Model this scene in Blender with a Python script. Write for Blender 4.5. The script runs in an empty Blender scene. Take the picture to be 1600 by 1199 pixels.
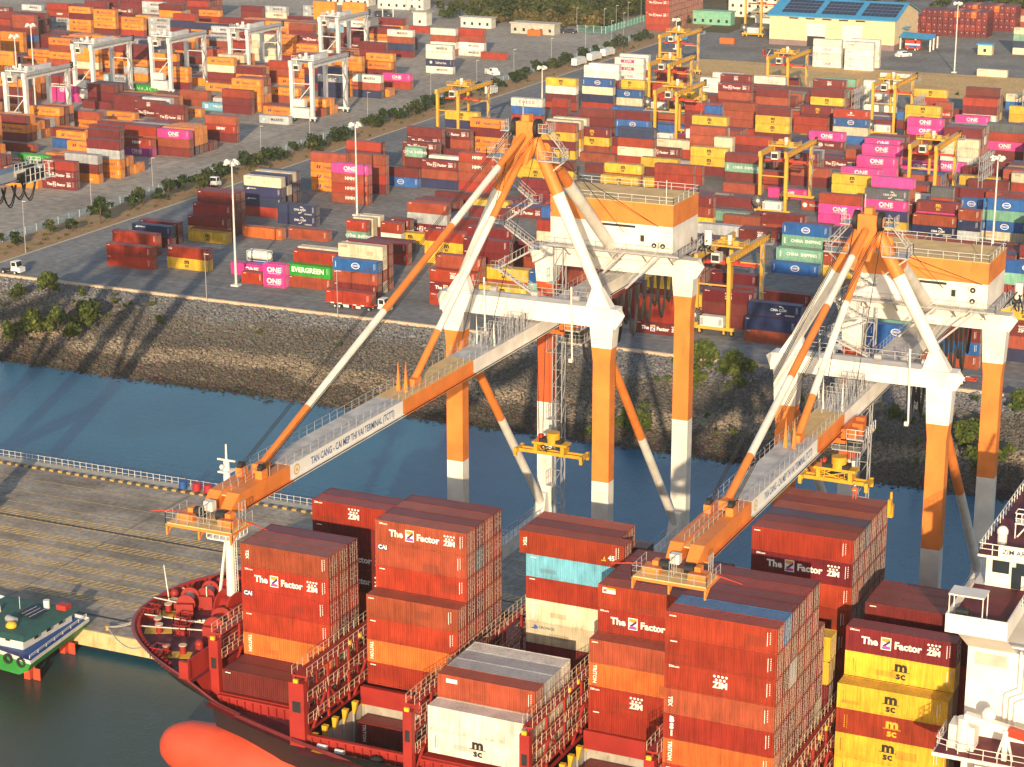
import bpy, bmesh, math, random
import numpy as np
from mathutils import Vector, Matrix
random.seed(7); rng=np.random.default_rng(7)
sc=bpy.context.scene; COL=sc.collection; PI=math.pi
# ---------------------------------------------------------------- camera, sky, sun, exposure
cam_d=bpy.data.cameras.new('camera'); cam=bpy.data.objects.new('camera',cam_d); COL.objects.link(cam)
cam.location=(0,0,127.72); cam.rotation_euler=(math.radians(90-16.3965),0,math.radians(24.6338))
cam_d.sensor_width=36; cam_d.lens=36*3382.3/1600; cam_d.clip_start=1; cam_d.clip_end=6000
sc.camera=cam
SUN_AZ,SUN_EL=math.radians(160.0),math.radians(14.5)     # azimuth clockwise from +Y
world=bpy.data.worlds.new('World'); sc.world=world; world.use_nodes=True
wn=world.node_tree.nodes; wl=world.node_tree.links; wn.clear()
sky=wn.new('ShaderNodeTexSky'); sky.sky_type='NISHITA'; sky.sun_disc=False
sky.sun_elevation=SUN_EL; sky.sun_rotation=SUN_AZ; sky.air_density=1.0; sky.dust_density=1.2; sky.ozone_density=1.0
bg=wn.new('ShaderNodeBackground'); bg.inputs[1].default_value=0.15
wo=wn.new('ShaderNodeOutputWorld'); wl.new(sky.outputs[0],bg.inputs[0]); wl.new(bg.outputs[0],wo.inputs[0])
sun_d=bpy.data.lights.new('sun','SUN'); sun_d.energy=4.9; sun_d.angle=math.radians(0.5); sun_d.color=(1.0,0.77,0.49)
sun=bpy.data.objects.new('sun',sun_d); COL.objects.link(sun)
sdir=Vector((math.sin(SUN_AZ)*math.cos(SUN_EL),math.cos(SUN_AZ)*math.cos(SUN_EL),math.sin(SUN_EL)))
sun.rotation_euler=sdir.to_track_quat('Z','Y').to_euler(); sun.location=(100,-100,200)
vs=sc.view_settings; vs.view_transform='Standard'; vs.look='None'; vs.exposure=0.42; vs.gamma=1.0; vs.use_curve_mapping=False
# ---------------------------------------------------------------- helpers
def tag(o,label=None,cat=None,group=None,kind=None):
    if label: o['label']=label
    if cat: o['category']=cat
    if group: o['group']=group
    if kind: o['kind']=kind
    return o
def empty(name,loc=(0,0,0),rz=0):
    o=bpy.data.objects.new(name,None); o.location=loc; o.rotation_euler=(0,0,rz); COL.objects.link(o); o.empty_display_size=.5; return o
class MB:
    def __init__(s): s.v=[];s.f=[];s.m=[];s.sm=[]
    def add(s,vs,fs,m=0,smooth=False):
        b=len(s.v); s.v+= [tuple(p) for p in vs]
        for f in fs: s.f.append([b+i for i in f]); s.m.append(m); s.sm.append(smooth)
    def box(s,x0,x1,y0,y1,z0,z1,m=0):
        s.add([(x0,y0,z0),(x1,y0,z0),(x1,y1,z0),(x0,y1,z0),(x0,y0,z1),(x1,y0,z1),(x1,y1,z1),(x0,y1,z1)],
              [(0,3,2,1),(4,5,6,7),(0,1,5,4),(1,2,6,5),(2,3,7,6),(3,0,4,7)],m)
    def quad(s,a,b,c,d,m=0): s.add([a,b,c,d],[(0,1,2,3)],m)
    def frus(s,p,a,q,b,m=0):      # box between rect a=(hx,hy) at p and b at q, axis aligned
        vs=[]
        for c,h in ((p,a),(q,b)):
            vs+=[(c[0]-h[0],c[1]-h[1],c[2]),(c[0]+h[0],c[1]-h[1],c[2]),(c[0]+h[0],c[1]+h[1],c[2]),(c[0]-h[0],c[1]+h[1],c[2])]
        s.add(vs,[(0,3,2,1),(4,5,6,7),(0,1,5,4),(1,2,6,5),(2,3,7,6),(3,0,4,7)],m)
    def bar(s,p,q,w,h=None,m=0):
        h=h or w; p=Vector(p);q=Vector(q); d=(q-p)
        if d.length<1e-6: return
        d.normalize(); up=Vector((0,0,1)) if abs(d.z)<.95 else Vector((0,1,0))
        r=d.cross(up).normalized()*w/2; u=r.cross(d).normalized()*h/2
        vs=[]
        for c in (p,q): vs+=[c-r-u,c+r-u,c+r+u,c-r+u]
        s.add(vs,[(0,1,2,3),(7,6,5,4),(0,4,5,1),(1,5,6,2),(2,6,7,3),(3,7,4,0)],m)
    def tube(s,p,q,r0,r1=None,n=10,m=0,caps=True):
        r1=r0 if r1 is None else r1; p=Vector(p);q=Vector(q); d=(q-p).normalized()
        up=Vector((0,0,1)) if abs(d.z)<.95 else Vector((0,1,0)); a=d.cross(up).normalized(); b=d.cross(a)
        vs=[]
        for c,r in ((p,r0),(q,r1)):
            for i in range(n): t=2*PI*i/n; vs.append(c+a*math.cos(t)*r+b*math.sin(t)*r)
        s.add(vs,[(i,(i+1)%n,n+(i+1)%n,n+i) for i in range(n)],m,True)
        if caps: s.add(vs[:n],[tuple(range(n-1,-1,-1))],m); s.add(vs[n:],[tuple(range(n))],m)
    def path(s,pts,r,n=5,m=0):
        for a,b in zip(pts[:-1],pts[1:]): s.tube(a,b,r,r,n,m,False)
    def rail(s,pts,h=1.1,step=2.0,w=.06,m=0,mid=True):
        for a,b in zip(pts[:-1],pts[1:]):
            a=Vector(a);b=Vector(b);L=(b-a).length;n=max(1,int(round(L/step)));z=Vector((0,0,1))
            for i in range(n+1): p=a.lerp(b,i/n); s.bar(p,p+z*h,w,w,m)
            s.bar(a+z*h,b+z*h,w,w,m)
            if mid: s.bar(a+z*h*.5,b+z*h*.5,w*.8,w*.8,m)
    def ball(s,c,r,n=8,m=0,sz=1):
        vs=[(c[0],c[1],c[2]-r*sz)];k=n//2
        for j in range(1,k):
            t=PI*j/k-PI/2
            for i in range(n): a=2*PI*i/n; vs.append((c[0]+r*math.cos(t)*math.cos(a),c[1]+r*math.cos(t)*math.sin(a),c[2]+r*sz*math.sin(t)))
        vs.append((c[0],c[1],c[2]+r*sz)); f=[]
        for i in range(n): f.append((0,1+(i+1)%n,1+i))
        for j in range(k-2):
            for i in range(n): f.append((1+j*n+i,1+j*n+(i+1)%n,1+(j+1)*n+(i+1)%n,1+(j+1)*n+i))
        e=len(vs)-1;b=1+(k-2)*n
        for i in range(n): f.append((b+i,b+(i+1)%n,e))
        s.add(vs,f,m,True)
    def mesh(s,name,mats):
        me=bpy.data.meshes.new(name); me.from_pydata(s.v,[],s.f)
        for x in (mats if isinstance(mats,(list,tuple)) else [mats]): me.materials.append(x)
        me.polygons.foreach_set('material_index',s.m); me.polygons.foreach_set('use_smooth',s.sm); me.update(); return me
    def build(s,name,mats,parent=None,loc=(0,0,0),rz=0):
        return link(name,s.mesh(name,mats),parent,loc,rz)
def link(name,me,parent=None,loc=(0,0,0),rz=0):
    o=bpy.data.objects.new(name,me); COL.objects.link(o); o.parent=parent; o.location=loc; o.rotation_euler=(0,0,rz); return o
def copy_tree(o,parent=None):
    c=o.copy(); COL.objects.link(c); c.parent=parent
    for ch in [x for x in o.children]: copy_tree(ch,c)
    return c
# ---------------------------------------------------------------- materials
def nodes(name):
    m=bpy.data.materials.new(name); m.use_nodes=True; t=m.node_tree; p=t.nodes['Principled BSDF']; return m,t.nodes,t.links,p
def mat(name,col,rough=.55,metal=0,var=.18,scale=.7,rust=0,rustcol=(.16,.06,.025),spec=.4):
    m,n,l,p=nodes(name)
    tc=n.new('ShaderNodeTexCoord'); nz=n.new('ShaderNodeTexNoise'); nz.inputs['Scale'].default_value=scale; nz.inputs['Detail'].default_value=5
    l.new(tc.outputs['Object'],nz.inputs['Vector'])
    mr=n.new('ShaderNodeMapRange'); mr.inputs[1].default_value=.3; mr.inputs[2].default_value=.7; mr.inputs[3].default_value=1-var; mr.inputs[4].default_value=1+var*.6
    l.new(nz.outputs[0],mr.inputs[0])
    mx=n.new('ShaderNodeVectorMath'); mx.operation='SCALE'; mx.inputs[0].default_value=col[:3]; l.new(mr.outputs[0],mx.inputs['Scale'])
    out=mx.outputs[0]
    if rust:
        n2=n.new('ShaderNodeTexNoise'); n2.inputs['Scale'].default_value=scale*2.3; n2.inputs['Detail'].default_value=8; n2.inputs['Roughness'].default_value=.7
        mp=n.new('ShaderNodeMapping'); mp.inputs['Scale'].default_value=(1,1,.35); l.new(tc.outputs['Object'],mp.inputs[0]); l.new(mp.outputs[0],n2.inputs['Vector'])
        r2=n.new('ShaderNodeMapRange'); r2.inputs[1].default_value=.62-.1*rust; r2.inputs[2].default_value=.75; r2.inputs[4].default_value=.8; l.new(n2.outputs[0],r2.inputs[0])
        mm=n.new('ShaderNodeMix'); mm.data_type='RGBA'; l.new(r2.outputs[0],mm.inputs[0]); l.new(out,mm.inputs[6]); mm.inputs[7].default_value=(*rustcol,1); out=mm.outputs[2]
    l.new(out,p.inputs['Base Color']); p.inputs['Roughness'].default_value=rough; p.inputs['Metallic'].default_value=metal; p.inputs['Specular IOR Level'].default_value=spec
    return m
M={}
def mk(k,*a,**kw): M[k]=mat(k,*a,**kw); return M[k]
mk('crane_orange',(.70,.21,.040),rust=.6,scale=.35,rustcol=(.42,.11,.03)); mk('crane_red',(.60,.10,.025),rust=.25,scale=.25); mk('crane_white',(.74,.70,.63),rust=.5,scale=.35,rustcol=(.50,.40,.30))
mk('deck_tan',(.66,.44,.19),rough=.8,scale=.5); mk('deck_grey',(.50,.48,.46),rough=.8,scale=.6,var=.3)
mk('sign_grey',(.60,.60,.60)); mk('sign_blue',(.05,.14,.36)); mk('galv',(.42,.42,.43),rough=.5,metal=.3); mk('black',(.02,.02,.022),rough=.6)
mk('rail_white',(.58,.58,.56)); mk('glass',(.02,.03,.04),rough=.1); mk('spreader_yellow',(.62,.33,.02),rust=.3,scale=.8); mk('trolley_orange',(.62,.13,.02),rust=.3)
mk('rtg_yellow',(.66,.36,.045),rust=.25,scale=.4); mk('rtg_white',(.62,.63,.63),rust=.25,scale=.4); mk('machine_red',(.52,.045,.02)); mk('tyre',(.025,.025,.027),rough=.9)
mk('unit_white',(.68,.66,.60),rust=.2); mk('ship_red',(.31,.022,.017),rust=.2,scale=.4); mk('deck_maroon',(.13,.018,.028),rough=.7,scale=.35,var=.35,rust=.25,rustcol=(.2,.04,.05)); mk('hull_black',(.018,.018,.02),rough=.45)
mk('bulb_red',(.62,.075,.035),rust=.2,scale=.3,rustcol=(.4,.12,.08)); mk('ship_white',(.76,.72,.66),rust=.12,scale=.2); mk('hold_beige',(.42,.38,.32),rust=.5); mk('light_yellow',(.70,.42,.03)); mk('rope',(.62,.55,.48),rough=.9)
mk('rope_red',(.5,.06,.03)); mk('grip_red',(.42,.03,.022)); mk('barge_green',(.03,.25,.04),rust=.25,scale=.5); mk('barge_white',(.6,.6,.58),rust=.3,scale=.5); mk('barge_roof',(.025,.10,.085),rough=.7); mk('barge_red',(.42,.06,.03),rust=.3)
mk('solar',(.012,.02,.05),rough=.2); mk('roof_blue',(.05,.30,.55),rough=.5); mk('wall_yellow',(.72,.55,.32)); mk('plinth',(.22,.15,.15)); mk('shutter',(.72,.68,.60)); mk('conc_light',(.45,.42,.36),rough=.85); mk('bld_white',(.68,.64,.55))
mk('cloth_orange',(.75,.10,.02)); mk('skin',(.35,.2,.13)); mk('bark',(.09,.06,.04),rough=.9); mk('truck_white',(.72,.72,.70)); mk('rim',(.55,.55,.52)); mk('rust_wall',(.55,.42,.22),rust=1.0,scale=.6,rustcol=(.3,.12,.03)); mk('kerb_yellow',(.42,.28,.09)); mk('kerb_dark',(.05,.048,.045))
mk('kerb_tan',(.55,.42,.30),rough=.85); mk('paint_yellow',(.66,.44,.14),rough=.85,var=.5,scale=1.2); mk('paint_white',(.42,.42,.41),rough=.85,var=.4); mk('rail_dark',(.03,.03,.03)); mk('fence_blue',(.22,.34,.42)); mk('fence_white',(.6,.62,.64)); mk('drum_blue',(.02,.08,.3)); mk('drum_red',(.4,.02,.03)); mk('plastic_green',(.04,.25,.1)); mk('shed_green',(.18,.42,.30)); mk('car_dark',(.03,.04,.06),rough=.3)
def flat(name,col,rough=.6):
    m,n,l,p=nodes(name); p.inputs['Base Color'].default_value=(*col,1); p.inputs['Roughness'].default_value=rough; M[name]=m; return m
for k,c in dict(print_white=(.74,.72,.68),print_black=(.015,.013,.012),print_yellow=(.62,.36,.03),print_navy=(.03,.025,.14),print_orange=(.7,.28,.03),print_pink=(.55,.05,.3),print_magenta=(.55,.02,.18),print_blue=(.03,.1,.4),print_red=(.5,.03,.03),print_cyan=(.25,.6,.7),print_green=(.05,.35,.2)).items(): flat(k,c)
# container paint: colour from the object, streaks and rust from noise
def paint_mat(name,src,dust,wave):
    m,n,l,p=nodes(name)
    if src=='obj': c=n.new('ShaderNodeObjectInfo'); colout=c.outputs['Color']
    else: c=n.new('ShaderNodeAttribute'); c.attribute_name='col'; colout=c.outputs['Color']
    tc=n.new('ShaderNodeTexCoord'); g=n.new('ShaderNodeNewGeometry')
    nz=n.new('ShaderNodeTexNoise'); nz.inputs['Scale'].default_value=.45; nz.inputs['Detail'].default_value=6; l.new(g.outputs['Position'],nz.inputs['Vector'])
    mp=n.new('ShaderNodeMapping'); mp.inputs['Scale'].default_value=(3.2,3.2,.25); l.new(g.outputs['Position'],mp.inputs[0])
    st=n.new('ShaderNodeTexNoise'); st.inputs['Scale'].default_value=1.0; st.inputs['Detail'].default_value=4; l.new(mp.outputs[0],st.inputs['Vector'])
    ad=n.new('ShaderNodeMath'); ad.operation='ADD'; l.new(nz.outputs[0],ad.inputs[0]); l.new(st.outputs[0],ad.inputs[1])
    mr=n.new('ShaderNodeMapRange'); mr.inputs[1].default_value=.7; mr.inputs[2].default_value=1.3; mr.inputs[3].default_value=.66; mr.inputs[4].default_value=1.2; l.new(ad.outputs[0],mr.inputs[0])
    sc_=n.new('ShaderNodeVectorMath'); sc_.operation='SCALE'; l.new(colout,sc_.inputs[0]); l.new(mr.outputs[0],sc_.inputs['Scale'])
    r=n.new('ShaderNodeTexNoise'); r.inputs['Scale'].default_value=2.6; r.inputs['Detail'].default_value=7; r.inputs['Roughness'].default_value=.75; l.new(g.outputs['Position'],r.inputs['Vector'])
    rm=n.new('ShaderNodeMapRange'); rm.inputs[1].default_value=.63; rm.inputs[2].default_value=.76; rm.inputs[4].default_value=.7; l.new(r.outputs[0],rm.inputs[0])
    mx=n.new('ShaderNodeMix'); mx.data_type='RGBA'; l.new(rm.outputs[0],mx.inputs[0]); l.new(sc_.outputs[0],mx.inputs[6]); mx.inputs[7].default_value=(.12,.035,.02,1)
    out=mx.outputs[2]
    if dust:
        d=n.new('ShaderNodeMix'); d.data_type='RGBA'; d.inputs[0].default_value=dust; l.new(out,d.inputs[6]); d.inputs[7].default_value=(.36,.17,.18,1); out=d.outputs[2]
    if src=='obj' and not wave:      # repair patches and scuffs in the box's own coordinates
        oi=n.new('ShaderNodeObjectInfo'); so=n.new('ShaderNodeSeparateXYZ'); l.new(tc.outputs['Object'],so.inputs[0])
        def mth(op,a,b=None,c=None):
            q=n.new('ShaderNodeMath'); q.operation=op
            for i_,v in enumerate((a,b,c)):
                if v is None: continue
                if isinstance(v,(int,float)): q.inputs[i_].default_value=v
                else: l.new(v,q.inputs[i_])
            return q.outputs[0]
        rx=mth('FRACT',mth('MULTIPLY',oi.outputs['Random'],17.3)); rw=mth('FRACT',mth('MULTIPLY',oi.outputs['Random'],41.7)); rz=mth('FRACT',mth('MULTIPLY',oi.outputs['Random'],7.9))
        mask=mth('MULTIPLY',mth('LESS_THAN',mth('ABSOLUTE',mth('SUBTRACT',so.outputs[0],mth('MULTIPLY_ADD',rx,9.5,1.2))),mth('MULTIPLY_ADD',rw,1.1,.3)),mth('LESS_THAN',mth('ABSOLUTE',mth('SUBTRACT',so.outputs[2],mth('MULTIPLY_ADD',rz,1.0,.5))),mth('MULTIPLY_ADD',rx,.45,.18)))
        mask=mth('MULTIPLY',mask,mth('MULTIPLY',mth('GREATER_THAN',rw,.45),.32))
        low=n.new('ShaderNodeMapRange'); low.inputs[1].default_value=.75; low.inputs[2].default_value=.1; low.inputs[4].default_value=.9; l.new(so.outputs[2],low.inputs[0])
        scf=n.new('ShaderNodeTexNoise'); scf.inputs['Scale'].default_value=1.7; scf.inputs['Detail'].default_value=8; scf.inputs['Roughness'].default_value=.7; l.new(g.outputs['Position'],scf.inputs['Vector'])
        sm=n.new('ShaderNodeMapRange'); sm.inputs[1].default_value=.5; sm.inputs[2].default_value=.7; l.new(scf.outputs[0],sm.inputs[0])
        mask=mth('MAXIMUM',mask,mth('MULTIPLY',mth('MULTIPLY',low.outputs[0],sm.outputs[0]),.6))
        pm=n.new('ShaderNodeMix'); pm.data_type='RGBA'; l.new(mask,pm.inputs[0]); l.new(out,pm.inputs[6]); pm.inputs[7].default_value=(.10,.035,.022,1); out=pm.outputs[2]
    l.new(out,p.inputs['Base Color']); p.inputs['Roughness'].default_value=.5; p.inputs['Specular IOR Level'].default_value=.35
    if wave:
        w=n.new('ShaderNodeTexWave'); w.wave_type='BANDS'; w.bands_direction='X'; w.inputs['Scale'].default_value=1.13; l.new(g.outputs['Position'],w.inputs['Vector'])
        b=n.new('ShaderNodeBump'); b.inputs['Strength'].default_value=.55; b.inputs['Distance'].default_value=.05; l.new(w.outputs[0],b.inputs['Height']); l.new(b.outputs[0],p.inputs['Normal'])
    M[name]=m; return m
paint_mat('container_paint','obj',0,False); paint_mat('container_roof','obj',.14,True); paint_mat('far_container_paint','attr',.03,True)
def ground_mat(name,c1,c2,c3,s1=.02,s2=.3,rough=.9,streak=None,joint=0):
    m,n,l,p=nodes(name); g=n.new('ShaderNodeNewGeometry')
    a=n.new('ShaderNodeTexNoise'); a.inputs['Scale'].default_value=s1; a.inputs['Detail'].default_value=8; a.inputs['Roughness'].default_value=.62
    src=g.outputs['Position']
    if streak:
        mp=n.new('ShaderNodeMapping'); mp.inputs['Scale'].default_value=streak; l.new(src,mp.inputs[0]); l.new(mp.outputs[0],a.inputs['Vector'])
    else: l.new(src,a.inputs['Vector'])
    b=n.new('ShaderNodeTexNoise'); b.inputs['Scale'].default_value=s2; b.inputs['Detail'].default_value=6; l.new(src,b.inputs['Vector'])
    r=n.new('ShaderNodeValToRGB'); r.color_ramp.elements[0].position=.32; r.color_ramp.elements[0].color=(*c1,1); r.color_ramp.elements[1].position=.68; r.color_ramp.elements[1].color=(*c3,1); e=r.color_ramp.elements.new(.5); e.color=(*c2,1)
    l.new(a.outputs[0],r.inputs[0])
    mr=n.new('ShaderNodeMapRange'); mr.inputs[1].default_value=.3; mr.inputs[2].default_value=.7; mr.inputs[3].default_value=.72; mr.inputs[4].default_value=1.18; l.new(b.outputs[0],mr.inputs[0])
    s=n.new('ShaderNodeVectorMath'); s.operation='SCALE'; l.new(r.outputs[0],s.inputs[0]); l.new(mr.outputs[0],s.inputs['Scale']); out=s.outputs[0]
    # dark oily marks
    d=n.new('ShaderNodeTexNoise'); d.inputs['Scale'].default_value=.11; d.inputs['Detail'].default_value=9; d.inputs['Roughness'].default_value=.7
    mp2=n.new('ShaderNodeMapping'); mp2.inputs['Scale'].default_value=(.5,1.6,1); l.new(src,mp2.inputs[0]); l.new(mp2.outputs[0],d.inputs['Vector'])
    dm=n.new('ShaderNodeMapRange'); dm.inputs[1].default_value=.58; dm.inputs[2].default_value=.72; dm.inputs[4].default_value=.45; l.new(d.outputs[0],dm.inputs[0])
    mx=n.new('ShaderNodeMix'); mx.data_type='RGBA'; l.new(dm.outputs[0],mx.inputs[0]); l.new(out,mx.inputs[6]); mx.inputs[7].default_value=(.05,.048,.045,1); out=mx.outputs[2]
    if joint:
        bt=n.new('ShaderNodeTexBrick'); bt.inputs['Scale'].default_value=1; bt.offset=0; bt.inputs['Brick Width'].default_value=joint; bt.inputs['Row Height'].default_value=joint; bt.inputs['Mortar Size'].default_value=.05; bt.inputs['Color1'].default_value=(1,1,1,1); bt.inputs['Color2'].default_value=(.86,.86,.86,1); bt.inputs['Mortar'].default_value=(.55,.55,.55,1)
        l.new(src,bt.inputs['Vector']); mm=n.new('ShaderNodeMix'); mm.data_type='RGBA'; mm.blend_type='MULTIPLY'; mm.inputs[0].default_value=1; l.new(out,mm.inputs[6]); l.new(bt.outputs[0],mm.inputs[7]); out=mm.outputs[2]
    l.new(out,p.inputs['Base Color']); p.inputs['Roughness'].default_value=rough; p.inputs['Specular IOR Level'].default_value=.25
    bp=n.new('ShaderNodeBump'); bp.inputs['Strength'].default_value=.3; bp.inputs['Distance'].default_value=.05; l.new(b.outputs[0],bp.inputs['Height']); l.new(bp.outputs[0],p.inputs['Normal'])
    M[name]=m; return m
ground_mat('asphalt',(.155,.152,.15),(.23,.223,.212),(.30,.288,.268),.03,.5,joint=15)
ground_mat('apron',(.28,.25,.215),(.37,.33,.28),(.45,.405,.34),.025,.4,joint=20)
ground_mat('road_tar',(.13,.14,.15),(.19,.195,.20),(.26,.26,.255),.03,.5,streak=(1,.25,1))
ground_mat('quay_concrete',(.19,.165,.14),(.32,.28,.235),(.46,.41,.35),.12,1.1,streak=(.7,1,1),joint=6)
ground_mat('dry_grass',(.48,.30,.13),(.64,.41,.18),(.50,.37,.16),.05,.8)
ground_mat('verge_soil',(.30,.18,.09),(.40,.25,.13),(.22,.18,.07),.2,1.2)
ground_mat('far_land',(.07,.07,.035),(.12,.10,.05),(.18,.14,.08),.01,.2)
ground_mat('rip_base',(.07,.06,.05),(.10,.085,.065),(.14,.115,.085),.2,1.5)
def water_mat():
    m,n,l,p=nodes('water'); g=n.new('ShaderNodeNewGeometry')
    a=n.new('ShaderNodeTexNoise'); a.inputs['Scale'].default_value=1.25; a.inputs['Detail'].default_value=5
    mp=n.new('ShaderNodeMapping'); mp.inputs['Rotation'].default_value=(0,0,.5); mp.inputs['Scale'].default_value=(1.0,2.2,1); l.new(g.outputs['Position'],mp.inputs[0]); l.new(mp.outputs[0],a.inputs['Vector'])
    b=n.new('ShaderNodeTexNoise'); b.inputs['Scale'].default_value=.035; b.inputs['Detail'].default_value=5; l.new(g.outputs['Position'],b.inputs['Vector'])
    r=n.new('ShaderNodeValToRGB'); r.color_ramp.elements[0].position=.35; r.color_ramp.elements[0].color=(.008,.085,.15,1); r.color_ramp.elements[1].position=.7; r.color_ramp.elements[1].color=(.014,.12,.20,1); l.new(b.outputs[0],r.inputs[0])
    sx=n.new('ShaderNodeSeparateXYZ'); l.new(g.outputs['Position'],sx.inputs[0]); mr=n.new('ShaderNodeMapRange'); mr.inputs[1].default_value=252; mr.inputs[2].default_value=238; l.new(sx.outputs[1],mr.inputs[0])
    mx=n.new('ShaderNodeMix'); mx.data_type='RGBA'; l.new(mr.outputs[0],mx.inputs[0]); l.new(r.outputs[0],mx.inputs[6]); mx.inputs[7].default_value=(.045,.065,.05,1)  # riverside water: dark hull and quay reflection painted into the base colour
    l.new(mx.outputs[2],p.inputs['Base Color']); p.inputs['Roughness'].default_value=.22; p.inputs['IOR'].default_value=1.33; p.inputs['Specular IOR Level'].default_value=.34
    bm=n.new('ShaderNodeBump'); bm.inputs['Strength'].default_value=.5; bm.inputs['Distance'].default_value=.16; l.new(a.outputs[0],bm.inputs['Height']); l.new(bm.outputs[0],p.inputs['Normal']); M['water']=m
water_mat()
def leaf_mat(name,c1,c2):
    m,n,l,p=nodes(name); at=n.new('ShaderNodeAttribute'); at.attribute_name='shade'
    mx=n.new('ShaderNodeMix'); mx.data_type='RGBA'; l.new(at.outputs['Fac'],mx.inputs[0]); mx.inputs[6].default_value=(*c1,1); mx.inputs[7].default_value=(*c2,1)
    l.new(mx.outputs[2],p.inputs['Base Color']); p.inputs['Roughness'].default_value=.7; p.inputs['Specular IOR Level'].default_value=.2; M[name]=m
leaf_mat('leaf_dark',(.012,.028,.010),(.045,.07,.02)); leaf_mat('leaf_mangrove',(.03,.055,.012),(.13,.15,.025)); leaf_mat('leaf_forest',(.018,.035,.010),(.085,.095,.025)); leaf_mat('leaf_rusty',(.05,.05,.015),(.16,.12,.04)); leaf_mat('leaf_scrub',(.05,.06,.02),(.14,.13,.05))
def stone_mat():
    m,n,l,p=nodes('stone'); at=n.new('ShaderNodeAttribute'); at.attribute_name='col'; g=n.new('ShaderNodeNewGeometry')
    nz=n.new('ShaderNodeTexNoise'); nz.inputs['Scale'].default_value=2; l.new(g.outputs['Position'],nz.inputs['Vector'])
    s=n.new('ShaderNodeVectorMath'); s.operation='SCALE'; mr=n.new('ShaderNodeMapRange'); mr.inputs[3].default_value=.6; mr.inputs[4].default_value=1.4; l.new(nz.outputs[0],mr.inputs[0]); l.new(at.outputs['Color'],s.inputs[0]); l.new(mr.outputs[0],s.inputs['Scale'])
    l.new(s.outputs[0],p.inputs['Base Color']); p.inputs['Roughness'].default_value=.9; p.inputs['Specular IOR Level'].default_value=.15; M['stone']=m
stone_mat()
# ---------------------------------------------------------------- lettering
_txt={}
def text_mesh(body,size=1.0,bold=0.0,align='CENTER',sx=1.0):
    k=(body,size,bold,align,sx)
    if k in _txt: return _txt[k]
    c=bpy.data.curves.new('lettering','FONT'); c.body=body; c.size=size; c.offset=bold; c.align_x=align; c.align_y='CENTER'; c.resolution_u=2; c.fill_mode='FRONT' if hasattr(c,'fill_mode') else c.fill_mode
    o=bpy.data.objects.new('lettering',c); COL.objects.link(o); dg=bpy.context.evaluated_depsgraph_get(); me=bpy.data.meshes.new_from_object(o.evaluated_get(dg))
    n=len(me.vertices); co=np.zeros(n*3,'f'); me.vertices.foreach_get('co',co); co=co.reshape(-1,3); co[:,0]*=sx
    fs=[list(p.vertices) for p in me.polygons]
    bpy.data.objects.remove(o); bpy.data.curves.remove(c); bpy.data.meshes.remove(me)
    _txt[k]=(co,fs); return _txt[k]
class Print:      # flat lettering in a local u (right), v (up) plane, several inks
    def __init__(s): s.v=[];s.f=[];s.m=[];s.inks=[];s.d=[];s.lay=0;s.last=None
    def ink(s,k):
        if k!=s.last: s.lay+=1; s.last=k
        if k not in s.inks: s.inks.append(k)
        return s.inks.index(k)
    def text(s,body,u,v,size,ink,bold=0.0,align='CENTER',sx=1.0,rot=0):
        co,fs=text_mesh(body,size,bold,align,sx); b=len(s.v); i=s.ink(ink); c,sn=math.cos(rot),math.sin(rot); s.d+=[s.lay*.003]*len(co)
        s.v+=[(u+x*c-y*sn,v+x*sn+y*c) for x,y,_ in co]
        for f in fs: s.f.append([b+q for q in f]); s.m.append(i)
    def poly(s,pts,ink):
        b=len(s.v); s.v+=list(pts); s.f.append(list(range(b,b+len(pts)))); s.m.append(s.ink(ink)); s.d+=[s.lay*.003]*len(pts)
    def rect(s,u0,u1,v0,v1,ink): s.poly([(u0,v0),(u1,v0),(u1,v1),(u0,v1)],ink)
    def disc(s,u,v,r,ink,n=10,sy=1): s.poly([(u+r*math.cos(2*PI*i/n),v+r*sy*math.sin(2*PI*i/n)) for i in range(n)],ink)
    def mesh(s,name,axis='-y'):
        me=bpy.data.meshes.new(name)
        if axis=='-y': vs=[(u,-d,v) for (u,v),d in zip(s.v,s.d)]
        elif axis=='+x': vs=[(d,u,v) for (u,v),d in zip(s.v,s.d)]
        else: vs=[(u,v,d) for (u,v),d in zip(s.v,s.d)]
        me.from_pydata(vs,[],s.f)
        for k in s.inks: me.materials.append(M[k])
        me.polygons.foreach_set('material_index',s.m); me.update(); return me
# ================================================================ SETTING
def sheet(name,x0,x1,y0,y1,z,m,nx=1,ny=1,kind='structure'):
    b=MB(); b.quad((x0,y0,z),(x1,y0,z),(x1,y1,z),(x0,y1,z)); return tag(b.build(name,M[m]),kind=kind)
sheet('terrain',-4000,3000,429,5000,-.03,'far_land')
sheet('yard_ground',-347,300,429.4,930,0,'asphalt')
sheet('warehouse_yard',-330,300,930,1300,.0,'asphalt')
sheet('terminal_ground',-1800,-361,440,1010,0,'apron')
sheet('access_road',-346.4,-322.5,446.5,960,.004,'road_tar')
sheet('waterfront_road',-346.4,300,430.2,446,.008,'road_tar')
sheet('verge',-361,-347,436,1000,.06,'verge_soil')
sheet('grass_field',-312,100,812,874,.03,'dry_grass')
b=MB()
for i in range(140): y=437+i*4; b.box(-347.2,-346.7,y,y+3.96,0,.16)
tag(b.build('kerb',M['conc_light']),kind='structure')
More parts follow.
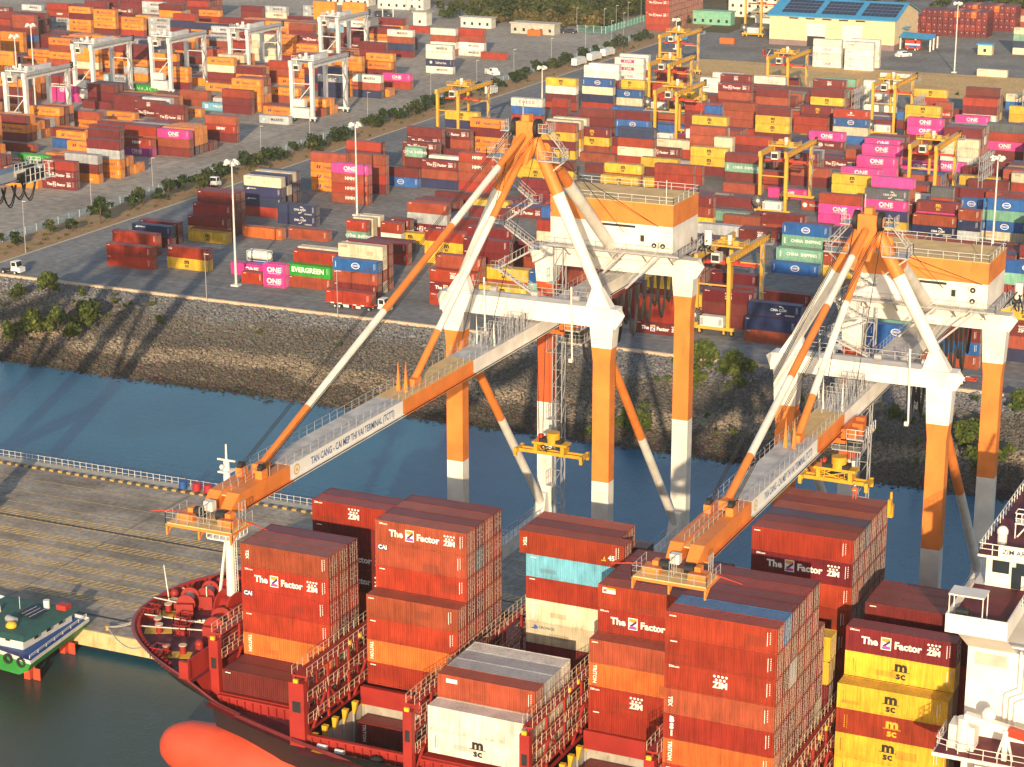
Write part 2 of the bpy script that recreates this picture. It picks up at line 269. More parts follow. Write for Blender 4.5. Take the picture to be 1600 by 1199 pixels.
# painted lines in the yard
b=MB()
for y in (440.6,466.4,480.3,519.5,541.2,578.8): b.box(-320,-60,y,y+.18,.011,.013)
for x in np.arange(-318,-80,13.2): 
    b.box(x,x+.15,430.6+16,445.8+1,.011,.013)
for y in np.arange(447,950,6): b.box(-334.6,-334.4,y,y+3,.011,.013)
for y in (452,640,800): b.box(-361,-380,y,y+.25,.011,.013)
tag(b.build('road_marking',M['paint_white']),kind='structure')
b=MB()
for y in (500.6,560.4,620): b.box(-560,-384,y,y+.3,.011,.013)
b.box(-383,-382.7,445,930,.011,.013)
tag(b.build('bay_marking',M['paint_white']),kind='structure')
# riprap bank: profile with berm, thousands of stones on it
prof=[(428.4,-.15),(420,-.55),(404,-1.25),(393.5,-1.55),(389.5,-2.35),(383,-2.75),(372,-3.75),(362,-5.2)]
py=np.array([p[0] for p in prof])[::-1]; pz=np.array([p[1] for p in prof])[::-1]
b=MB()
for (a,za),(c,zc) in zip(prof[:-1],prof[1:]): b.quad((-1500,c,zc-.15),(300,c,zc-.15),(300,a,za-.15),(-1500,a,za-.15))
tag(b.build('river_bank',M['rip_base']),kind='structure')
ico_v=[];t_=(1+5**.5)/2
for a in (-1,1):
    for c in (-t_,t_): ico_v+=[(a,c,0),(0,a,c),(c,0,a)]
ico_v=np.array(ico_v)/np.linalg.norm((1,t_,0))
bmh=bmesh.new(); [bmh.verts.new(v) for v in ico_v]; bmesh.ops.convex_hull(bmh,input=bmh.verts[:]); bmh.verts.index_update()
ico_v=np.array([v.co[:] for v in bmh.verts]); ico_f=np.array([[v.index for v in f.verts] for f in bmh.faces]); bmh.free()
def np_mesh(name,V,F,mat_,col=None,shade=None,smooth=False):
    me=bpy.data.meshes.new(name); k=F.shape[1]; nf=len(F)
    me.vertices.add(len(V)); me.vertices.foreach_set('co',V.astype('f').ravel()); me.loops.add(nf*k); me.loops.foreach_set('vertex_index',F.astype('i').ravel())
    me.polygons.add(nf); me.polygons.foreach_set('loop_start',np.arange(0,nf*k,k,dtype='i')); me.materials.append(mat_)
    if col is not None:
        at=me.attributes.new('col','FLOAT_COLOR','FACE'); at.data.foreach_set('color',np.c_[col,np.ones(len(col))].astype('f').ravel())
    if shade is not None:
        at=me.attributes.new('shade','FLOAT','FACE'); at.data.foreach_set('value',shade.astype('f'))
    me.update(calc_edges=True); return me
def stones(name,N,x0,x1,y0,y1):
    X=rng.uniform(x0,x1,N);Y=rng.uniform(y0,y1,N);R=rng.gamma(5,.038,N)+.11; R[:N//40]*=1.7
    Z=np.interp(Y,py,pz)+R*.05-.08
    S=rng.uniform(.65,1.25,(N,3))*R[:,None]; S[:,2]*=.75
    A=rng.uniform(0,2*PI,N); V=ico_v[None]*S[:,None]*rng.uniform(.8,1.2,(N,12,1))
    ca,sa=np.cos(A)[:,None],np.sin(A)[:,None]; V=np.stack([V[...,0]*ca-V[...,1]*sa,V[...,0]*sa+V[...,1]*ca,V[...,2]],-1)+np.stack([X,Y,Z],-1)[:,None]
    F=(ico_f[None]+12*np.arange(N)[:,None,None]).reshape(-1,3)
    grey=np.array([.165,.163,.165]);brown=np.array([.115,.102,.086]);tan=np.array([.235,.19,.14]);dark=np.array([.085,.069,.054]);wet=np.array([.04,.033,.028])  # pale tan puts the sunlit berm edge into the stone colour
    yy=Y+2.2*np.sin(X*.11)+1.5*np.sin(X*.31+2)+rng.normal(0,1.0,N)
    C=np.stack([np.interp(yy,[368,374.5,377,386,388.5,391,394.5,397,405,414,420,428],[w,w,d_,d_*1.1,t,t,t*.9,b_,b_,b_*1.15,g_,g_*1.1]) for w,d_,t,b_,g_ in zip(wet,dark,tan,brown,grey)],-1)
    blot=.5+.5*np.sin(X*.083+Y*.05)*np.sin(X*.037-Y*.21); C*=(.85+.26*blot)[:,None]*rng.uniform(.7,1.3,(N,1)); C+=rng.normal(0,.008,(N,3)); C=np.clip(C,.01,.6)
    me=np_mesh(name,V.reshape(-1,3),F,M['stone'],col=np.repeat(C,20,0)); return tag(link(name,me),kind='stuff')
stones('riprap_stones',88000,-345,-62,370.5,428.2)
# parapet kerb of the waterfront road, with its dark drain slots
b=MB()
for i in range(60): x=-360+i*6; b.box(x,x+5.95,428.4,429.3,-.6,.42)
tag(b.build('waterfront_kerb',M['kerb_tan']),kind='structure')
b=MB()
for i in range(300): x=-359.6+i*1.0; 
for i in range(330):
    x=-345+i*.85; b.box(x,x+.42,429.3,429.75,.02,.40,1 if i%7 else 0)
tag(b.build('kerb_blocks',[M['kerb_yellow'],M['kerb_dark']]),kind='structure')
# water
b=MB(); b.quad((-3000,-300,-3.5),(800,-300,-3.5),(800,374.5,-3.5),(-3000,374.5,-3.5)); tag(b.build('water',M['water']),kind='structure')
# quay
b=MB(); b.box(-900,200,248.5,311,-1.0,0); tag(b.build('quay',M['quay_concrete']),kind='structure')
b=MB(); b.box(-900,200,248.2,248.5,-2.6,-.02,0); b.box(-900,200,311,311.3,-2.2,-.02,0); tag(b.build('quay_wall',M['rust_wall']),kind='structure')
b=MB()
for x in np.arange(-420,100,7.5):
    for y in (252,268,284,300,308): b.tube((x,y,-6),(x,y,-1),.5,.5,8)
tag(b.build('quay_piles',M['conc_light']),kind='stuff')
b=MB()
for (y0,y1) in ((284.3,287.7),(277.9,280.0),(272.8,274.8),(267.9,269.9),(263.2,265.2),(257.8,259.9)):
    for y in (y0,y1): b.box(-420,-60,y-.09,y+.09,.004,.007)
    x=-420
    while x<-60:
        b.add([(x,y0,.005),(x+.42,y0,.005),(x+.42+(y1-y0)*.55,y1,.005),(x+(y1-y0)*.55,y1,.005)],[(0,1,2,3)]); x+=1.25
for y in (291,296.2,302): b.box(-420,-60,y-.07,y+.07,.004,.007)
tag(b.build('quay_marking',M['paint_yellow']),kind='structure')
b=MB()
for y in (253.5,285.0):
    b.box(-420,100,y-.30,y+.30,.008,.012); b.box(-420,100,y-.07,y+.07,.012,.03)
for x in (-203.5,-260,-150,-96): b.box(x-.08,x+.08,249,306.5,.009,.011)
tag(b.build('crane_rail',M['rail_dark']),kind='structure')
b=MB()
for i in range(210):
    x=-470+i*1.9; b.box(x,x+.9,307.2,308.0,0,.34,0); b.box(x+.9,x+1.9,307.2,308.0,0,.34,1)
b.box(-470,-60,308.0,310.6,.0,.10,2)
tag(b.build('quay_edge_kerb',[M['kerb_yellow'],M['kerb_dark'],M['conc_light']]),kind='structure')
qr=empty('quay_railing',(-90,310.7,0)); tag(qr,'long white pipe railing along the far edge of the concrete quay','railing')
for k in range(0,80):
    x=-k*4.0
    b=MB(); b.bar((0,0,0),(0,0,1.3),.10); 
    if k==0: pm=b.mesh('railing_post',M['rail_white']); b2=MB(); [b2.bar((0,0,z),(-4,0,z),.06) for z in (.55,1.3)]; [b2.bar((-xx,0,.1),(-xx,0,1.45),.07) for xx in (1.33,2.66)]; rm=b2.mesh('railing_bars',M['rail_white'])
    link('railing_post',pm,qr,(x,0,0)); link('railing_bars',rm,qr,(x,0,0))
for (x,m_,l_) in ((-206.5,'drum_blue','blue steel drum by the quay railing left of the red drums'),(-203.6,'drum_red','small red drum on the quay between blue drum and the other red drum'),(-201.2,'drum_red','red drum on the quay nearest the orange boom tip')):
    b=MB(); b.tube((0,0,0),(0,0,1.5),.75,.75,14); b.tube((0,0,.5),(0,0,.58),.79,.79,14); b.tube((0,0,1.0),(0,0,1.08),.79,.79,14); tag(b.build('drum',M[m_],loc=(x,308.9,.1)),l_,'drum','drums by the quay railing')
# fenders on the quay face near the bow, bollards with mooring lines
for i,(x,l_) in enumerate(((-181.5,'rusty mooring bollard at the quay edge with two white lines'),(-172,'rusty mooring bollard on the quay edge close to the ship bow'),(-196,'mooring bollard on the quay edge behind the green barge'))):
    b=MB(); b.tube((0,0,0),(0,0,.5),.32,.25,10); b.tube((0,0,.5),(0,0,.75),.42,.42,10); tag(b.build('bollard',M['kerb_yellow'],loc=(x,249.6,0)),l_,'bollard','bollards along the quay edge')
# ---------------------------------------------------------------- vegetation
def leaves(N,cen,rad,size,flatten=.8):
    """N random leaf quads spread through several ellipsoid clumps -> V,F,shade"""
    cen=np.array(cen,float);rad=np.array(rad,float); k=rng.choice(len(cen),N,p=(rad**2.2)/np.sum(rad**2.2))
    d=rng.normal(size=(N,3)); d/=np.linalg.norm(d,axis=1)[:,None]; r=rng.uniform(.35,1.08,N)**.6
    P=cen[k]+d*(rad[k]*r)[:,None]*np.array([1,1,flatten])
    a=rng.normal(size=(N,3)); a/=np.linalg.norm(a,axis=1)[:,None]; b_=np.cross(a,d+rng.normal(0,.5,(N,3))); b_/=np.linalg.norm(b_,axis=1)[:,None]+1e-9
    s=size*rng.uniform(.5,1.4,(N,1)); V=np.stack([P-a*s-b_*s*.6,P+a*s-b_*s*.6,P+a*s+b_*s*.6,P-a*s+b_*s*.6],1).reshape(-1,3)
    F=np.arange(4*N).reshape(-1,4); sh=np.clip(rng.uniform(0,.75,N)+rng.normal(0,.12,len(cen))[k],0,1); return V,F,sh
def tree(name,x,y,z,h,w,mat_,label,cat,group,n=420,size=.34,trunk=.35,spiky=False):
    root=empty(name,(x,y,z)); tag(root,label,cat,group)
    cen=[];rad=[];m=rng.integers(8,14)
    for i in range(m):
        a=rng.uniform(0,2*PI); rr=rng.uniform(.1,.85)*w*.5; zz=h*rng.uniform(trunk,.9)*(1-.25*(rr/(w*.5))**2); cen.append((math.cos(a)*rr,math.sin(a)*rr,zz)); rad.append(w*rng.uniform(.09,.22))
    cen.append((0,0,h*.8)); rad.append(w*.22)
    if spiky: cen=[(c[0]*.8,c[1]*.8,c[2]*1.05) for c in cen]; rad=[r*.75 for r in rad]
    V,F,sh=leaves(n,cen,rad,size*(1.0 if h>3 else .7)); V[:,2]=np.maximum(V[:,2],.05)
    link('crown',np_mesh('crown',V,F,M[mat_],shade=sh),root)
    b=MB(); b.tube((0,0,-.3),(w*.03,0,h*.5),.03*h+.05,.02*h+.03,6); b.tube((w*.03,0,h*.45),(w*.06,w*.02,h*.85),.02*h+.03,.015,5)
    for c in cen[:4]: b.tube((w*.02,0,h*rng.uniform(.25,.5)),(c[0]*.8,c[1]*.8,c[2]),.012*h+.02,.012,4)
    b.build('trunk',M['bark'],root); return root
HEDGE=[(-360.9,458.9,2.8),(-354.9,457.3,4.0),(-354.8,472.1,4.5),(-352.3,478.6,3.7),(-351.0,490.1,7.6),(-354.7,511.5,4.3),(-354.4,515.6,5.1),(-354.1,523.9,4.0),(-353.7,528.2,6.0),(-354.8,538.2,4.9),(-352.4,542.5,4.5),(-354.9,552.3,4.5),(-356.5,561.7,4.2),(-357.0,576.5,5.5),(-355.4,580.8,4.3),(-355.3,588.1,4.7),(-354.4,593.4,4.3),(-357.0,607.2,3.5),(-353.2,611.5,5.7),(-352.7,615.7,4.4),(-353.9,629.6,5.0),(-353.0,634.1,5.0),(-356.8,660.4,4.7),(-357.5,670.3,5.2),(-357.2,678.0,4.3),(-356.0,681.6,3.8),(-355.0,689.7,5.3),(-356.9,703.0,5.4),(-357.6,710.7,4.5),(-356.8,720.9,4.3),(-356.3,732.9,4.3),(-356.0,746.9,4.4),(-355.9,761.2,4.2),(-355.8,775.9,4.3),(-357.2,784.6,3.8),(-358.3,795.6,3.8),(-359.9,808.7,4.7),(-358.8,815.2,3.3),(-357.1,820.0,4.2),(-358.2,833.9,5.1),(-357.9,851.1,5.2),(-360.9,874.0,3.2),(-357.7,880.1,4.1),(-355.7,887.9,6.2),(-357.2,913.2,3.4),(-355.1,919.0,4.9),(-357.7,963.6,5.7),(-357.5,979.8,4.5),(-356.6,999.6,4.6)]
ORD=['zero','first','second','third','fourth','fifth','sixth','seventh','eighth','ninth','tenth','eleventh','twelfth','thirteenth','fourteenth','fifteenth','sixteenth','seventeenth','eighteenth','nineteenth','twentieth']
def ordn(i):
    if i<=20: return ORD[i]
    t={2:'twenty',3:'thirty',4:'forty',5:'fifty'}[i//10]; return (t[:-1]+'ieth') if i%10==0 else t+'-'+ORD[i%10]
for i,(x,y,h) in enumerate(HEDGE):
    w=h*(1.0 if i in (0,2,5) else 1.5 if i>8 else 1.05)
    tree('roadside_tree',x,y,.05,h,w,'leaf_forest' if i%4==2 else 'leaf_dark','%s %s tree along the verge, %s from the river end'%('sparse thin' if i in (0,2,3,5) else 'bushy dark green','small' if h<4.4 else 'tall' if h>5.6 else 'mid-sized',ordn(i+1)),'tree','trees along the verge',n=170 if i in (0,2,3,5) else 700 if i==4 else 430,size=.36)
    if i>8 and i%2==0 and i<44:
        tree('roadside_shrub',x+.8+rng.uniform(-1,.5),y+rng.uniform(3.0,4.6),.05,h*.62,h*1.15,'leaf_dark','low dark shrub beside the verge tree that is %s from the river'%ordn(i+1),'shrub','shrubs between the verge trees',n=260,size=.32,trunk=.2)
BUSH=[(-316.0,418.2,6.2,'tall pointed dark green bush at the left end of the kerb'),(-321.7,414.1,3.6,'low bush at the picture edge left of the tall pointed bush'),(-300.6,391.9,5.5,'big olive mangrove bush at the front left of its clump'),(-304.1,386.5,4.2,'mangrove bush at the left edge nearest the water'),(-295.9,394.3,5.0,'mangrove bush in the middle of the clump on the stones'),(-292.0,400.2,4.7,'light green mangrove bush at the right of its clump'),(-295.4,405.6,4.2,'mangrove bush at the back of the clump on the stones'),(-290.2,391.8,3.4,'small yellow-green mangrove bush in front of its clump'),(-308.4,421.1,2.4,'low yellowish bush below the tall pointed bush'),(-278.0,409.4,1.6,'single small yellow tuft in the shadow streak on the stones'),(-296.9,418.6,1.3,'small yellow tuft just below the kerb, left of the shadow streak'),(-287.5,420.2,1.0,'tiny yellow tuft near the kerb above the shadow streak'),(-141.2,420.2,5.6,'round bush right of the first crane landside leg'),(-146.8,411.6,4.0,'low bush below the yellowish one behind the first crane'),(-149.8,425.1,5.4,'yellowish bush touching the landside leg of the first crane'),(-146.9,382.0,4.6,'dark bush at the waterline between the crane legs'),(-151.2,385.2,3.4,'small dark bush at the waterline beside the front crane leg'),(-80.9,421.2,4.1,'bush at the right picture edge below the kerb'),(-86.6,396.3,4.9,'bush on the stones behind the second crane brace'),(-80.2,385.5,5.2,'large bush by the water right of the second crane brace'),(-83.5,402.3,4.2,'bush above the large bush right of the second crane brace'),(-102.9,407.8,2.7,'small bush left of the second crane front leg'),(-99.0,404.7,1.8,'tiny bush touching the second crane front leg'),(-137.6,414.0,2.4,'low scrub bush right of the round bush'),(-156.2,378.1,2.0,'small scrub bush at the waterline left of the crane legs'),(-76.9,393.3,2.4,'low bush at the right edge near the ship mast'),(-229.7,408.2,1.0,'tiny yellow tuft alone in the middle of the stones'),(-251.7,410.5,.8,'tiny yellow tuft high on the stones left of the crane stay')]
for x,y,h,l_ in BUSH:
    tree('mangrove_bush',x,y,float(np.interp(y,py,pz)),h,h*(1.0 if 'pointed' in l_ else 1.55),'leaf_mangrove',l_,'bush','bushes growing on the stone bank',n=int(160+140*h),size=.2+.035*h,trunk=.22)
# woodland behind the terminals: one mass
def mass(name,N,x0,x1,y0,y1,hmin,hmax,mat_,per=150,size=1.0):
    Vs=[];Fs=[];Ss=[];o=0
    for i in range(N):
        x,y=rng.uniform(x0,x1),rng.uniform(y0,y1); h=rng.uniform(hmin,hmax); w=h*rng.uniform(.8,1.2)
        cen=[(x+rng.normal(0,w*.22),y+rng.normal(0,w*.22),h*rng.uniform(.3,.85)) for _ in range(5)]; rad=[w*rng.uniform(.2,.34) for _ in range(5)]
        V,F,s=leaves(per,cen,rad,size); s=np.clip(s*.8+rng.uniform(-.15,.3),0,1); Vs.append(V);Fs.append(F+o);Ss.append(s);o+=len(V)
    me=np_mesh(name,np.concatenate(Vs),np.concatenate(Fs),M[mat_],shade=np.concatenate(Ss)); return tag(link(name,me),kind='stuff')
mass('woodland',120,-472,-386,952,1060,6,11,'leaf_forest',190,.8)
mass('rust_woodland',70,-446,-390,944,985,4.5,7.5,'leaf_rusty',170,.7)
mass('far_woodland',170,-420,-60,1080,1250,6,11,'leaf_forest',110,1.1)
mass('field_scrub',46,-196,-150,800,824,.8,2.0,'leaf_scrub',60,.35)
mass('verge_scrub',110,-359,-349,442,900,.4,1.0,'leaf_scrub',40,.22)
mass('bank_scrub',40,-330,-285,380,425,.5,1.3,'leaf_mangrove',50,.2)
mass('bank_scrub_beyond',46,-158,-78,376,425,.5,1.6,'leaf_mangrove',60,.22)
# ================================================================ CONTAINERS
CC=dict(m=(.145,.017,.019),r=(.30,.032,.014),b=(.29,.058,.028),a=(.52,.125,.028),o=(.76,.23,.02),y=(.64,.40,.035),B=(.016,.10,.32),n=(.014,.028,.085),g=(.018,.33,.03),t=(.17,.36,.27),w=(.72,.69,.62),c=(.64,.55,.39),p=(.70,.045,.27),v=(.33,.03,.22),s=(.40,.42,.44),k=(.075,.085,.10),l=(.13,.37,.50),u=(.03,.20,.42))
CN=dict(m='maroon',r='red',b='rust-red',a='orange-red',o='orange',y='yellow',B='blue',n='navy',g='green',t='pale green',w='white',c='cream',p='magenta',v='purple',s='grey',k='dark grey',l='light blue',u='bright blue')
LN={40:12.19,45:13.71,20:6.05}; CW,CHT,TIER=2.438,2.87,2.90
def container_meshes(L):
    b=MB(); H=CHT
    for x in (0,L-.17):
        for y in (0,CW-.17): b.box(x,x+.17,y,y+.17,0,H)
    for y0 in (0,CW-.10):
        b.box(.17,L-.17,y0,y0+.10,0,.16); b.box(.17,L-.17,y0,y0+.10,H-.12,H-.005)
    for x0 in (0,L-.10): b.box(x0,x0+.10,.17,CW-.17,0,.16); b.box(x0,x0+.10,.17,CW-.17,H-.13,H-.005)
    P=.278; n=int((L-.34)/P); x0=.17+(L-.34-n*P)/2
    for y_out,y_in,fl in ((.02,.09,0),(CW-.02,CW-.09,1)):
        xs=[.17];ys=[y_out]
        for i in range(n):
            x=x0+i*P; xs+=[x,x+.105,x+.139,x+.244]; ys+=[y_out,y_out,y_in,y_in]
        xs+=[L-.17];ys+=[y_out]
        vs=[(x,y,.16) for x,y in zip(xs,ys)]+[(x,y,H-.12) for x,y in zip(xs,ys)]; m=len(xs)
        b.add(vs,[((i,i+1,m+i+1,m+i) if not fl else (i+1,i,m+i,m+i+1)) for i in range(m-1)],0)
    b.quad((.06,.17,.16),(.06,.17,H-.13),(.06,CW-.17,H-.13),(.06,CW-.17,.16),0)
    b.quad((.1,.1,H-.03),(L-.1,.1,H-.03),(L-.1,CW-.1,H-.03),(.1,CW-.1,H-.03),1)
    b.box(.1,L-.1,.1,CW-.1,.05,.12,0)
    for x in (-.004,L-.166):
        for y in (-.004,CW-.166): b.box(x,x+.17,y,y+.17,H-.11,H+.012,2)
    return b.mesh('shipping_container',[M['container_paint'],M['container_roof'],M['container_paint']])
BODY={k:container_meshes(v) for k,v in LN.items()}
def door_mesh(seed):
    r=random.Random(seed); b=MB(); w=(CW-.34)/2; b.box(-.06,0,0,w-.01,.16,CHT-.13,0)
    for z in (.55,1.1,1.65,2.2): b.box(0,.015,.05,w-.06,z-.03,z+.03,0)
    for y in (.20,w-.22):
        b.bar((.04,y,.08),(.04,y,CHT-.06),.034,.034,1)
        for z in (.2,.95,1.9,CHT-.22): b.box(0,.06,y-.05,y+.05,z-.03,z+.03,0)
    b.bar((.05,.20,1.1),(.05,.62,1.1),.035,.035,1)
    for i in range(5): y=r.uniform(.3,w-.4); z=r.uniform(1.0,2.4); b.box(.012,.02,y,y+r.uniform(.12,.3),z,z+r.uniform(.05,.16),1)
    return b.mesh('door',[M['container_paint'],mk('lock_rod',(.42,.38,.34))])
DOORS=[door_mesh(i) for i in range(4)]
def lettering(code,L):
    P=Print(); W='print_white'; K='print_black'; c=L/2; H=CHT
    for i in range(6): P.rect(L-.75,L-.66,H-.55-i*.24,H-.42-i*.24,W)
    P.rect(L-1.05,L-.98,.9,H-.45,W)
    if code in ('','plain'): P.rect(.45,1.2,H-.42,H-.30,W)
    def zdots(u,s=1.0):
        for i in range(4): P.disc(u-.66*s+.44*s*i,1.98+.25*s,.15*s,W)
        for i in range(3): P.disc(u-.44*s+.44*s*i,1.98-.14*s,.15*s,W)
        P.text('ZIM',u,1.98-.75*s,.95*s,W,.045*s)
    if code=='Z':
        P.text('The',2.65,1.45,1.15,W,.045); P.text('Factor',6.9,1.42,1.15,W,.045); zdots(9.75,.92)
        P.rect(3.9,5.05,.75,2.2,W); P.poly([(4.0,2.1),(4.95,2.1),(4.95,1.75),(4.55,1.62),(4.0,1.75)],'print_orange'); P.poly([(4.9,1.95),(4.95,1.65),(4.3,1.1),(4.05,1.2)],'print_navy'); P.poly([(4.0,.85),(4.95,.85),(4.95,1.15),(4.4,1.25),(4.0,1.05)],'print_pink'); P.rect(4.05,4.5,.85,1.0,'print_blue'); P.text('ZIM.com',.95,2.55,.3,W,.01)
    elif code=='zim': zdots(c*1.0); P.text('ZIM.com',.95,2.5,.32,W,.01)
    elif code in ('msc','mscy'):
        k='print_yellow' if code=='mscy' else K
        P.text('m',c,1.98,1.6,k,.075,sx=1.15); P.rect(c-1.0,c+1.0,1.40,1.47,k); P.text('sc',c,.92,1.2,k,.04,sx=1.1)
        for i in range(7): P.rect(.75,.83,.7+i*.22,.84+i*.22,k)
        for i in range(9): P.rect(1.05,1.09,.6+i*.19,.72+i*.19,k)
    elif code=='one': P.text('ONE',c,1.5,1.75,W,.06,sx=1.1); P.rect(c-1.75,c+1.75,.62,.72,W)
    elif code=='oner': P.text('ONE',c,1.5,1.6,'print_magenta',.02,sx=1.1)
    elif code=='hl':
        P.text('Hapag-Lloyd',c+1.2,1.45,1.15,'print_navy',.012)
        for i in (0,1): P.poly([(1.9+i*.75,1.0),(2.5+i*.75,1.0),(2.75+i*.75,2.0),(2.3+i*.75,2.0),(2.2+i*.75,1.55)],'print_navy')
    elif code=='mk': P.rect(1.3,2.6,.85,2.15,'print_cyan'); P.disc(1.95,1.5,.42,W,7); P.text('MAERSK',c+1.3,1.5,1.35,K if True else W,.02,sx=1.05)
    elif code=='mkw': P.rect(1.3,2.6,.85,2.15,W); P.disc(1.95,1.5,.42,'print_cyan',7); P.text('MAERSK',c+1.3,1.5,1.35,W,.02,sx=1.05)
    elif code=='cos':
        P.disc(c,1.5,1.15,W,20,.68); P.disc(c,1.5,.95,'print_blue',18,.66); P.text('COSCO',c,1.5,.48,W,.02); P.text('SHIPPING',.6,1.5,.36,W,.01,rot=-PI/2)
    elif code=='cma':
        P.text('CMA CGM',c+1.0,1.45,.80,W,.02)
        for k_,s in ((2.25,1),(.65,-1)):
            pts=[(c+1.0+1.25*math.cos(a)*.9+.3*s,1.45+s*1.0*math.sin(a)) for a in np.linspace(.5,1.7,8)]; pts2=[(c+1.0+1.15*math.cos(a)*.9+.3*s,1.45+s*.78*math.sin(a)) for a in np.linspace(1.7,.5,8)]; P.poly(pts+pts2,W)
        for i in range(2): P.rect(L-3.6,L-1.3,.45-i*.2,.53-i*.2,W)
    elif code=='ev': P.text('EVERGREEN',c-.3,1.5,1.75,W,.06,sx=.98)
    elif code=='cs': P.text('CHINA  SHIPPING',c+.5,1.5,1.15,W,.02,sx=.88); [P.rect(.8,1.15,.7+i*.4,.95+i*.4,W) for i in range(4)]
    elif code=='hmm': P.text('HMM',c,1.55,1.25,W,.07,sx=1.1); P.poly([(c+1.3,1.7),(c+2.2,2.2),(c+1.5,1.6)],W)
    elif code=='cai': P.rect(.5,1.75,1.95,2.6,'print_navy'); P.text('CAI',1.12,2.28,.72,W,.03)
    elif code=='oocl': P.text('OOCL',1.9,2.2,.62,'print_red',.02)
    elif code=='ooclb': P.text('OOCL',2.6,1.6,.9,'print_red',.01)
    elif code=='cro': P.text('CRONOS',2.9,2.2,.52,W,.01); P.poly([(.8,1.95),(1.4,2.3),(1.2,2.5),(1.6,2.45),(1.8,2.1),(1.5,1.9)],W)
    elif code=='cron': P.text('CRONOS',2.7,2.25,.5,'print_navy',.008); P.poly([(.6,2.0),(1.1,2.25),(1.0,2.5),(1.4,2.45),(1.6,2.1),(1.3,1.95)],'print_blue')
    elif code=='cosco': P.text('C O S C O',c,1.5,1.35,K,.02)
    elif code=='kl': P.rect(2.6,8.2,.95,2.15,'print_magenta'); P.text('K LINE',5.5,1.55,1.05,W,.03)
    elif code=='ua': P.text('U  A _ S  C',c+.2,1.45,1.35,W,.03)
    elif code=='ts': P.disc(c-1.9,1.45,.7,W); P.text('T.S. LINES',c+1.0,1.45,.9,W,.03,sx=.8)
    elif code=='hap': P.disc(c,1.8,.4,W); P.rect(c-1.2,c+1.2,1.0,1.2,W)
    elif code=='saf': P.disc(2.3,1.5,.6,W); P.text('Safmarine',c+.7,1.45,1.5,W,.01,sx=.85)
    elif code=='45': P.text('45',L-1.6,1.0,.85,W,.03); P.rect(L-2.9,L-2.3,.55,.68,'print_yellow'); P.poly([(L-2.7,.75),(L-2.5,1.2),(L-2.4,.75)],'print_yellow'); vert(P,'tex',1.4)
    elif code=='M': P.rect(.7,2.3,1.85,2.55,W); P.rect(1.2,2.3,2.3,2.55,'print_yellow'); P.text('M',1.0,2.15,.55,'print_red',.02)
    elif code=='lab': P.rect(.9,2.3,2.0,2.5,W)
    elif code in('tex','tri','wl'): vert(P,code,1.0)
    return P
def vert(P,code,u):
    s={'tex':'tex','tri':'TRITON','wl':'BSI'}[code]
    if code=='wl': 
        for i,ch in enumerate(s): P.text(ch,.75,2.25-i*.8,.85,'print_white',.06)
    else: P.text(s.upper(),.75,1.5,.62,'print_white',.02,rot=-PI/2)
LOGO={}
def logo_mesh(code,l):
    k=(code,l)
    if k not in LOGO: LOGO[k]=(lettering(code,LN[l]),None)
    P,me=LOGO[k]
    if me is None: me=P.mesh('lettering'); LOGO[k]=(P,me)
    return me
LDESC=dict(Z=' with white slogan',zim=' with white dotted logo',msc=' with black logo',mscy=' with yellow logo',one=' with white name',oner=' with magenta name',hl=' with navy name',mk=' with black name',mkw=' with white name',cos=' with white oval emblem',cma=' with white name',ev=' with big white name',cs=' with white name',hmm=' with white name',cai=' with small nameplate',oocl=' with small red name',ooclb=' with small red name',cro=' with bird mark',cron=' with blue mark',cosco=' with spaced letters',kl=' with red panel',ua=' with spaced white letters',ts=' with white disc',hap=' with small white emblem',saf=' with handwritten name',M=' with small sticker',lab=' with white sticker',tex=' with sideways letters',tri=' with sideways letters',wl=' with stacked letters',plain='')
LDESC['45']=' with number 45'
far=[]; placed_n=[0]
def jitter(c,key):
    r=random.Random(key); f=r.uniform(.82,1.18); d=r.uniform(-.012,.012); return tuple(max(.004,v*f+d*(i==1)*.5) for i,v in enumerate(c))
def put_container(x,y,z,l,code,label,group,logo_default='plain'):
    col,_,lg=code.partition(':'); lg=lg or logo_default
    if lg=='msc' and col in 'mrb': lg='mscy'
    if lg=='mk' and col=='l': lg='mkw'
    if lg=='one' and col=='w': lg='oner'
    if lg=='oocl' and col=='w': lg='ooclb'
    c=jitter(CC[col],'%.1f%.1f%.1f'%(x,y,z))
    if label is None: far.append((x,y,z,l,c,lg)); return
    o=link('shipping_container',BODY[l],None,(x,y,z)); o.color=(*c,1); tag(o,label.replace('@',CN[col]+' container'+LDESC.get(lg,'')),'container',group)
    dm=random.Random(x+y+z).choice(DOORS); w=(CW-.34)/2; d2=jitter(c,'d%.1f%.1f'%(x,z+y))
    for k in (0,1):
        d=link('door',dm,o,(LN[l],.17+k*w,0)); d.color=(*d2,1)
    rj=random.Random(x*3+y+z); link('lettering',logo_mesh(lg,l),o,(rj.uniform(-.22,.22),-.012,rj.uniform(-.08,.08)))
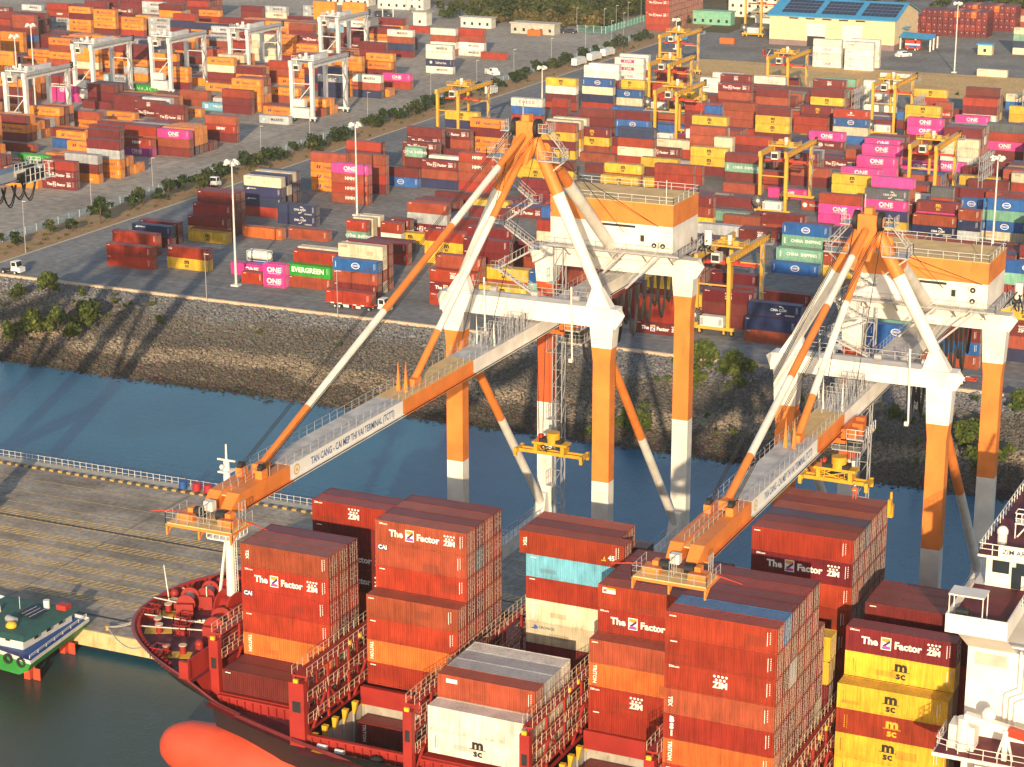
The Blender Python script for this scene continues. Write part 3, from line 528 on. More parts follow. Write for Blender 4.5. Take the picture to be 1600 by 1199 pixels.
# ---- the ship's deck cargo: bay, left end, row number (0 = open-water side), base height, faces from the top, how many show
ROW0,RP=197.7,2.506
SHIPC=[]
def stack(bay,name,x,row,base,faces,n,vis,l=40,rk=None,mix='m'):
    SHIPC.append((bay,name,x,row,base,faces.split(','),n,vis,l,rk,mix))
MX='m,m,r,m,m,m,m,r,m,b'
stack('bow bay','forward stack',-132.7,3,17.7,'m',1,1,rk='outer row'); stack('bow bay','forward stack',-132.7,4,17.7,'m',1,1,rk='second row')
stack('bow bay','tall stack',-132.7,5,17.7,'b:tex,r:Z,r:cai,r,a:tri,r',6,5,rk='outermost row'); stack('bow bay','tall stack',-132.7,6,17.7,'b,b,r,m,t,m',6,5,rk='middle row'); stack('bow bay','tall stack',-132.7,7,17.7,MX,6,5,rk='inner row')
stack('bow bay','quayside stack',-132.7,12,17.7,'r:zim,m,m:Z,m:Z',6,4,rk='outer row'); stack('bow bay','quayside stack',-132.7,13,17.7,'m',6,1,rk='inner row')
stack('second bay','lower stack',-116.8,6,18.6,'b,r,a:tri,r',4,4,rk='single row')
stack('second bay','tall stack',-116.8,7,18.6,'b:Z,b:cai,r,m,r,m,m',7,7,rk='outermost row'); stack('second bay','tall stack',-116.8,8,18.6,'m,k,r,m,r,m,m',7,6,rk='second row'); stack('second bay','tall stack',-116.8,9,18.6,'b,b,r,b,m,m,m',7,6,rk='third row'); stack('second bay','tall stack',-116.8,10,18.6,'m,r,m,b,m,m,m',7,6,rk='fourth row')
stack('third bay','low white stack',-102.3,1,17.95,'w,w:msc',2,2,rk='outermost row'); stack('third bay','low white stack',-102.3,2,17.95,'b:lab,c,c',3,1,rk='second row')
for i,(k,c) in enumerate(((3,'s'),(4,'s'),(5,'w'))): stack('third bay','low white stack',-102.3,k,17.95,c+',w,w',3,3,rk=('third row','fourth row','fifth row')[i])
stack('third bay','back stack',-102.3,11,33.5,'r:45',1,1,45,rk='front row'); stack('third bay','back stack',-101.4,11,19.0,'l,r,c:tri,c:cron,m',5,4,rk='front row')
stack('third bay','back stack',-102.3,12,19.0,'m,m,m',6,2,rk='middle row'); stack('third bay','back stack',-102.3,13,19.0,'b,m,m',6,2,rk='back row'); stack('third bay','back stack',-100.8,14,19.0,'k,m',5,1,rk='shade-darkened last row')  # dark grey of the last row is shade put into its colour
stack('fourth bay','lower stack',-87.8,6,18.0,'b,a:tri,r:zim,r',4,4,rk='single row')
stack('fourth bay','tall stack',-87.8,7,18.0,'r:M,r:Z',6,2,rk='outermost row')
for i,k in enumerate((8,9,10,11)): stack('fourth bay','tall stack',-87.8,k,18.0,'m',6,1,rk=('second row','third row','fourth row','fifth row')[i])
RK=('outermost row','second row','third row','fourth row','fifth row','innermost row')
for k,f in enumerate(('r,r,r:zim,b:tex,r:wl,a:tri,r,m','u,b,m,r,m,b,m,r','m,m,s,b,m,m,r,m','m,r,m,m,b,m,m,m','r,m,r,m,m,r,m,m','m,r,m,m,r,m,m,m')): stack('fifth bay','seaward stack',-73.0,k,18.0,f,8,8 if k==0 else 7,rk=RK[k])
stack('fifth bay','middle stack',-73.0,6,18.0,'b,r,m,c,c,c',6,5,rk='outer row'); stack('fifth bay','middle stack',-73.0,8,18.0,'y,y',5,1,rk='inner row')
for k,f in enumerate(('r,m:Z,r,r:zim,r,r,r,r','m,m,r,m,m','n,r,m,m,m','b,m,m,r,m','m,m,m,m,m','b,r,m,m,m')): stack('fifth bay','quayside stack',-73.6,12+k,17.3,f,8,5,rk=RK[k])
stack('bridge bay','lower stack',-58.4,6,18.0,'y:msc,r:msc,y:msc,y:msc',4,4,rk='single row')
stack('bridge bay','tall stack',-58.4,7,18.0,'m:Z,y:msc,m',6,2,rk='outermost row')
for i,k in enumerate((10,11,12)): stack('bridge bay','back stack',-58.4,k,18.0,'m',6,1,rk=RK[i])
TN=['top','second down','third down','fourth down','fifth down','sixth down','seventh down','eighth down']
nsh=0
for bay,name,x,row,base,faces,n,vis,l,rk,mix in SHIPC:
    y=ROW0+RP*row
    for i in range(n):
        z=base+TIER*(n-1-i); f=faces[i] if i<len(faces) else random.Random(row*9+i).choice('mmmrmb')
        if i<vis:
            put_container(x,y,z,l,f,'@, %s, %s of %s %s'%(TN[i],rk,bay,name) if n>1 or l==45 else '@, %s of %s %s'%(rk,bay,name),'containers stacked on the ship deck',''if l==45 else 'plain'); nsh+=1
        else: put_container(x,y,z,l,f,None,None)
# ---- the yard: x, y, tier, length, colour:mark, 1 = shows
YARD=[tuple(r.split()) for r in """-107.0 445.6 2 40 m 1
-107.0 445.6 1 40 B 1
-107.0 445.6 0 40 b 1
-120.9 452.3 1 40 B:cos 1
-120.9 452.3 0 40 B:cos 1
-121.5 456.9 1 40 t 1
-121.5 456.9 0 40 m 0
-147.7 446.8 1 40 n 1
-147.7 446.8 0 40 b 1
-147.8 449.3 2 40 n:cma 1
-147.8 449.3 1 40 b 0
-147.8 449.3 0 40 b 0
-173.0 443.9 2 40 r 1
-173.0 443.9 1 40 r 1
-173.0 443.9 0 40 m:Z 1
-163.9 460.9 1 40 y:msc 1
-163.9 460.9 0 40 r 1
-155.5 482.3 0 40 m 1
-161.2 456.3 2 40 m:zim 1
-161.2 456.3 1 40 m 0
-161.2 456.3 0 40 m 0
-214.5 449.0 1 40 y:msc 1
-214.5 449.0 0 40 r 1
-169.8 483.2 0 40 m 1
-173.7 451.8 3 40 y 1
-173.7 451.8 2 40 m 1
-173.7 451.8 1 40 r 0
-173.7 451.8 0 40 m 0
-279.0 447.3 0 20 r 1
-173.2 495.8 0 40 m 1
-204.4 455.4 2 20 B 1
-204.4 455.4 1 20 t 1
-204.4 455.4 0 20 t 1
-226.9 447.6 2 40 r:zim 1
-226.9 447.6 1 40 m:Z 1
-226.9 447.6 0 40 r:zim 1
-216.8 455.1 2 40 y:msc 1
-216.8 455.1 1 40 b 1
-216.8 455.1 0 40 b 0
-272.1 446.4 1 20 p:one 1
-272.1 446.4 0 20 p:one 1
-266.8 448.9 1 40 g:ev 1
-266.8 448.9 0 40 b 1
-286.5 454.5 0 40 p:one 1
-162.8 512.6 0 40 B:cos 1
-104.8 512.9 2 40 B:cos 1
-104.8 512.9 1 40 t 1
-104.8 512.9 0 40 r 0
-253.2 447.8 2 40 B:cos 1
-253.2 447.8 1 40 b 1
-253.2 447.8 0 40 m 1
-226.8 450.7 3 40 b 1
-226.8 450.7 2 40 b 0
-226.8 450.7 1 40 b 0
-226.8 450.7 0 40 b 0
-230.0 491.5 0 40 b 1
-266.5 451.6 2 40 r 1
-266.5 451.6 1 40 r 0
-266.5 451.6 0 40 m 0
-162.8 516.1 1 40 t:cs 1
-162.8 516.1 0 40 t 1
-267.4 455.5 2 40 c 1
-267.4 455.5 1 40 b 0
-267.4 455.5 0 40 m 0
-304.8 453.4 1 40 r:cai 1
-304.8 453.4 0 40 y:msc 1
-320.3 449.2 1 45 r 1
-320.3 449.2 0 45 r 1
-253.8 451.7 3 40 c:oocl 1
-253.8 451.7 2 40 c 1
-253.8 451.7 1 40 r 1
-253.8 451.7 0 40 c 0
-149.9 514.3 2 40 m 1
-149.9 514.3 1 40 b 1
-149.9 514.3 0 40 y 1
-233.0 505.3 0 40 m 1
-228.2 495.4 1 40 m 1
-228.2 495.4 0 40 r 0
-254.2 455.7 3 40 m 1
-254.2 455.7 2 40 b 0
-254.2 455.7 1 40 b 0
-254.2 455.7 0 40 r 0
-262.0 480.7 1 40 m 1
-262.0 480.7 0 40 r 1
-223.0 458.0 4 40 m 1
-223.0 458.0 3 40 m 1
-223.0 458.0 2 40 m 0
-223.0 458.0 1 40 b 0
-223.0 458.0 0 40 m 0
-268.0 494.5 0 40 m 1
-267.0 504.0 0 40 y:msc 1
-327.9 462.8 1 45 r 1
-327.9 462.8 0 45 r 1
-317.1 482.3 0 40 y:msc 1
-247.6 486.0 2 40 r 1
-247.6 486.0 1 40 y:msc 1
-247.6 486.0 0 40 y 1
-183.1 546.3 0 40 m:zim 1
-318.1 485.0 0 40 r 1
-294.1 496.2 0 40 b 1
-183.2 548.8 0 40 m:zim 1
-306.5 492.9 0 40 a 1
-233.7 482.2 3 40 m 1
-233.7 482.2 2 40 m 0
-233.7 482.2 1 40 m 0
-233.7 482.2 0 40 b 0
-245.9 506.7 1 40 r 1
-245.9 506.7 0 40 r 0
-162.3 518.9 3 40 B:cos 1
-162.3 518.9 2 40 t:cs 1
-162.3 518.9 1 40 m 1
-162.3 518.9 0 40 m 1
-195.6 547.9 0 40 s 1
-328.1 472.2 1 40 n:cro 1
-328.1 472.2 0 40 m 1
-268.6 501.5 1 20 r 1
-268.6 501.5 0 20 w 1
-278.1 499.7 1 20 r 1
-278.1 499.7 0 20 t:cs 1
-329.1 477.2 1 40 m 1
-329.1 477.2 0 40 m 1
-268.6 506.7 1 20 m 1
-268.6 506.7 0 20 w 1
-248.1 501.7 2 40 m 1
-248.1 501.7 1 40 m 0
-248.1 501.7 0 40 m 0
-278.2 503.7 1 20 c 1
-278.2 503.7 0 20 c 1
-320.4 487.5 1 40 m 1
-320.4 487.5 0 40 y 1
-277.9 507.1 1 20 c 1
-277.9 507.1 0 20 m 1
-193.0 561.9 0 40 b 1
-141.8 571.1 1 40 b 1
-141.8 571.1 0 40 n:cma 1
-179.7 555.3 1 40 m 1
-179.7 555.3 0 40 b 1
-128.8 568.3 2 20 b 1
-128.8 568.3 1 20 n 1
-128.8 568.3 0 20 s 1
-262.0 542.0 0 40 m 1
-320.4 490.2 2 40 m 1
-320.4 490.2 1 40 m 1
-320.4 490.2 0 40 m 0
-306.5 511.6 1 40 n:cma 1
-306.5 511.6 0 40 n:cma 1
-268.1 515.9 2 40 b 1
-268.1 515.9 1 40 s 1
-268.1 515.9 0 40 m:Z 1
-142.1 575.3 2 40 m:msc 1
-142.1 575.3 1 40 p 1
-142.1 575.3 0 40 r 0
-179.3 590.3 0 20 r:ts 1
-280.9 545.6 0 40 m 1
-266.5 552.2 0 40 y:msc 1
-122.8 571.0 3 40 B:cos 1
-122.8 571.0 2 40 t 1
-122.8 571.0 1 40 B:cos 1
-122.8 571.0 0 40 c:oocl 1
-131.8 583.4 2 20 B:cos 1
-131.8 583.4 1 20 B 0
-131.8 583.4 0 20 m 0
-280.2 548.5 0 40 m 1
-204.5 585.0 0 40 m 1
-198.9 587.6 0 20 m 1
-206.0 555.4 2 40 m:zim 1
-206.0 555.4 1 40 b 1
-206.0 555.4 0 40 y 1
-169.3 574.0 2 40 r 1
-169.3 574.0 1 40 p:one 1
-169.3 574.0 0 40 p 1
-280.5 557.5 0 40 m 1
-320.7 493.1 3 40 m 1
-320.7 493.1 2 40 m 1
-320.7 493.1 1 40 m 0
-320.7 493.1 0 40 m 0
-320.9 495.9 3 40 m 1
-320.9 495.9 2 40 m 1
-320.9 495.9 1 40 m 0
-320.9 495.9 0 40 r 0
-155.8 572.0 3 40 k:cma 1
-155.8 572.0 2 40 p:one 1
-155.8 572.0 1 40 n 1
-155.8 572.0 0 40 y 1
-193.7 603.7 0 40 p:one 1
-145.4 626.8 0 40 m 1
-139.6 581.0 3 20 k 1
-139.6 581.0 2 20 r 0
-139.6 581.0 1 20 r 0
-139.6 581.0 0 20 r 0
-208.4 605.5 0 40 b 1
-143.0 641.2 0 40 m 1
-260.0 573.0 1 40 m 1
-260.0 573.0 0 40 m 1
-232.9 602.9 0 40 y:msc 1
-158.7 589.3 3 40 p 1
-158.7 589.3 2 40 b 0
-158.7 589.3 1 40 r 0
-158.7 589.3 0 40 m 0
-320.5 516.9 3 40 c:oocl 1
-320.5 516.9 2 40 n:cro 1
-320.5 516.9 1 40 n:cro 1
-320.5 516.9 0 40 r 1
-246.3 601.7 0 40 y:msc 1
-174.3 603.4 2 40 y:msc 1
-174.3 603.4 1 40 y 1
-174.3 603.4 0 40 m 0
-130.1 641.3 1 40 c:oocl 1
-130.1 641.3 0 40 r 1
-321.0 521.3 3 40 n 1
-321.0 521.3 2 40 c 1
-321.0 521.3 1 40 n 1
-321.0 521.3 0 40 m 1
-198.6 613.8 1 20 r 1
-198.6 613.8 0 20 r 1
-321.5 524.9 3 40 c 1
-321.5 524.9 2 40 n 1
-321.5 524.9 1 40 m 1
-321.5 524.9 0 40 m 1
-321.4 527.3 3 40 n 1
-321.4 527.3 2 40 n 1
-321.4 527.3 1 40 n 1
-321.4 527.3 0 40 n 1
-174.9 614.6 2 40 p:one 1
-174.9 614.6 1 40 p 0
-174.9 614.6 0 40 p 0
-305.7 572.6 1 40 m 1
-305.7 572.6 0 40 B:cos 1
-193.3 624.1 1 40 b 1
-193.3 624.1 0 40 m 1
-149.4 661.2 0 40 m 1
-229.4 611.6 1 40 r 1
-229.4 611.6 0 40 r 1
-226.9 596.7 2 40 r 1
-226.9 596.7 1 40 r 1
-226.9 596.7 0 40 r 0
-257.8 616.7 0 20 m 1
-307.3 543.8 3 40 p:one 1
-307.3 543.8 2 40 b:hmm 1
-307.3 543.8 1 40 r:hmm 1
-307.3 543.8 0 40 b:hmm 1
-246.7 605.8 1 40 y:msc 1
-246.7 605.8 0 40 r 0
-169.3 662.5 0 40 p:one 1
-161.8 666.0 0 40 p:one 1
-267.6 602.3 1 40 m 1
-267.6 602.3 0 40 y 1
-397.0 525.8 2 40 r 1
-397.0 525.8 1 40 m:Z 1
-397.0 525.8 0 40 m:Z 1
-293.3 574.1 2 40 m:Z 1
-293.3 574.1 1 40 b 1
-293.3 574.1 0 40 n 1
-193.5 655.7 0 40 m:Z 1
-267.9 588.0 2 40 y 1
-267.9 588.0 1 40 y:msc 1
-267.9 588.0 0 40 y 0
-240.1 619.4 1 40 y 1
-240.1 619.4 0 40 m 1
-280.9 602.5 1 40 y 1
-280.9 602.5 0 40 y:msc 1
-407.1 544.7 1 40 m 1
-407.1 544.7 0 40 m 1
-171.5 618.9 3 40 p:one 1
-171.5 618.9 2 40 p 1
-171.5 618.9 1 40 m 0
-171.5 618.9 0 40 b 0
-294.3 581.0 2 40 w 1
-294.3 581.0 1 40 r 0
-294.3 581.0 0 40 m 0
-310.0 559.5 3 40 b 1
-310.0 559.5 2 40 b 1
-310.0 559.5 1 40 r 1
-310.0 559.5 0 40 m 1
-429.5 557.2 0 40 g:ua 1
-213.6 622.2 2 40 m 1
-213.6 622.2 1 40 t:cs 1
-213.6 622.2 0 40 m 1
-397.2 538.0 2 40 s 1
-397.2 538.0 1 40 m 1
-397.2 538.0 0 40 o 1
-281.1 574.7 3 40 r:hmm 1
-281.1 574.7 2 40 b:hmm 1
-281.1 574.7 1 40 b 1
-281.1 574.7 0 40 r 1
-266.8 634.0 0 40 b 1
-321.6 556.7 3 40 b 1
-321.6 556.7 2 40 o:hl 1
-321.6 556.7 1 40 o:hl 1
-321.6 556.7 0 40 o:hl 1
-300.0 591.1 2 40 m 1
-300.0 591.1 1 40 r 0
-300.0 591.1 0 40 b 0
-299.6 575.6 3 20 t:cs 1
-299.6 575.6 2 20 m 1
-299.6 575.6 1 20 m 0
-299.6 575.6 0 20 r 0
-246.0 636.9 1 40 m:Z 1
-246.0 636.9 0 40 m 0
-226.9 627.8 2 40 y:msc 1
-226.9 627.8 1 40 y:msc 1
-226.9 627.8 0 40 m 1
-175.5 638.9 3 40 p:one 1
-175.5 638.9 2 40 p 1
-175.5 638.9 1 40 r 0
-175.5 638.9 0 40 r 0
-446.5 572.0 0 40 b 1
-305.2 584.8 3 40 m:Z 1
-305.2 584.8 2 40 r 0
-305.2 584.8 1 40 b 0
-305.2 584.8 0 40 m 0
-321.4 578.5 3 40 r 1
-321.4 578.5 2 40 m 1
-321.4 578.5 1 40 m 0
-321.4 578.5 0 40 b 0
-247.7 651.9 1 40 c:oocl 1
-247.7 651.9 0 40 r 1
-395.8 547.6 3 40 m 1
-395.8 547.6 2 40 s 1
-395.8 547.6 1 40 o:hl 1
-395.8 547.6 0 40 o:hl 1
-435.7 583.9 0 20 B 1
-220.5 631.3 3 20 c 1
-220.5 631.3 2 20 c 0
-220.5 631.3 1 20 m 0
-220.5 631.3 0 20 b 0
-407.3 582.2 1 40 r:hmm 1
-407.3 582.2 0 40 v:one 1
-221.2 652.7 2 40 r 1
-221.2 652.7 1 40 m 1
-221.2 652.7 0 40 b 0
-206.9 687.0 1 40 p:one 1
-206.9 687.0 0 40 m:ts 1
-444.4 598.0 0 40 o:hl 1
-395.8 586.6 2 40 p:one 1
-395.8 586.6 1 40 b 1
-395.8 586.6 0 40 m 1
-305.9 609.0 3 40 m:Z 1
-305.9 609.0 2 40 b 1
-305.9 609.0 1 40 b 0
-305.9 609.0 0 40 b 0
-406.3 563.1 3 40 m 1
-406.3 563.1 2 40 m 0
-406.3 563.1 1 40 b 0
-406.3 563.1 0 40 b 0
-253.8 634.1 3 40 n 1
-253.8 634.1 2 40 r 1
-253.8 634.1 1 40 c:oocl 1
-253.8 634.1 0 40 r 1
-303.8 632.3 2 40 m 1
-303.8 632.3 1 40 o:hl 1
-303.8 632.3 0 40 o:hl 1
-273.7 646.1 2 40 m:msc 1
-273.7 646.1 1 40 y:msc 1
-273.7 646.1 0 40 b 1
-261.1 652.4 2 40 n 1
-261.1 652.4 1 40 b 0
-261.1 652.4 0 40 n 0
-308.3 593.8 4 40 m 1
-308.3 593.8 3 40 m:Z 1
-308.3 593.8 2 40 b 0
-308.3 593.8 1 40 b 0
-308.3 593.8 0 40 m 0
-234.6 648.1 3 40 b 1
-234.6 648.1 2 40 b 1
-234.6 648.1 1 40 b 0
-234.6 648.1 0 40 r 0
-410.6 569.8 3 40 m 1
-410.6 569.8 2 40 m 0
-410.6 569.8 1 40 m 0
-410.6 569.8 0 40 m 0
-265.3 694.4 0 40 B 1
-149.5 693.0 3 40 k 1
-149.5 693.0 2 40 r 1
-149.5 693.0 1 40 p:one 1
-149.5 693.0 0 40 m 1
-280.8 634.8 3 40 b 1
-280.8 634.8 2 40 y:msc 1
-280.8 634.8 1 40 m 1
-280.8 634.8 0 40 y 1
-281.4 640.6 3 40 c 1
-281.4 640.6 2 40 b 1
-281.4 640.6 1 40 y 1
-281.4 640.6 0 40 c 0
-297.4 616.6 4 40 o:hl 1
-297.4 616.6 3 40 m 1
-297.4 616.6 2 40 o:hl 1
-297.4 616.6 1 40 o:hl 1
-297.4 616.6 0 40 b 0
-180.0 710.4 2 40 p:one 1
-180.0 710.4 1 40 p:one 1
-180.0 710.4 0 40 m 1
-288.2 661.7 2 40 c 1
-288.2 661.7 1 40 y 1
-288.2 661.7 0 40 c 1
-220.6 713.7 1 40 r 1
-220.6 713.7 0 40 r 1
-240.8 666.9 3 40 y:msc 1
-240.8 666.9 2 40 r 0
-240.8 666.9 1 40 y 0
-240.8 666.9 0 40 m 0
-174.7 756.8 0 40 p:one 1
-396.5 616.2 2 40 b 1
-396.5 616.2 1 40 r:hmm 1
-396.5 616.2 0 40 m 1
-398.4 654.3 0 40 s:mk 1
-266.2 699.4 1 40 b 1
-266.2 699.4 0 40 B 1
-452.4 639.0 0 40 o:hl 1
-319.1 642.3 3 40 y:msc 1
-319.1 642.3 2 40 n 1
-319.1 642.3 1 40 y 0
-319.1 642.3 0 40 m 0
-267.4 666.0 3 40 m 1
-267.4 666.0 2 40 B:cos 1
-267.4 666.0 1 40 B 1
-267.4 666.0 0 40 B 0
-454.0 619.9 1 40 b 1
-454.0 619.9 0 40 o:hl 1
-202.5 699.6 3 40 r:hap 1
-202.5 699.6 2 40 B:cos 1
-202.5 699.6 1 40 c 1
-202.5 699.6 0 40 B 1
-280.1 665.3 3 40 m 1
-280.1 665.3 2 40 m 1
-280.1 665.3 1 40 m 0
-280.1 665.3 0 40 m 0
-227.8 693.7 3 40 m 1
-227.8 693.7 2 40 y:msc 1
-227.8 693.7 1 40 y:msc 1
-227.8 693.7 0 40 m 1
-157.8 766.5 1 40 y 1
-157.8 766.5 0 40 y 1
-407.4 672.0 0 40 o:hl 1
-244.2 688.3 3 20 B 1
-244.2 688.3 2 20 r 0
-244.2 688.3 1 20 r 0
-244.2 688.3 0 20 B 0
-220.0 719.4 2 40 m:msc 1
-220.0 719.4 1 40 m 0
-220.0 719.4 0 40 b 0
-182.8 717.7 3 40 y:msc 1
-182.8 717.7 2 40 y:msc 1
-182.8 717.7 1 40 r 0
-182.8 717.7 0 40 y 0
-434.7 643.7 1 40 m 1
-434.7 643.7 0 40 m:Z 1
-495.3 636.0 0 40 o:hl 1
-183.8 764.3 1 20 b 1
-183.8 764.3 0 20 r:ts 1
-432.4 670.5 0 40 l:mk 1
-247.3 715.5 2 40 b 1
-247.3 715.5 1 40 b 1
-247.3 715.5 0 40 b 1
-474.5 655.5 0 40 m 1
-447.4 649.1 1 40 m:zim 1
-447.4 649.1 0 40 m:Z 1
-296.8 680.2 3 20 r 1
-296.8 680.2 2 20 m 1
-296.8 680.2 1 20 m 0
-296.8 680.2 0 20 b 0
-318.4 693.5 2 40 w:cosco 1
-318.4 693.5 1 40 B 1
-318.4 693.5 0 40 r 0
-257.1 727.2 2 40 m 1
-257.1 727.2 1 40 m 0
-257.1 727.2 0 40 b 0
-254.6 732.6 2 40 B 1
-254.6 732.6 1 40 m 0
-254.6 732.6 0 40 b 0
-165.1 794.4 1 40 c:oocl 1
-165.1 794.4 0 40 B 1
-445.6 676.2 1 40 b 1
-445.6 676.2 0 40 b 1
-300.5 744.2 1 40 B:cos 1
-300.5 744.2 0 40 c 1
-194.1 773.5 2 40 y:msc 1
-194.1 773.5 1 40 r 1
-194.1 773.5 0 40 r 0
-506.3 651.4 1 40 m 1
-506.3 651.4 0 40 m 1
-422.1 668.0 2 40 r 1
-422.1 668.0 1 40 m 1
-422.1 668.0 0 40 m 1
-222.8 739.9 3 40 m 1
-222.8 739.9 2 40 y:msc 1
-222.8 739.9 1 40 m 0
-222.8 739.9 0 40 m 0
-240.8 732.5 3 40 m 1
-240.8 732.5 2 40 b 1
-240.8 732.5 1 40 m 0
-240.8 732.5 0 40 m 0
-418.6 696.1 1 40 o:hl 1
-418.6 696.1 0 40 b 1
-495.8 665.4 1 40 p:one 1
-495.8 665.4 0 40 p 1
-481.2 696.4 0 40 g:ua 1
-294.8 763.7 1 40 r 1
-294.8 763.7 0 40 r 1
-456.6 710.9 0 40 o:hl 1
-250.7 720.4 4 40 m:Z 1
-250.7 720.4 3 40 b 1
-250.7 720.4 2 40 m 0
-250.7 720.4 1 40 r 0
-250.7 720.4 0 40 r 0
-211.1 766.8 3 40 w:one 1
-211.1 766.8 2 40 w 1
-211.1 766.8 1 40 w:one 1
-211.1 766.8 0 40 w 1
-301.8 750.0 2 40 y:msc 1
-301.8 750.0 1 40 y 0
-301.8 750.0 0 40 m 0
-228.6 761.9 3 40 m:zim 1
-228.6 761.9 2 40 r 0
-228.6 761.9 1 40 m 0
-228.6 761.9 0 40 b 0
-306.2 729.3 3 40 B:cos 1
-306.2 729.3 2 40 c 1
-306.2 729.3 1 40 n 1
-306.2 729.3 0 40 r 1
-318.9 725.0 3 40 y:msc 1
-318.9 725.0 2 40 w 1
-318.9 725.0 1 40 m 1
-318.9 725.0 0 40 r 1
-280.8 786.0 1 40 w 1
-280.8 786.0 0 40 w 1
-438.5 735.5 0 40 o:hl 1
-263.3 817.5 0 40 m 1
-250.9 760.9 3 40 w 1
-250.9 760.9 2 40 m 0
-250.9 760.9 1 40 m 0
-250.9 760.9 0 40 w 0
-263.6 759.8 3 40 m:zim 1
-263.6 759.8 2 40 m 0
-263.6 759.8 1 40 m 0
-263.6 759.8 0 40 m 0
-506.4 714.4 0 40 s:mk 1
-397.0 720.6 2 40 w:mk 1
-397.0 720.6 1 40 b 1
-397.0 720.6 0 40 n 1
-226.4 846.1 0 40 w:one 1
-397.4 745.7 1 40 p:one 1
-397.4 745.7 0 40 r 1
-281.0 800.7 1 40 w 1
-281.0 800.7 0 40 m 0
-517.6 717.1 0 40 o:hl 1
-193.8 873.2 0 40 c:oocl 1
-409.2 715.5 3 40 n 1
-409.2 715.5 2 40 s:cosco 1
-409.2 715.5 1 40 n 1
-409.2 715.5 0 40 n 1
-474.5 708.2 2 40 o:hl 1
-474.5 708.2 1 40 o:hl 1
-474.5 708.2 0 40 m 1
-318.6 760.4 3 40 w 1
-318.6 760.4 2 40 w 1
-318.6 760.4 1 40 m 0
-318.6 760.4 0 40 m 0
-310.9 746.8 4 40 w 1
-310.9 746.8 3 40 w 1
-310.9 746.8 2 40 m 0
-310.9 746.8 1 40 r 0
-310.9 746.8 0 40 m 0
-409.7 753.4 2 40 o:hl 1
-409.7 753.4 1 40 m 1
-409.7 753.4 0 40 b 0
-517.3 728.7 1 40 o:hl 1
-517.3 728.7 0 40 m 1
-444.9 738.9 2 40 r 1
-444.9 738.9 1 40 b 1
-444.9 738.9 0 40 r 1
-316.1 785.4 3 40 w:kl 1
-316.1 785.4 2 40 w:kl 1
-316.1 785.4 1 40 w:one 1
-316.1 785.4 0 40 b 0
-566.3 742.3 0 40 o:hl 1
-495.3 753.4 1 40 m 1
-495.3 753.4 0 40 s:mk 1
-417.8 744.0 3 40 o:hl 1
-417.8 744.0 2 40 o 1
-417.8 744.0 1 40 r 0
-417.8 744.0 0 40 b 0
-317.9 795.1 3 40 w 1
-317.9 795.1 2 40 w 1
-317.9 795.1 1 40 r 0
-317.9 795.1 0 40 w 0
-410.1 755.7 3 40 o:hl 1
-410.1 755.7 2 40 b 0
-410.1 755.7 1 40 b 0
-410.1 755.7 0 40 m 0
-397.9 835.6 0 40 r 1
-563.9 717.0 2 40 o:hl 1
-563.9 717.0 1 40 o 1
-563.9 717.0 0 40 o 1
-400.3 788.7 3 40 w:mk 1
-400.3 788.7 2 40 w 1
-400.3 788.7 1 40 n:saf 1
-400.3 788.7 0 40 w:mk 1
-247.6 868.3 3 40 w:oocl 1
-247.6 868.3 2 40 w:oocl 1
-247.6 868.3 1 40 w:oocl 1
-247.6 868.3 0 40 w:oocl 1
-429.1 785.1 3 40 m 1
-429.1 785.1 2 40 m 1
-429.1 785.1 1 40 m 0
-429.1 785.1 0 40 b 0
-262.1 871.4 3 40 w 1
-262.1 871.4 2 40 w:one 1
-262.1 871.4 1 40 w 1
-262.1 871.4 0 40 w:one 1
-247.7 877.6 3 40 w 1
-247.7 877.6 2 40 w 1
-247.7 877.6 1 40 w 1
-247.7 877.6 0 40 w 1
-552.7 742.2 3 40 o:hl 1
-552.7 742.2 2 40 b 1
-552.7 742.2 1 40 o:hl 1
-552.7 742.2 0 40 b 1
-468.6 841.0 1 40 m 1
-468.6 841.0 0 40 m:Z 1
-523.9 819.1 1 40 s:mk 1
-523.9 819.1 0 40 b 1
-482.6 788.5 3 40 c 1
-482.6 788.5 2 40 c 1
-482.6 788.5 1 40 c 1
-482.6 788.5 0 40 c 1
-598.2 769.1 2 40 o 1
-598.2 769.1 1 40 o 1
-598.2 769.1 0 40 o 1
-437.2 825.1 3 40 w:mk 1
-437.2 825.1 2 40 b 1
-437.2 825.1 1 40 n 1
-437.2 825.1 0 40 m 1
-411.0 840.9 3 40 r 1
-411.0 840.9 2 40 b 1
-411.0 840.9 1 40 w:mk 1
-411.0 840.9 0 40 w:mk 1
-422.8 837.6 3 40 w 1
-422.8 837.6 2 40 b 1
-422.8 837.6 1 40 w 1
-422.8 837.6 0 40 r 0
-194.5 943.5 3 40 c:oocl 1
-194.5 943.5 2 40 t 1
-194.5 943.5 1 40 n 1
-194.5 943.5 0 40 c 1
-524.8 823.6 2 40 s:mk 1
-524.8 823.6 1 40 m 0
-524.8 823.6 0 40 m 0
-486.6 867.1 1 40 l:mk 1
-486.6 867.1 0 40 m 1
-467.9 902.5 0 40 r 1
-509.3 900.0 0 40 s:mk 1
-469.9 845.8 3 40 w:mk 1
-469.9 845.8 2 40 m 1
-469.9 845.8 1 40 m 0
-469.9 845.8 0 40 m 0
-580.7 835.5 2 40 o:hl 1
-580.7 835.5 1 40 o:hl 1
-580.7 835.5 0 40 r 1
-569.5 840.7 2 40 s:mk 1
-569.5 840.7 1 40 s:mk 1
-569.5 840.7 0 40 s:mk 1
-600.9 781.6 4 40 b 1
-600.9 781.6 3 40 b 1
-600.9 781.6 2 40 m 1
-600.9 781.6 1 40 B 1
-600.9 781.6 0 40 m 1
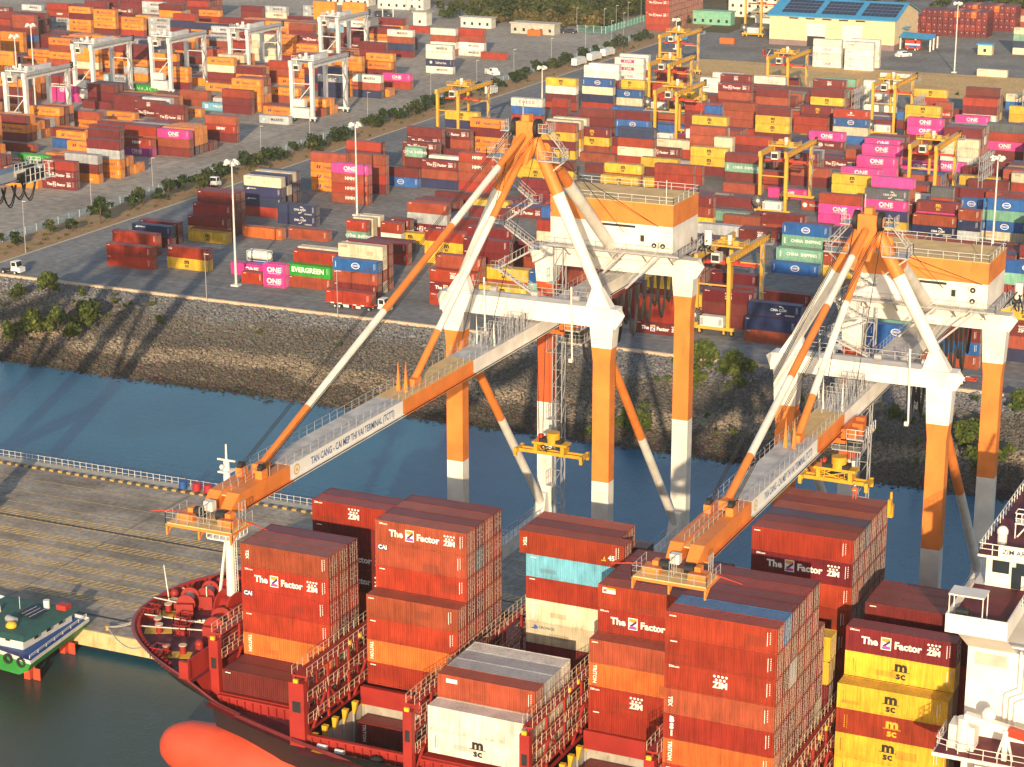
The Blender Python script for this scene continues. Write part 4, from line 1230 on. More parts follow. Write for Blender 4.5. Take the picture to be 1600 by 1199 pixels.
-625.5 841.6 2 40 r:hmm 1
-625.5 841.6 1 40 s:mk 1
-625.5 841.6 0 40 s:mk 1
-576.9 895.0 1 40 o:hl 1
-576.9 895.0 0 40 r 1
-215.4 1037.1 2 40 b 1
-215.4 1037.1 1 40 c 1
-215.4 1037.1 0 40 b 1
-595.7 835.1 3 40 o:hl 1
-595.7 835.1 2 40 o:hl 1
-595.7 835.1 1 40 o:hl 1
-595.7 835.1 0 40 m 1
-611.9 838.5 3 40 o:hl 1
-611.9 838.5 2 40 m 1
-611.9 838.5 1 40 o:hl 1
-611.9 838.5 0 40 o:hl 1
-556.6 922.9 1 40 s:mk 1
-556.6 922.9 0 40 c:mk 1
-567.9 918.8 1 40 m 1
-567.9 918.8 0 40 m 1
-541.3 933.6 1 40 s:mk 1
-541.3 933.6 0 40 s:mk 1
-685.2 899.6 0 40 s:mk 1
-517.0 929.7 2 40 o 1
-517.0 929.7 1 40 o 1
-517.0 929.7 0 40 o 1
-532.4 928.0 2 40 o 1
-532.4 928.0 1 40 o 1
-532.4 928.0 0 40 o 1""".strip().split('\n')]
rows=[(float(a),float(b_),int(t),int(l),c,int(v)) for a,b_,t,l,c,v in YARD]
vis=[r for r in rows if r[5]]
near=sorted(vis,key=lambda r:math.hypot(r[0],r[1]))[:max(0,296-nsh)]; nearset=set(id(r) for r in near)
BANDS=[(440,452,'front row'),(452,470,'next row'),(470,525,'second block'),(525,2000,'third block')]
def band(y): return [b_ for b_ in BANDS if b_[0]<=y<b_[1]][0][2]
def imx(r):
    a=math.radians(24.6338); fx=-math.sin(a)*r[0]+math.cos(a)*r[1]; return (math.cos(a)*r[0]+math.sin(a)*r[1])/fx
stk={}
for r in near: stk.setdefault((r[0],r[1]),[]).append(r)
bl={}
for k in stk: bl.setdefault(band(k[1]),[]).append(k)
for nm,ks in bl.items():
    ks.sort()
    for i,k in enumerate(ks):
        rs=sorted(stk[k],key=lambda r:-r[2])
        for j,r in enumerate(rs):
            put_container(r[0],r[1],r[2]*TIER,r[3],r[4],'@, %s of %s stack from roadside trees, %s'%(TN[j],ordn(i+1),nm),'containers stacked in the yard')
for r in rows:
    if id(r) not in nearset: put_container(r[0],r[1],r[2]*TIER,r[3],r[4],None,None)
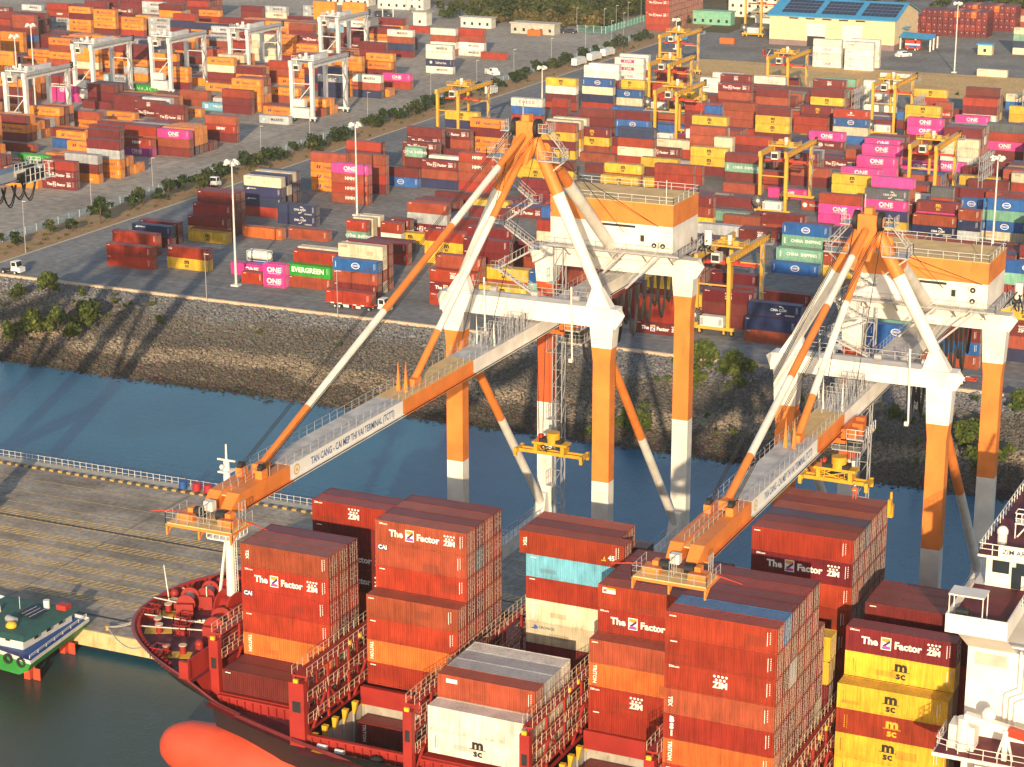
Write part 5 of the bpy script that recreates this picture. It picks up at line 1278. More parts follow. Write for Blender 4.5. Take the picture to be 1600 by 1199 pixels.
# ---- the stacks behind and between those, as x, y, number of tiers
FILL=[float(q) for q in """-409.4 524.0 2 -422.4 524.0 3 -435.5 524.0 4 -409.4 526.8 2 -422.5 526.8 3 -435.2 526.8 3 -409.4 529.5 2 -422.4 532.2 1 -435.4 532.2 5 -422.4 535.0 1 -435.3 535.0 4 -422.4 537.8 1 -435.3 537.8 3 -448.4 537.8 5 -422.3 540.5 1 -435.3 540.5 3 -422.6 543.2 1 -435.4 543.2 2 -448.2 543.2 3 -409.2 548.0 2 -435.3 548.0 1 -448.5 548.0 3 -396.5 550.8 2 -409.2 550.8 2 -448.3 550.8 3 -396.6 553.5 2 -409.6 553.5 2 -448.4 553.5 3 -396.3 556.2 1 -409.4 556.2 3 -448.4 556.2 5 -461.4 556.2 4 -396.3 559.0 1 -409.3 559.0 2 -461.3 559.0 3 -422.2 561.8 1 -461.5 561.8 4 -422.5 564.5 1 -461.3 564.5 3 -409.3 588.0 3 -422.4 588.0 2 -461.3 588.0 3 -474.6 588.0 3 -396.5 590.8 3 -409.4 590.8 3 -422.2 590.8 3 -461.2 590.8 3 -474.6 590.8 3 -487.4 590.8 4 -396.5 593.5 3 -409.3 593.5 3 -422.4 593.5 3 -461.2 593.5 2 -474.5 593.5 2 -487.3 593.5 3 -396.6 596.2 3 -409.2 596.2 3 -422.5 596.2 2 -461.5 596.2 2 -474.4 596.2 2 -487.3 596.2 5 -396.3 599.0 1 -409.4 599.0 3 -422.4 599.0 2 -461.4 599.0 2 -474.5 599.0 2 -487.5 599.0 4 -396.5 601.8 1 -409.6 601.8 2 -422.6 601.8 2 -435.6 601.8 1 -448.6 601.8 1 -461.2 601.8 2 -474.5 601.8 2 -487.2 601.8 4 -409.2 604.5 2 -422.5 604.5 2 -435.5 604.5 1 -448.4 604.5 1 -461.4 604.5 2 -474.2 604.5 2 -487.3 604.5 4 -409.5 607.2 2 -422.4 607.2 2 -461.4 607.2 3 -474.4 607.2 1 -487.5 607.2 3 -409.5 610.0 2 -422.4 610.0 2 -435.5 610.0 1 -461.3 610.0 3 -474.4 610.0 1 -487.4 610.0 1 -500.2 610.0 4 -409.5 612.8 2 -422.5 612.8 2 -435.6 612.8 1 -461.4 612.8 3 -474.3 612.8 1 -487.4 612.8 1 -500.4 612.8 3 -409.6 615.5 1 -422.3 615.5 1 -435.3 615.5 1 -474.4 615.5 1 -487.4 615.5 1 -500.3 615.5 4 -435.6 656.0 1 -448.6 656.0 2 -461.4 656.0 2 -513.5 656.0 3 -448.2 658.8 2 -461.5 658.8 2 -474.4 658.8 3 -513.4 658.8 3 -526.6 658.8 3 -539.2 658.8 3 -448.4 661.5 2 -461.3 661.5 2 -474.3 661.5 3 -513.5 661.5 3 -526.6 661.5 3 -539.5 661.5 5 -461.5 664.2 2 -474.3 664.2 3 -513.4 664.2 3 -526.6 664.2 3 -539.5 664.2 4 -461.4 667.0 1 -474.3 667.0 2 -513.3 667.0 4 -526.5 667.0 3 -539.5 667.0 4 -461.5 669.8 1 -474.3 669.8 1 -487.5 669.8 2 -500.5 669.8 3 -513.5 669.8 4 -526.3 669.8 2 -539.5 669.8 2 -474.3 672.5 1 -487.3 672.5 2 -500.4 672.5 3 -513.5 672.5 3 -526.5 672.5 2 -539.5 672.5 2 -396.3 675.2 1 -409.5 675.2 1 -422.3 675.2 4 -461.4 675.2 1 -474.5 675.2 1 -487.6 675.2 2 -500.5 675.2 3 -513.4 675.2 3 -526.4 675.2 2 -539.3 675.2 2 -552.4 675.2 4 -396.6 678.0 2 -409.3 678.0 1 -422.5 678.0 4 -461.4 678.0 1 -474.6 678.0 1 -487.5 678.0 2 -500.4 678.0 2 -526.6 678.0 2 -539.3 678.0 2 -552.4 678.0 3 -396.2 680.8 2 -422.6 680.8 4 -435.2 680.8 1 -448.4 680.8 1 -461.4 680.8 1 -474.5 680.8 1 -487.3 680.8 2 -500.4 680.8 2 -513.4 680.8 3 -526.4 680.8 2 -539.4 680.8 2 -552.4 680.8 4 -396.4 683.5 1 -435.5 683.5 1 -448.3 683.5 1 -461.5 683.5 1 -487.6 683.5 1 -500.2 683.5 2 -513.5 683.5 3 -539.2 683.5 2 -552.4 683.5 4 -409.5 720.0 3 -448.2 720.0 3 -461.2 720.0 4 -474.5 720.0 1 -487.4 720.0 4 -500.4 720.0 5 -526.5 720.0 1 -539.3 720.0 1 -552.2 720.0 1 -565.4 720.0 2 -578.3 720.0 3 -448.4 722.8 3 -461.3 722.8 3 -474.3 722.8 1 -487.4 722.8 1 -500.3 722.8 4 -526.4 722.8 4 -539.5 722.8 1 -552.4 722.8 1 -565.2 722.8 2 -578.2 722.8 3 -396.2 725.5 1 -409.3 725.5 3 -461.2 725.5 3 -474.4 725.5 1 -487.6 725.5 1 -500.2 725.5 3 -539.4 725.5 1 -552.5 725.5 1 -565.5 725.5 1 -578.5 725.5 4 -396.4 728.2 1 -409.4 728.2 2 -422.4 728.2 4 -461.4 728.2 4 -474.6 728.2 1 -487.4 728.2 1 -500.3 728.2 4 -578.5 728.2 2 -591.4 728.2 4 -409.4 731.0 2 -422.5 731.0 2 -461.3 731.0 4 -474.4 731.0 1 -487.3 731.0 1 -500.4 731.0 5 -578.5 731.0 2 -409.4 733.8 2 -422.3 733.8 2 -461.5 733.8 4 -474.2 733.8 1 -487.5 733.8 1 -500.5 733.8 4 -513.4 733.8 5 -526.6 733.8 3 -578.3 733.8 2 -591.4 733.8 3 -409.2 736.5 1 -422.3 736.5 2 -461.4 736.5 2 -474.3 736.5 1 -500.4 736.5 4 -513.6 736.5 4 -526.6 736.5 5 -578.3 736.5 1 -409.5 739.2 1 -422.4 739.2 2 -461.4 739.2 2 -474.3 739.2 4 -513.5 739.2 4 -526.4 739.2 4 -539.6 739.2 4 -578.4 739.2 1 -591.4 739.2 3 -435.6 742.0 4 -448.3 742.0 2 -461.6 742.0 2 -474.6 742.0 3 -500.3 742.0 3 -513.5 742.0 3 -526.6 742.0 4 -539.5 742.0 4 -578.6 742.0 1 -591.5 742.0 4 -435.2 744.8 4 -448.6 744.8 2 -461.4 744.8 2 -474.4 744.8 4 -513.2 744.8 3 -526.5 744.8 3 -539.4 744.8 4 -552.4 744.8 4 -565.3 744.8 2 -578.5 744.8 1 -591.3 744.8 1 -604.2 744.8 3 -422.4 747.5 4 -435.4 747.5 4 -448.4 747.5 2 -461.3 747.5 2 -474.4 747.5 3 -513.5 747.5 4 -526.4 747.5 4 -539.6 747.5 3 -565.3 747.5 2 -578.4 747.5 1 -591.3 747.5 1 -604.3 747.5 3 -448.5 786.0 2 -461.5 786.0 3 -500.6 786.0 1 -513.4 786.0 1 -526.5 786.0 2 -539.2 786.0 2 -552.3 786.0 2 -565.3 786.0 2 -578.5 786.0 2 -591.4 786.0 2 -604.3 786.0 4 -617.5 786.0 4 -630.6 786.0 3 -448.4 788.8 2 -461.3 788.8 3 -500.5 788.8 1 -513.3 788.8 1 -526.5 788.8 2 -539.4 788.8 2 -552.6 788.8 2 -565.3 788.8 2 -604.6 788.8 4 -617.3 788.8 5 -630.5 788.8 4 -448.6 791.5 2 -461.3 791.5 4 -474.3 791.5 4 -487.2 791.5 3 -500.3 791.5 1 -513.3 791.5 1 -526.2 791.5 2 -539.6 791.5 2 -552.2 791.5 2 -565.3 791.5 2 -578.2 791.5 2 -591.5 791.5 2 -604.4 791.5 4 -617.6 791.5 3 -630.3 791.5 3 -448.3 794.2 2 -461.2 794.2 4 -474.5 794.2 3 -487.4 794.2 4 -500.3 794.2 1 -513.5 794.2 1 -526.5 794.2 3 -539.3 794.2 2 -552.5 794.2 2 -578.4 794.2 2 -591.2 794.2 2 -604.3 794.2 3 -617.3 794.2 4 -630.5 794.2 4 -643.5 794.2 4 -448.4 797.0 2 -461.6 797.0 3 -474.2 797.0 3 -487.5 797.0 3 -513.5 797.0 1 -526.2 797.0 3 -539.5 797.0 2 -552.3 797.0 2 -565.2 797.0 2 -578.4 797.0 2 -591.6 797.0 2 -604.3 797.0 2 -617.4 797.0 3 -630.6 797.0 4 -643.4 797.0 4 -448.4 799.8 2 -461.6 799.8 3 -474.2 799.8 3 -487.5 799.8 4 -500.5 799.8 3 -513.4 799.8 1 -526.6 799.8 3 -539.4 799.8 2 -552.5 799.8 1 -565.5 799.8 1 -578.6 799.8 1 -591.4 799.8 2 -604.5 799.8 2 -617.3 799.8 4 -630.4 799.8 3 -643.3 799.8 4 -448.5 802.5 2 -461.4 802.5 3 -474.3 802.5 3 -487.5 802.5 3 -500.6 802.5 4 -526.3 802.5 3 -539.6 802.5 2 -552.3 802.5 1 -565.4 802.5 1 -578.5 802.5 1 -591.2 802.5 1 -604.3 802.5 2 -617.4 802.5 4 -630.2 802.5 5 -643.5 802.5 4 -448.4 805.2 1 -461.4 805.2 3 -474.2 805.2 5 -487.5 805.2 3 -500.4 805.2 4 -539.5 805.2 1 -552.5 805.2 1 -565.5 805.2 1 -578.3 805.2 1 -591.4 805.2 1 -604.5 805.2 1 -617.3 805.2 3 -630.5 805.2 3 -643.5 805.2 5 -448.4 808.0 1 -461.2 808.0 1 -474.4 808.0 5 -487.4 808.0 5 -500.3 808.0 5 -539.3 808.0 1 -552.4 808.0 1 -565.5 808.0 1 -578.5 808.0 1 -591.4 808.0 1 -604.4 808.0 1 -617.2 808.0 3 -630.4 808.0 4 -643.4 808.0 4 -448.5 810.8 1 -461.3 810.8 1 -474.3 810.8 3 -487.2 810.8 3 -500.3 810.8 3 -539.5 810.8 1 -552.5 810.8 1 -565.4 810.8 1 -578.2 810.8 1 -591.4 810.8 1 -604.4 810.8 1 -617.6 810.8 4 -630.2 810.8 3 -643.3 810.8 4 -448.5 830.0 4 -487.5 830.0 4 -500.5 830.0 4 -513.5 830.0 3 -526.2 830.0 3 -539.5 830.0 3 -630.3 830.0 3 -643.6 830.0 3 -448.3 832.8 4 -487.3 832.8 4 -500.4 832.8 4 -513.5 832.8 4 -526.5 832.8 4 -539.5 832.8 3 -552.4 832.8 3 -643.5 832.8 3 -448.5 835.5 3 -487.4 835.5 4 -500.6 835.5 4 -513.4 835.5 4 -526.3 835.5 3 -539.5 835.5 2 -552.5 835.5 4 -448.3 838.2 5 -487.4 838.2 4 -500.4 838.2 3 -513.3 838.2 3 -526.4 838.2 3 -539.4 838.2 2 -552.4 838.2 2 -591.4 838.2 3 -448.5 841.0 5 -487.6 841.0 2 -500.4 841.0 3 -513.5 841.0 3 -526.4 841.0 3 -539.5 841.0 2 -552.4 841.0 2 -591.3 841.0 3 -604.5 841.0 5 -643.5 841.0 2 -448.3 843.8 2 -487.2 843.8 2 -500.5 843.8 3 -513.5 843.8 3 -526.6 843.8 3 -539.3 843.8 2 -552.4 843.8 2 -565.4 843.8 5 -578.4 843.8 3 -591.5 843.8 4 -604.2 843.8 3 -643.4 843.8 2 -448.4 846.5 2 -487.4 846.5 2 -500.4 846.5 3 -513.5 846.5 3 -526.5 846.5 3 -552.4 846.5 2 -565.4 846.5 5 -578.3 846.5 3 -604.4 846.5 4 -617.2 846.5 4 -630.4 846.5 4 -448.3 849.2 2 -461.5 849.2 3 -500.5 849.2 4 -513.2 849.2 3 -526.5 849.2 3 -539.6 849.2 2 -552.4 849.2 2 -565.6 849.2 4 -578.3 849.2 5 -591.6 849.2 3 -604.3 849.2 5 -617.4 849.2 4 -643.5 849.2 2 -186.4 455.0 3 -107.5 455.0 4 -94.0 455.0 3 -81.0 455.0 3 -186.3 457.8 3 -107.2 457.8 4 -94.2 457.8 4 -80.9 457.8 4 -225.9 460.5 2 -212.8 460.5 2 -199.6 460.5 4 -186.5 460.5 3 -107.1 460.5 4 -94.2 460.5 3 -80.8 460.5 3 -226.3 463.2 2 -212.7 463.2 2 -199.8 463.2 3 -186.6 463.2 3 -107.4 463.2 4 -94.2 463.2 3 -81.1 463.2 4 -213.0 484.0 2 -199.6 484.0 3 -186.5 484.0 4 -213.1 486.8 3 -199.6 486.8 3 -186.7 486.8 3 -212.8 489.5 4 -199.9 489.5 4 -186.6 489.5 4 -212.8 492.2 4 -199.6 492.2 3 -186.3 492.2 4 -213.0 495.0 4 -199.8 495.0 3 -186.3 495.0 3 -212.9 497.8 3 -199.9 497.8 4 -186.4 497.8 3 -213.1 500.5 3 -199.6 500.5 3 -186.5 500.5 3 -212.9 503.2 4 -199.9 503.2 4 -213.1 506.0 4 -199.7 506.0 3 -186.4 506.0 3 -226.2 508.8 3 -212.8 508.8 4 -199.9 508.8 3 -186.6 508.8 3 -226.1 511.5 4 -199.8 511.5 3 -186.5 511.5 2 -226.1 514.2 4 -212.7 514.2 3 -199.6 514.2 3 -186.3 514.2 2 -239.3 544.0 2 -226.1 544.0 3 -159.9 544.0 2 -146.7 544.0 2 -133.6 544.0 1 -120.3 544.0 1 -107.1 544.0 2 -94.0 544.0 3 -80.9 544.0 4 -252.6 546.8 1 -239.4 546.8 1 -226.1 546.8 3 -160.2 546.8 1 -146.9 546.8 1 -133.5 546.8 1 -120.4 546.8 1 -107.5 546.8 1 -93.9 546.8 3 -81.0 546.8 4 -252.3 549.5 1 -239.4 549.5 1 -226.2 549.5 3 -159.9 549.5 1 -147.1 549.5 1 -133.7 549.5 1 -120.5 549.5 1 -107.3 549.5 3 -94.0 549.5 4 -81.0 549.5 3 -252.6 552.2 1 -239.4 552.2 3 -226.2 552.2 3 -160.0 552.2 1 -147.0 552.2 1 -133.8 552.2 1 -120.3 552.2 1 -107.5 552.2 4 -94.1 552.2 4 -81.0 552.2 3 -265.8 555.0 1 -239.3 555.0 3 -226.3 555.0 3 -159.9 555.0 1 -146.8 555.0 1 -133.6 555.0 1 -120.5 555.0 1 -107.4 555.0 4 -93.9 555.0 4 -80.9 555.0 3 -265.7 557.8 1 -252.6 557.8 1 -239.4 557.8 3 -226.2 557.8 3 -173.3 557.8 1 -160.2 557.8 1 -147.0 557.8 1 -120.7 557.8 1 -107.3 557.8 3 -94.0 557.8 4 -81.1 557.8 3 -239.4 560.5 2 -226.2 560.5 2 -212.9 560.5 3 -173.2 560.5 1 -107.3 560.5 3 -94.0 560.5 3 -81.0 560.5 3 -239.2 563.2 2 -226.3 563.2 2 -213.0 563.2 2 -107.5 563.2 3 -93.9 563.2 3 -80.8 563.2 3 -239.1 566.0 2 -226.3 566.0 2 -199.6 566.0 1 -186.3 566.0 1 -107.4 566.0 3 -94.0 566.0 4 -81.0 566.0 3 -239.1 568.8 2 -226.2 568.8 2 -213.0 568.8 2 -199.8 568.8 1 -186.4 568.8 1 -107.1 568.8 4 -94.0 568.8 3 -80.9 568.8 3 -239.4 571.5 2 -213.1 571.5 2 -107.2 571.5 3 -94.2 571.5 4 -80.8 571.5 4 -239.3 574.2 1 -225.9 574.2 1 -212.8 574.2 2 -120.4 574.2 4 -107.5 574.2 3 -94.1 574.2 3 -80.9 574.2 3 -265.7 582.0 1 -252.4 582.0 1 -239.4 582.0 1 -226.2 582.0 1 -160.0 582.0 2 -120.5 582.0 4 -107.4 582.0 4 -94.2 582.0 4 -80.7 582.0 3 -278.8 584.8 1 -265.8 584.8 1 -252.5 584.8 1 -239.2 584.8 1 -226.1 584.8 1 -160.3 584.8 2 -147.0 584.8 2 -107.2 584.8 4 -94.2 584.8 3 -81.0 584.8 4 -252.3 587.5 1 -239.2 587.5 1 -226.3 587.5 1 -213.0 587.5 1 -133.6 587.5 2 -120.7 587.5 3 -107.2 587.5 4 -93.9 587.5 3 -81.1 587.5 3 -212.7 590.2 1 -133.5 590.2 2 -107.2 590.2 3 -93.9 590.2 3 -81.0 590.2 4 -159.9 593.0 1 -147.0 593.0 1 -133.7 593.0 2 -120.6 593.0 3 -107.2 593.0 3 -94.1 593.0 4 -80.8 593.0 4 -173.4 595.8 1 -159.9 595.8 1 -147.1 595.8 1 -133.7 595.8 2 -120.5 595.8 3 -107.2 595.8 3 -94.1 595.8 3 -81.0 595.8 4 -292.3 598.5 2 -173.2 598.5 1 -160.0 598.5 1 -147.1 598.5 1 -133.9 598.5 1 -120.4 598.5 2 -107.2 598.5 3 -94.1 598.5 4 -81.0 598.5 3 -120.6 601.2 2 -107.2 601.2 3 -94.1 601.2 4 -81.0 601.2 3 -278.9 610.0 1 -173.2 610.0 2 -160.0 610.0 2 -147.1 610.0 1 -133.9 610.0 1 -120.5 610.0 2 -107.3 610.0 3 -94.2 610.0 4 -80.8 610.0 4 -292.0 612.8 1 -279.0 612.8 1 -160.1 612.8 2 -120.5 612.8 1 -107.3 612.8 4 -94.2 612.8 3 -80.8 612.8 3 -278.9 615.5 1 -160.1 615.5 2 -120.6 615.5 1 -107.3 615.5 3 -94.1 615.5 3 -81.0 615.5 4 -279.0 618.2 1 -120.7 618.2 1 -107.3 618.2 3 -94.2 618.2 4 -80.8 618.2 3 -120.6 621.0 1 -107.5 621.0 3 -94.1 621.0 3 -80.8 621.0 4 -173.3 623.8 3 -133.7 623.8 1 -120.3 623.8 1 -107.5 623.8 4 -94.3 623.8 4 -80.8 623.8 4 -239.3 626.5 1 -212.9 626.5 2 -160.1 626.5 2 -120.7 626.5 1 -107.3 626.5 3 -94.1 626.5 3 -81.0 626.5 4 -239.2 629.2 1 -212.9 629.2 2 -186.5 629.2 1 -173.2 629.2 2 -160.0 629.2 2 -107.2 629.2 4 -94.2 629.2 4 -239.3 632.0 1 -212.7 632.0 2 -199.7 632.0 3 -186.4 632.0 1 -173.4 632.0 2 -160.1 632.0 2 -107.4 632.0 4 -94.2 632.0 4 -80.9 632.0 4 -226.2 634.8 2 -213.0 634.8 2 -199.6 634.8 3 -186.4 634.8 1 -173.1 634.8 1 -159.9 634.8 1 -107.3 634.8 4 -94.3 634.8 3 -81.0 634.8 4 -292.1 637.5 3 -226.1 637.5 2 -212.9 637.5 2 -199.7 637.5 3 -160.3 637.5 1 -107.3 637.5 3 -94.0 637.5 3 -80.8 637.5 4 -292.0 646.0 1 -213.0 646.0 1 -173.1 646.0 1 -160.2 646.0 1 -146.8 646.0 1 -133.6 646.0 2 -120.5 646.0 3 -107.4 646.0 3 -94.0 646.0 4 -80.9 646.0 4 -265.8 648.8 2 -212.8 648.8 1 -133.8 648.8 2 -120.6 648.8 4 -107.3 648.8 4 -94.3 648.8 4 -80.7 648.8 4 -133.6 651.5 2 -107.1 651.5 4 -94.0 651.5 3 -81.0 651.5 4 -133.8 654.2 2 -120.5 654.2 3 -93.9 654.2 3 -80.8 654.2 3 -265.6 657.0 1 -252.3 657.0 1 -239.2 657.0 3 -226.2 657.0 2 -213.0 657.0 2 -133.7 657.0 2 -120.5 657.0 3 -107.5 657.0 4 -94.2 657.0 3 -80.9 657.0 3 -265.5 659.8 1 -252.4 659.8 1 -239.1 659.8 3 -226.0 659.8 2 -213.0 659.8 2 -199.6 659.8 1 -186.5 659.8 2 -133.8 659.8 2 -120.5 659.8 4 -107.5 659.8 3 -94.2 659.8 4 -81.0 659.8 4 -265.8 662.5 1 -252.6 662.5 1 -239.1 662.5 3 -226.1 662.5 1 -213.1 662.5 1 -199.6 662.5 1 -186.7 662.5 2 -133.7 662.5 1 -107.1 662.5 3 -94.1 662.5 3 -81.0 662.5 4 -226.3 665.2 1 -213.0 665.2 1 -199.8 665.2 1 -186.6 665.2 2 -147.0 665.2 1 -133.9 665.2 1 -120.7 665.2 3 -107.3 665.2 3 -93.9 665.2 4 -81.0 665.2 3 -292.0 676.0 2 -278.8 676.0 3 -265.6 676.0 1 -252.6 676.0 1 -239.4 676.0 2 -225.9 676.0 1 -186.3 676.0 1 -173.2 676.0 2 -160.1 676.0 3 -146.8 676.0 1 -133.8 676.0 3 -120.4 676.0 3 -107.5 676.0 3 -94.2 676.0 4 -81.0 676.0 3 -265.6 678.8 1 -252.3 678.8 1 -239.3 678.8 2 -186.3 678.8 1 -173.3 678.8 1 -160.0 678.8 4 -133.7 678.8 3 -120.4 678.8 4 -107.2 678.8 4 -94.2 678.8 4 -81.0 678.8 4 -278.8 681.5 2 -239.4 681.5 2 -186.4 681.5 2 -173.2 681.5 1 -160.2 681.5 4 -133.7 681.5 3 -120.6 681.5 3 -107.5 681.5 3 -94.1 681.5 3 -81.0 681.5 3 -292.3 684.2 2 -279.0 684.2 2 -239.3 684.2 1 -186.7 684.2 2 -173.4 684.2 1 -160.1 684.2 4 -133.8 684.2 4 -107.3 684.2 3 -94.2 684.2 3 -81.1 684.2 3 -292.2 687.0 2 -279.1 687.0 2 -186.4 687.0 2 -173.2 687.0 1 -160.1 687.0 4 -133.8 687.0 4 -120.4 687.0 4 -107.3 687.0 4 -94.0 687.0 3 -80.8 687.0 3 -292.0 689.8 2 -279.1 689.8 2 -213.0 689.8 1 -186.5 689.8 2 -173.2 689.8 1 -133.6 689.8 3 -120.6 689.8 3 -107.2 689.8 3 -94.2 689.8 4 -80.7 689.8 4 -292.1 692.5 2 -279.0 692.5 2 -252.7 692.5 4 -212.8 692.5 1 -186.4 692.5 1 -173.3 692.5 1 -133.8 692.5 3 -120.4 692.5 4 -107.4 692.5 4 -94.2 692.5 4 -80.8 692.5 4 -292.1 695.2 2 -278.9 695.2 2 -252.4 695.2 3 -212.8 695.2 1 -133.5 695.2 4 -120.3 695.2 3 -107.3 695.2 3 -93.9 695.2 3 -80.8 695.2 4 -291.9 698.0 1 -278.9 698.0 2 -239.4 698.0 1 -159.9 698.0 3 -146.7 698.0 3 -133.9 698.0 3 -120.3 698.0 4 -107.4 698.0 3 -94.3 698.0 3 -80.8 698.0 3 -305.3 700.8 1 -292.2 700.8 1 -279.0 700.8 2 -146.9 700.8 3 -133.7 700.8 4 -120.4 700.8 3 -107.3 700.8 3 -94.2 700.8 4 -81.0 700.8 3 -305.5 703.5 1 -292.2 703.5 1 -265.5 703.5 2 -199.6 703.5 1 -160.2 703.5 3 -147.1 703.5 3 -133.5 703.5 3 -120.4 703.5 4 -107.4 703.5 4 -94.0 703.5 3 -81.1 703.5 4 -292.0 712.0 1 -279.1 712.0 1 -265.6 712.0 3 -160.3 712.0 2 -147.0 712.0 3 -133.8 712.0 3 -120.3 712.0 4 -107.2 712.0 3 -94.1 712.0 4 -81.1 712.0 4 -278.8 714.8 1 -265.5 714.8 4 -173.4 714.8 2 -160.1 714.8 2 -146.9 714.8 2 -133.9 714.8 4 -120.6 714.8 3 -107.2 714.8 4 -94.0 714.8 4 -81.0 714.8 3 -265.5 717.5 3 -199.6 717.5 2 -160.1 717.5 2 -146.8 717.5 2 -133.6 717.5 3 -120.5 717.5 4 -107.3 717.5 4 -94.2 717.5 3 -80.8 717.5 4 -278.9 720.2 1 -265.5 720.2 2 -199.8 720.2 2 -186.3 720.2 3 -173.3 720.2 2 -160.0 720.2 2 -146.9 720.2 2 -133.5 720.2 3 -120.5 720.2 3 -107.1 720.2 4 -94.0 720.2 3 -80.7 720.2 4 -292.0 723.0 1 -279.0 723.0 1 -265.7 723.0 2 -252.6 723.0 2 -239.4 723.0 2 -226.1 723.0 2 -212.8 723.0 2 -199.6 723.0 2 -186.6 723.0 3 -173.5 723.0 1 -146.8 723.0 2 -133.8 723.0 3 -120.6 723.0 4 -107.3 723.0 3 -80.8 723.0 3 -239.2 725.8 2 -226.2 725.8 2 -213.0 725.8 2 -199.5 725.8 2 -173.2 725.8 1 -147.0 725.8 2 -133.8 725.8 4 -120.5 725.8 4 -107.3 725.8 3 -94.0 725.8 3 -81.0 725.8 4 -239.2 728.5 2 -226.1 728.5 2 -199.6 728.5 2 -186.6 728.5 2 -173.3 728.5 1 -160.2 728.5 1 -147.1 728.5 2 -133.8 728.5 4 -120.7 728.5 3 -107.4 728.5 3 -93.9 728.5 3 -81.0 728.5 3 -278.9 731.2 1 -226.0 731.2 2 -213.0 731.2 2 -199.6 731.2 2 -186.6 731.2 1 -173.1 731.2 1 -160.2 731.2 1 -146.8 731.2 2 -120.5 731.2 4 -107.1 731.2 4 -94.0 731.2 3 -80.9 731.2 3 -278.9 734.0 1 -226.2 734.0 2 -212.8 734.0 1 -186.6 734.0 1 -173.4 734.0 1 -160.1 734.0 1 -146.8 734.0 1 -133.7 734.0 4 -120.7 734.0 4 -107.5 734.0 4 -94.3 734.0 3 -80.9 734.0 3 -278.9 736.8 1 -265.8 736.8 2 -252.3 736.8 3 -239.3 736.8 3 -226.2 736.8 2 -212.9 736.8 1 -199.7 736.8 1 -186.4 736.8 1 -173.5 736.8 1 -160.3 736.8 1 -147.1 736.8 1 -133.8 736.8 4 -120.6 736.8 3 -107.2 736.8 3 -94.3 736.8 4 -81.0 736.8 3 -279.0 744.0 1 -265.8 744.0 2 -252.4 744.0 3 -239.4 744.0 3 -226.0 744.0 3 -212.9 744.0 1 -199.8 744.0 1 -160.2 744.0 1 -146.8 744.0 1 -133.7 744.0 4 -107.5 744.0 3 -94.0 744.0 3 -81.0 744.0 3 -292.1 746.8 1 -278.8 746.8 1 -265.5 746.8 2 -252.5 746.8 3 -239.2 746.8 3 -226.3 746.8 3 -213.0 746.8 1 -199.8 746.8 1 -186.6 746.8 1 -265.7 749.5 2 -252.5 749.5 3 -239.3 749.5 3 -226.0 749.5 3 -212.9 749.5 1 -199.9 749.5 1 -279.1 752.2 1 -265.8 752.2 1 -239.3 752.2 3 -226.1 752.2 3 -305.1 755.0 2 -279.1 755.0 1 -252.4 755.0 3 -239.4 755.0 3 -226.3 755.0 3 -305.5 757.8 2 -278.9 757.8 1 -239.4 757.8 3 -226.2 757.8 3 -305.2 760.5 2 -278.8 760.5 1 -173.1 760.5 3 -278.8 763.2 1 -265.9 763.2 1 -173.1 763.2 3 -279.0 766.0 1 -265.8 766.0 1 -252.3 766.0 2 -239.4 766.0 2 -226.1 766.0 4 -173.5 766.0 4 -305.4 768.8 1 -292.2 768.8 4 -252.6 768.8 2 -239.3 768.8 2 -225.9 768.8 4 -186.5 768.8 1 -173.4 768.8 3 -369.2 955.0 6 -369.2 957.7 6 -369.2 960.4 6 -369.2 963.1 6 -369.2 965.8 6 -369.2 968.5 6 -369.2 971.2 6 -369.2 973.9 6 -369.2 976.6 6 -369.2 979.3 6 -369.2 982.0 6 -369.2 984.7 6 -369.2 987.4 6 -369.2 990.1 6 -369.2 992.8 6 -369.2 995.5 6 -369.2 998.2 6 -590.0 905.0 4 -603.0 905.0 3 -616.0 905.0 3 -629.0 905.0 4 -642.0 905.0 4 -590.0 907.7 3 -603.0 907.7 4 -616.0 907.7 4 -629.0 907.7 3 -642.0 907.7 4 -590.0 910.4 4 -603.0 910.4 3 -616.0 910.4 4 -629.0 910.4 4 -642.0 910.4 3 -590.0 913.1 3 -603.0 913.1 4 -616.0 913.1 3 -629.0 913.1 4 -642.0 913.1 3 -590.0 915.8 4 -603.0 915.8 4 -616.0 915.8 4 -629.0 915.8 4 -642.0 915.8 4""".split()]
PAL_LEFT='m m m m m r b o o o o o o o o s n c'.split(); PAL_RIGHT='m m m m m m m m m r r r b b b y B n c w p t'.split()
for i in range(0,len(FILL),3):
    x_,y_=FILL[i],FILL[i+1]; blk=-372<x_<-365 and 950<y_<1003; rr=random.Random(i)
    for t in range(int(FILL[i+2])):
        ch='r' if blk else rr.choice('m m r'.split()) if x_<-580 else rr.choice(PAL_LEFT if x_<-365 else PAL_RIGHT)
        lg={'o':':hl','y':':msc','p':':one','s':':mk'}.get(ch,'') if rr.random()<.7 else ''
        if blk and y_<956 and t in (2,4,5): lg=':Z'
        if ch=='m' and rr.random()>.88: lg=rr.choice((':zim',':Z'))
        put_container(x_,y_,t*TIER,40,ch+lg,None,None)
